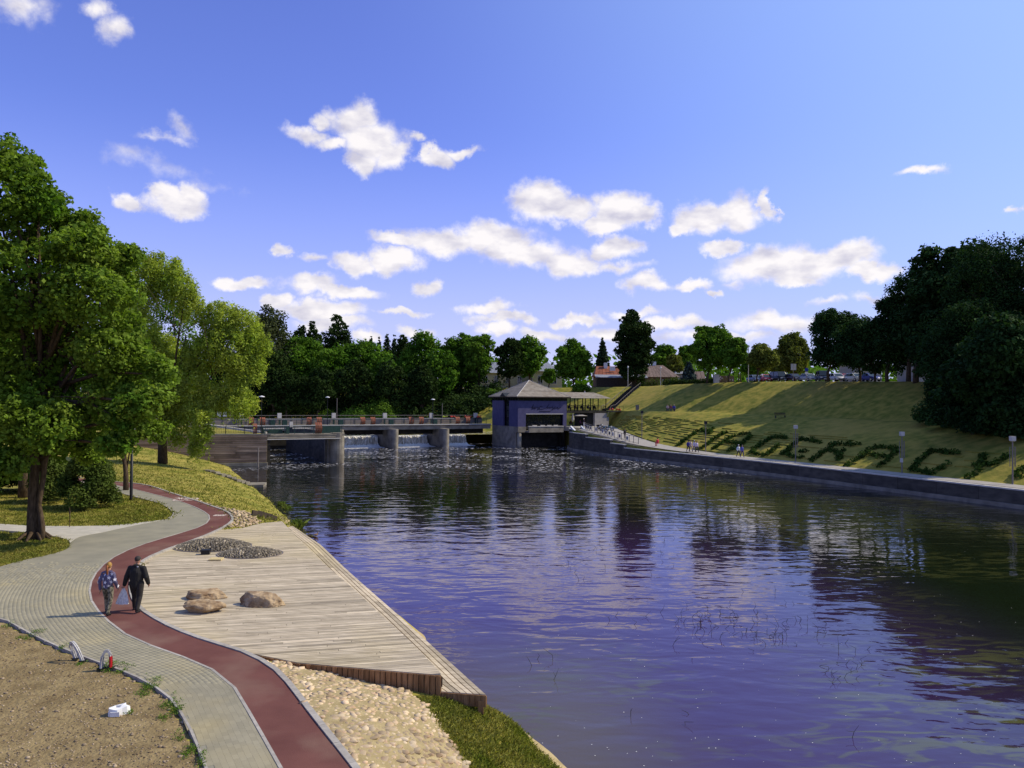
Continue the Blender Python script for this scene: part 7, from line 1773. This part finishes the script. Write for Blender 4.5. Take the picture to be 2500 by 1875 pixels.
link('body', with_mat(dm['body'], mt['skin']), em); link('jacket', with_mat(dm['top'], blk), em); link('trousers', with_mat(dm['trousers'], CM('black_trousers', (.018, .015, .013), .85, (.03, .025, .022), 9)), em)
for s in dm['shoes']: link('shoe', with_mat(s, colm((.02, .018, .018))), em)
hd = dm['j']['head']; m = MB(); m.sphere(hd+V3(0, -.012, .032), (.092, .108, .098), 16, 12); m.sphere(hd+V3(0, .10, .03), (.07, .07, .012), 10, 5); m.build('cap', CM('dark_cap', (.035, .028, .024)), em, True)
ck = dm['j']['neck']; m = MB(); m.box(ck+V3(.075, -.125, -.03), (.05, .012, .03)); m.build('collar_tag', mt['white'], em)
# bag hanging from his left hand
wr = dm['j']['wrL']; el = dm['j']['elL']; hp = wr+(wr-el).normalized()*.10; e = empty('plastic_bag', tuple(em.matrix_basis @ hp if False else Matrix.Translation(em.location) @ Matrix.Rotation(rad(-3), 4, 'Z') @ hp), rad(-3), 'lilac white plastic carrier bag hanging from the hand of the man in black', 'bag')
bm = bmesh.new(); bmesh.ops.create_cone(bm, segments=28, radius1=1, radius2=.16, depth=1, cap_ends=False); bmesh.ops.subdivide_edges(bm, edges=bm.edges[:], cuts=4, use_grid_fill=True)
for v in bm.verts:
    f = .5-v.co.z; a = math.atan2(v.co.y, v.co.x); r = .035+.15*(f**.8)*(1+.16*math.sin(a*5+f*3)+.10*math.sin(a*9)); v.co = Vector((math.cos(a)*r*1.08-.02*f, math.sin(a)*r*.62, -.03-.50*f))
bmesh.ops.holes_fill(bm, edges=[ed for ed in bm.edges if ed.is_boundary and ed.verts[0].co.z < -.4]); me = bpy.data.meshes.new('bag_body'); bm.to_mesh(me); bm.free(); me.materials.append(CM('bag_plastic', (.50, .47, .46), .35, (.85, .82, .78), 14)); link('bag_body', me, e)
m = MB(); m.tube([(-.02, 0, -.05), (-.015, .02, .015), (.02, 0, .03), (.02, -.01, -.05)], .010, 6); m.build('handle', CM('bag_handle', (.5, .48, .55)), e)
# ------------------------------------------------------------------ cycle racks beside the soil
def rack(pa, pb, top, wband, label, red_h):
    """flat bent steel arch standing on two feet"""
    e = empty('cycle_rack', tuple((pa+pb)/2), 0, label, 'cycle rack', 'bent steel cycle racks'); o_ = (pa+pb)/2; n = 22; cen = []
    for k in range(n+1):
        a = math.pi*k/n; s = math.cos(a); h = math.sin(a)**.62; q = pa.lerp(pb, .5-.5*s*(1 if h < 1 else 1)); q = q+(top-o_)*h; cen.append(q-o_)
    along = (pb-pa).normalized(); side = Vector((-along.y, along.x, 0)).normalized()
    for lo_, hi_, mat, nm in ((0, 1, mt['steel'], 'arch'),):
        m = MB(); red = MB()
        for off_ in (-wband/2, wband/2-.03, ):
            for a, c in zip(cen[:-1], cen[1:]): (red if max(a.z, c.z) < red_h and a.x > 0 else m).bar(a+side*off_, c+side*off_, .035, .055)
        for a, c in zip(cen[:-1], cen[1:]): (red if max(a.z, c.z) < red_h and a.x > 0 else m).bar(a, c, wband*.9, .012)
        m.build('steel_arch', CM('scuffed_white_metal', (.26, .24, .23), .4, (.58, .56, .54), 14), e); red.build('red_band', mt['redp'], e)
    m = MB(); 
    for p in (pa, pb): m.box(p-o_+Vector((0, 0, .01)), (.16, .16, .03))
    m.build('foot_plate', mt['black'], e)
a = G(186, 1609, ZP); c = G(197, 1614, ZP); t = (a+c)/2+Vector((-.16, .0, .47)); rack(a+Vector((-.02, .04, 0)), c+Vector((.06, 0, 0)), t, .075, 'leftmost bent steel cycle rack, leaning, pale grey with a red foot', .11)
a = G(247, 1633, ZP); c = G(270, 1631, ZP); t = (a+c)/2+Vector((.02, 0, .46)); rack(a, c, t, .10, 'right bent steel cycle rack with one leg painted bright red', .33)
# broken white foam block on the soil
g = G(290, 1741, ZP-.02); e = empty('foam_block', (g.x, g.y, zL(g.x, g.y)), rad(8), 'broken white foam packing block with a square hollow, lying on the brown soil', 'rubbish')
bm = bmesh.new(); outl = [(-.22, -.02), (-.17, -.15), (.02, -.17), (.10, -.08), (.19, -.02), (.22, .10), (.11, .15), (.09, .23), (-.05, .23), (-.10, .13)]; hole = [(-.15, -.04), (.03, -.04), (.03, .09), (-.09, .09)]
lo_ = [bm.verts.new((x, y, 0)) for x, y in outl]; hi_ = [bm.verts.new((x*.93, y*.93, .15+.02*math.sin(i*2.1))) for i, (x, y) in enumerate(outl)]; ho = [bm.verts.new((x, y, .155)) for x, y in hole]; hl = [bm.verts.new((x*.9, y*.9, .04)) for x, y in hole]
for k in range(10): bm.faces.new((lo_[k], lo_[(k+1) % 10], hi_[(k+1) % 10], hi_[k]))
bm.faces.new(list(reversed(lo_)))
ring_e = [bm.edges.get((hi_[k], hi_[(k+1) % 10])) or bm.edges.new((hi_[k], hi_[(k+1) % 10])) for k in range(10)]+[bm.edges.new((ho[k], ho[(k+1) % 4])) for k in range(4)]
bmesh.ops.triangle_fill(bm, use_beauty=True, use_dissolve=False, edges=ring_e)
for k in range(4): bm.faces.new((ho[(k+1) % 4], ho[k], hl[k], hl[(k+1) % 4]))
bm.faces.new(hl); bmesh.ops.recalc_face_normals(bm, faces=bm.faces[:]); me = bpy.data.meshes.new('foam_body'); bm.to_mesh(me); bm.free(); me.materials.append(mt['foam']); link('foam_body', me, e)
m = MB(); m.box((-.02, -.19, .06), (.19, .02, .10)); m.build('torn_flap', mt['foam'], e)
# ------------------------------------------------------------------ weeds, grass blades, pebbles
def blades(name, pts_, h, w_, per, mat, seed, label, cat, spread=.1, lean=.5):
    rng = np.random.default_rng(seed); pts_ = np.array(pts_); n = len(pts_)*per; base = np.repeat(pts_, per, 0)+np.concatenate([rng.normal(size=(n, 2))*spread, np.zeros((n, 1))], 1)
    d = rng.normal(size=(n, 3))*lean; d[:, 2] = 1; d /= np.linalg.norm(d, axis=1, keepdims=True); L = h*rng.uniform(.4, 1.3, (n, 1)); s = np.cross(d, rng.normal(size=(n, 3))); s /= np.linalg.norm(s, axis=1, keepdims=True); s *= w_
    a = base-s; b_ = base+s; mid = base+d*L*.55; tip = base+d*L+np.concatenate([rng.normal(size=(n, 2))*.25*L, -.12*L], 1)
    V = np.stack([a, b_, mid+s*.7, tip], 1).reshape(-1, 3); o = link(name, quads_mesh(name, V, mat, rng.random(n))); tag(o, label, cat, kind='stuff'); return o
def on_ground(px):
    out = []
    for u, v in px:
        h = bvL.ray_cast(CP, ray(u, v).normalized())
        if h[0]: out.append(tuple(h[0]))
    return out
def px_cloud(cx_, cy_, rx, ry, n, seed):
    rr = random.Random(seed); return [(cx_+rr.gauss(0, rx*.5), cy_+rr.gauss(0, ry*.5)) for _ in range(n)]
weedpx = [(197, 1622, 9, 4, 7), (262, 1636, 26, 6, 20), (300, 1642, 20, 4, 12), (315, 1741, 7, 5, 5), (365, 1680, 22, 12, 22), (348, 1697, 12, 8, 8), (415, 1722, 20, 10, 22), (432, 1740, 12, 10, 14), (400, 1750, 12, 8, 8), (470, 1830, 12, 10, 10), (455, 1845, 8, 6, 6), (60, 1558, 16, 6, 9), (85, 1552, 18, 5, 9), (492, 1868, 8, 12, 8), (440, 1800, 14, 10, 6), (150, 1590, 20, 3, 5), (20, 1530, 20, 4, 5)]
allp = []
for k, (u, v, rx, ry, n) in enumerate(weedpx): allp += on_ground(px_cloud(u, v, rx*1.15, ry*1.1, n*2, k))
rng = np.random.default_rng(9); Cw = np.repeat(np.array(allp), 13, 0)+rng.normal(size=(len(allp)*13, 3))*np.array([.045, .045, .02]); Cw[:, 2] = np.abs(Cw[:, 2]-ZP+.03)+ZP-.02
nr = rng.normal(size=Cw.shape)*.5+np.array([0, 0, .8]); nr /= np.linalg.norm(nr, axis=1, keepdims=True)
o = link('soil_weeds', quads_mesh('soil_weeds', leaf_quads(Cw, nr, rng.uniform(.009, .024, len(Cw)), rng), mt['weed'], rng.random(len(Cw)))); tag(o, 'low green weeds along the edge of the brown soil and round the cycle racks', 'weeds', kind='stuff')
# dry stalks and crumbs on the soil
pp = on_ground([(R.uniform(-20, 500), R.uniform(1520, 1880)) for _ in range(2600)]); pa_ = np.array(pp); pp = [tuple(q) for q in pa_[inside(soil_poly, pa_[:, 0], pa_[:, 1])]]
VV = []; FF = []; TT = []; nn = 0
for i, p in enumerate(pp):
    V, F = ICOS[i % 6]; s = R.uniform(.006, .024) if R.random() < .93 else R.uniform(.025, .045); VV.append(V*np.array([s*1.3, s, s*.7])+np.array(p)+np.array([0, 0, s*.2])); FF.append(F+nn); nn += len(V); TT += [R.random()]*len(V)
o = link('soil_clods', np_mesh('soil_clods', np.concatenate(VV), np.concatenate(FF), M('clod', (.15, .10, .055), (.40, .31, .20), scale=2.5, rough=1, tint=.9), TT)); tag(o, 'crumbs of earth and small stones scattered over the brown soil', 'clods', kind='stuff')
# grass blades on the near bank and lawn
gp = []
gpoly = [onL(u, v).to_2d() for u, v in ((1020,1702),(1078,1706),(1180,1725),(1215,1745),(1300,1820),(1365,1880),(1330,1960),(1190,1960),(1140,1872),(1105,1820),(1065,1768),(1038,1722))]
pts3 = scatter(gpoly, .055, 40000, 6)
blades('bank_grass', [(x, y, zL(x, y)-.01) for x, y in pts3], .11, .006, 14, mt['drygrass'], 12, 'rough grass on the bank between the cobbles and the river', 'grass', .035)
lw = on_ground([(R.uniform(-10, 425), R.uniform(1195, 1382)) for _ in range(9000)])
def free(ps):
    A_ = np.array(ps); bad = np.zeros(len(A_), bool)
    for pl_ in (grey_poly, pale_poly, lane_poly, deck_poly, soil_poly, c2_poly): bad |= inside(pl_, A_[:, 0], A_[:, 1])
    return [tuple(q) for q in A_[~bad]]
lw = free(lw)
blades('lawn_grass', lw, .11, .012, 7, mt['drygrass'], 13, 'patchy grass of the lawn beside the forked path', 'grass', .12)
lw2 = on_ground([(R.uniform(270, 740), R.uniform(1070, 1310)) for _ in range(9000)]); lw2 = [p for p in free(lw2) if p[2] > .05]
blades('slope_grass', lw2, .16, .022, 5, mt['drygrass'], 14, 'dry grass covering the slope between the path bend and the old wall', 'grass', .25)
# grass along the bank top on the far side: tufts breaking the crest line
# reeds
def reeds(u, v, n, h, label, seed, rpx=9):
    pts_ = []
    for a, c in px_cloud(u, v, rpx, 3, n, seed): q = G(a, c, 0); pts_.append((q.x, q.y, -.05))
    o = blades('reeds', pts_, h, .009, 26, mt['reed'], seed, label, 'reeds', .10, .28)
    if 'kind' in o: del o['kind']
reeds(726, 1290, 12, .7, 'tall green clump of reeds standing in the water at the deck corner', 1)
reeds(700, 1243, 9, .35, 'low yellow green reed tuft at the water line, upper of the row', 2, 8)
reeds(686, 1232, 7, .35, 'pale reed tuft at the water line farthest up the bank', 3, 6)
q = G(757, 1312, .05); m = MB(); m.tube([(-.7, .5, .05), (0, 0, .12), (.55, -.5, .14)], [.05, .1, .06], 8); tag(m.build('log', mt['bark'], None, True, (q.x, q.y, 0)), 'short pale log lying at the water edge beside the deck', 'log')
q = G(772, 1310, .0); e = empty('duck', (q.x, q.y, 0), 1.0, 'small brown duck standing at the end of the log', 'duck')
bm_ = MB(); bm_.sphere((0, 0, .13), (.16, .09, .08), 12, 8); bm_.tube([(.10, 0, .16), (.15, 0, .25)], [.045, .03], 8); bm_.sphere((.165, 0, .275), (.042, .036, .036), 10, 7); bm_.tube([(.19, 0, .27), (.245, 0, .262)], [.018, .010], 6); bm_.tube([(-.12, 0, .14), (-.24, 0, .19)], [.05, .01], 6)
bm_.build('body', CM('duck_feathers', (.10, .055, .03), .7, (.2, .13, .08), 30), e, True)
# emergent stems on the water
rngs = random.Random(8); m = MB()
def stem(u, v, h):
    q = G(u, v, 0); a = Vector((q.x, q.y, -.05)); b_ = a+Vector((rngs.uniform(-.15, .15), rngs.uniform(-.1, .1), h*.6)); c = b_+Vector((rngs.uniform(-.35, .35), rngs.uniform(-.2, .2), h*.5*rngs.uniform(.2, 1))); m.tube([a, b_, c], [.009, .008, .004], 4, cap=False)
    if rngs.random() < .4: m.tube([b_, b_+Vector((rngs.uniform(-.3, .3), 0, rngs.uniform(0, .3)))], [.007, .003], 4, cap=False)
for k in range(70): stem(rngs.gauss(1800, 95), rngs.gauss(1525, 26), rngs.uniform(.15, .4))
for k in range(28): stem(rngs.gauss(1950, 60), rngs.gauss(1530, 30), rngs.uniform(.15, .45))
for k in range(34): stem(rngs.uniform(1380, 1700), rngs.uniform(1310, 1420), rngs.uniform(.15, .45))
for k in range(18): stem(rngs.gauss(2060, 45), rngs.gauss(1640, 25), rngs.uniform(.12, .35))
for u, v in ((1310,1610),(1300,1625),(1350,1610),(1540,1750),(1675,1770),(1685,1745),(1490,1515),(1500,1505),(1610,1495),(1690,1610),(1350,1660),(2080,1800)): stem(u, v, rngs.uniform(.15, .4))
tag(m.build('water_stems', mt['stem']), 'thin dark stems of water plants sticking out of the river', 'water plants', kind='stuff')
# petals and foam specks drifting on the river
m = MB()
for k in range(260):
    u, v = (rngs.uniform(1250, 2490), rngs.uniform(1250, 1870)); q = G(u, v, .006); s = rngs.uniform(.008, .022)
    if q.x > 40 or (v > 1700 and u < 1300): continue
    m.add([(q.x-s, q.y, .006), (q.x, q.y-s, .006), (q.x+s, q.y, .006), (q.x, q.y+s*.7, .006)], [(0, 1, 2, 3)])
tag(m.build('floating_specks', mt['froth']), 'tiny pale specks drifting on the river surface', 'specks', kind='stuff')
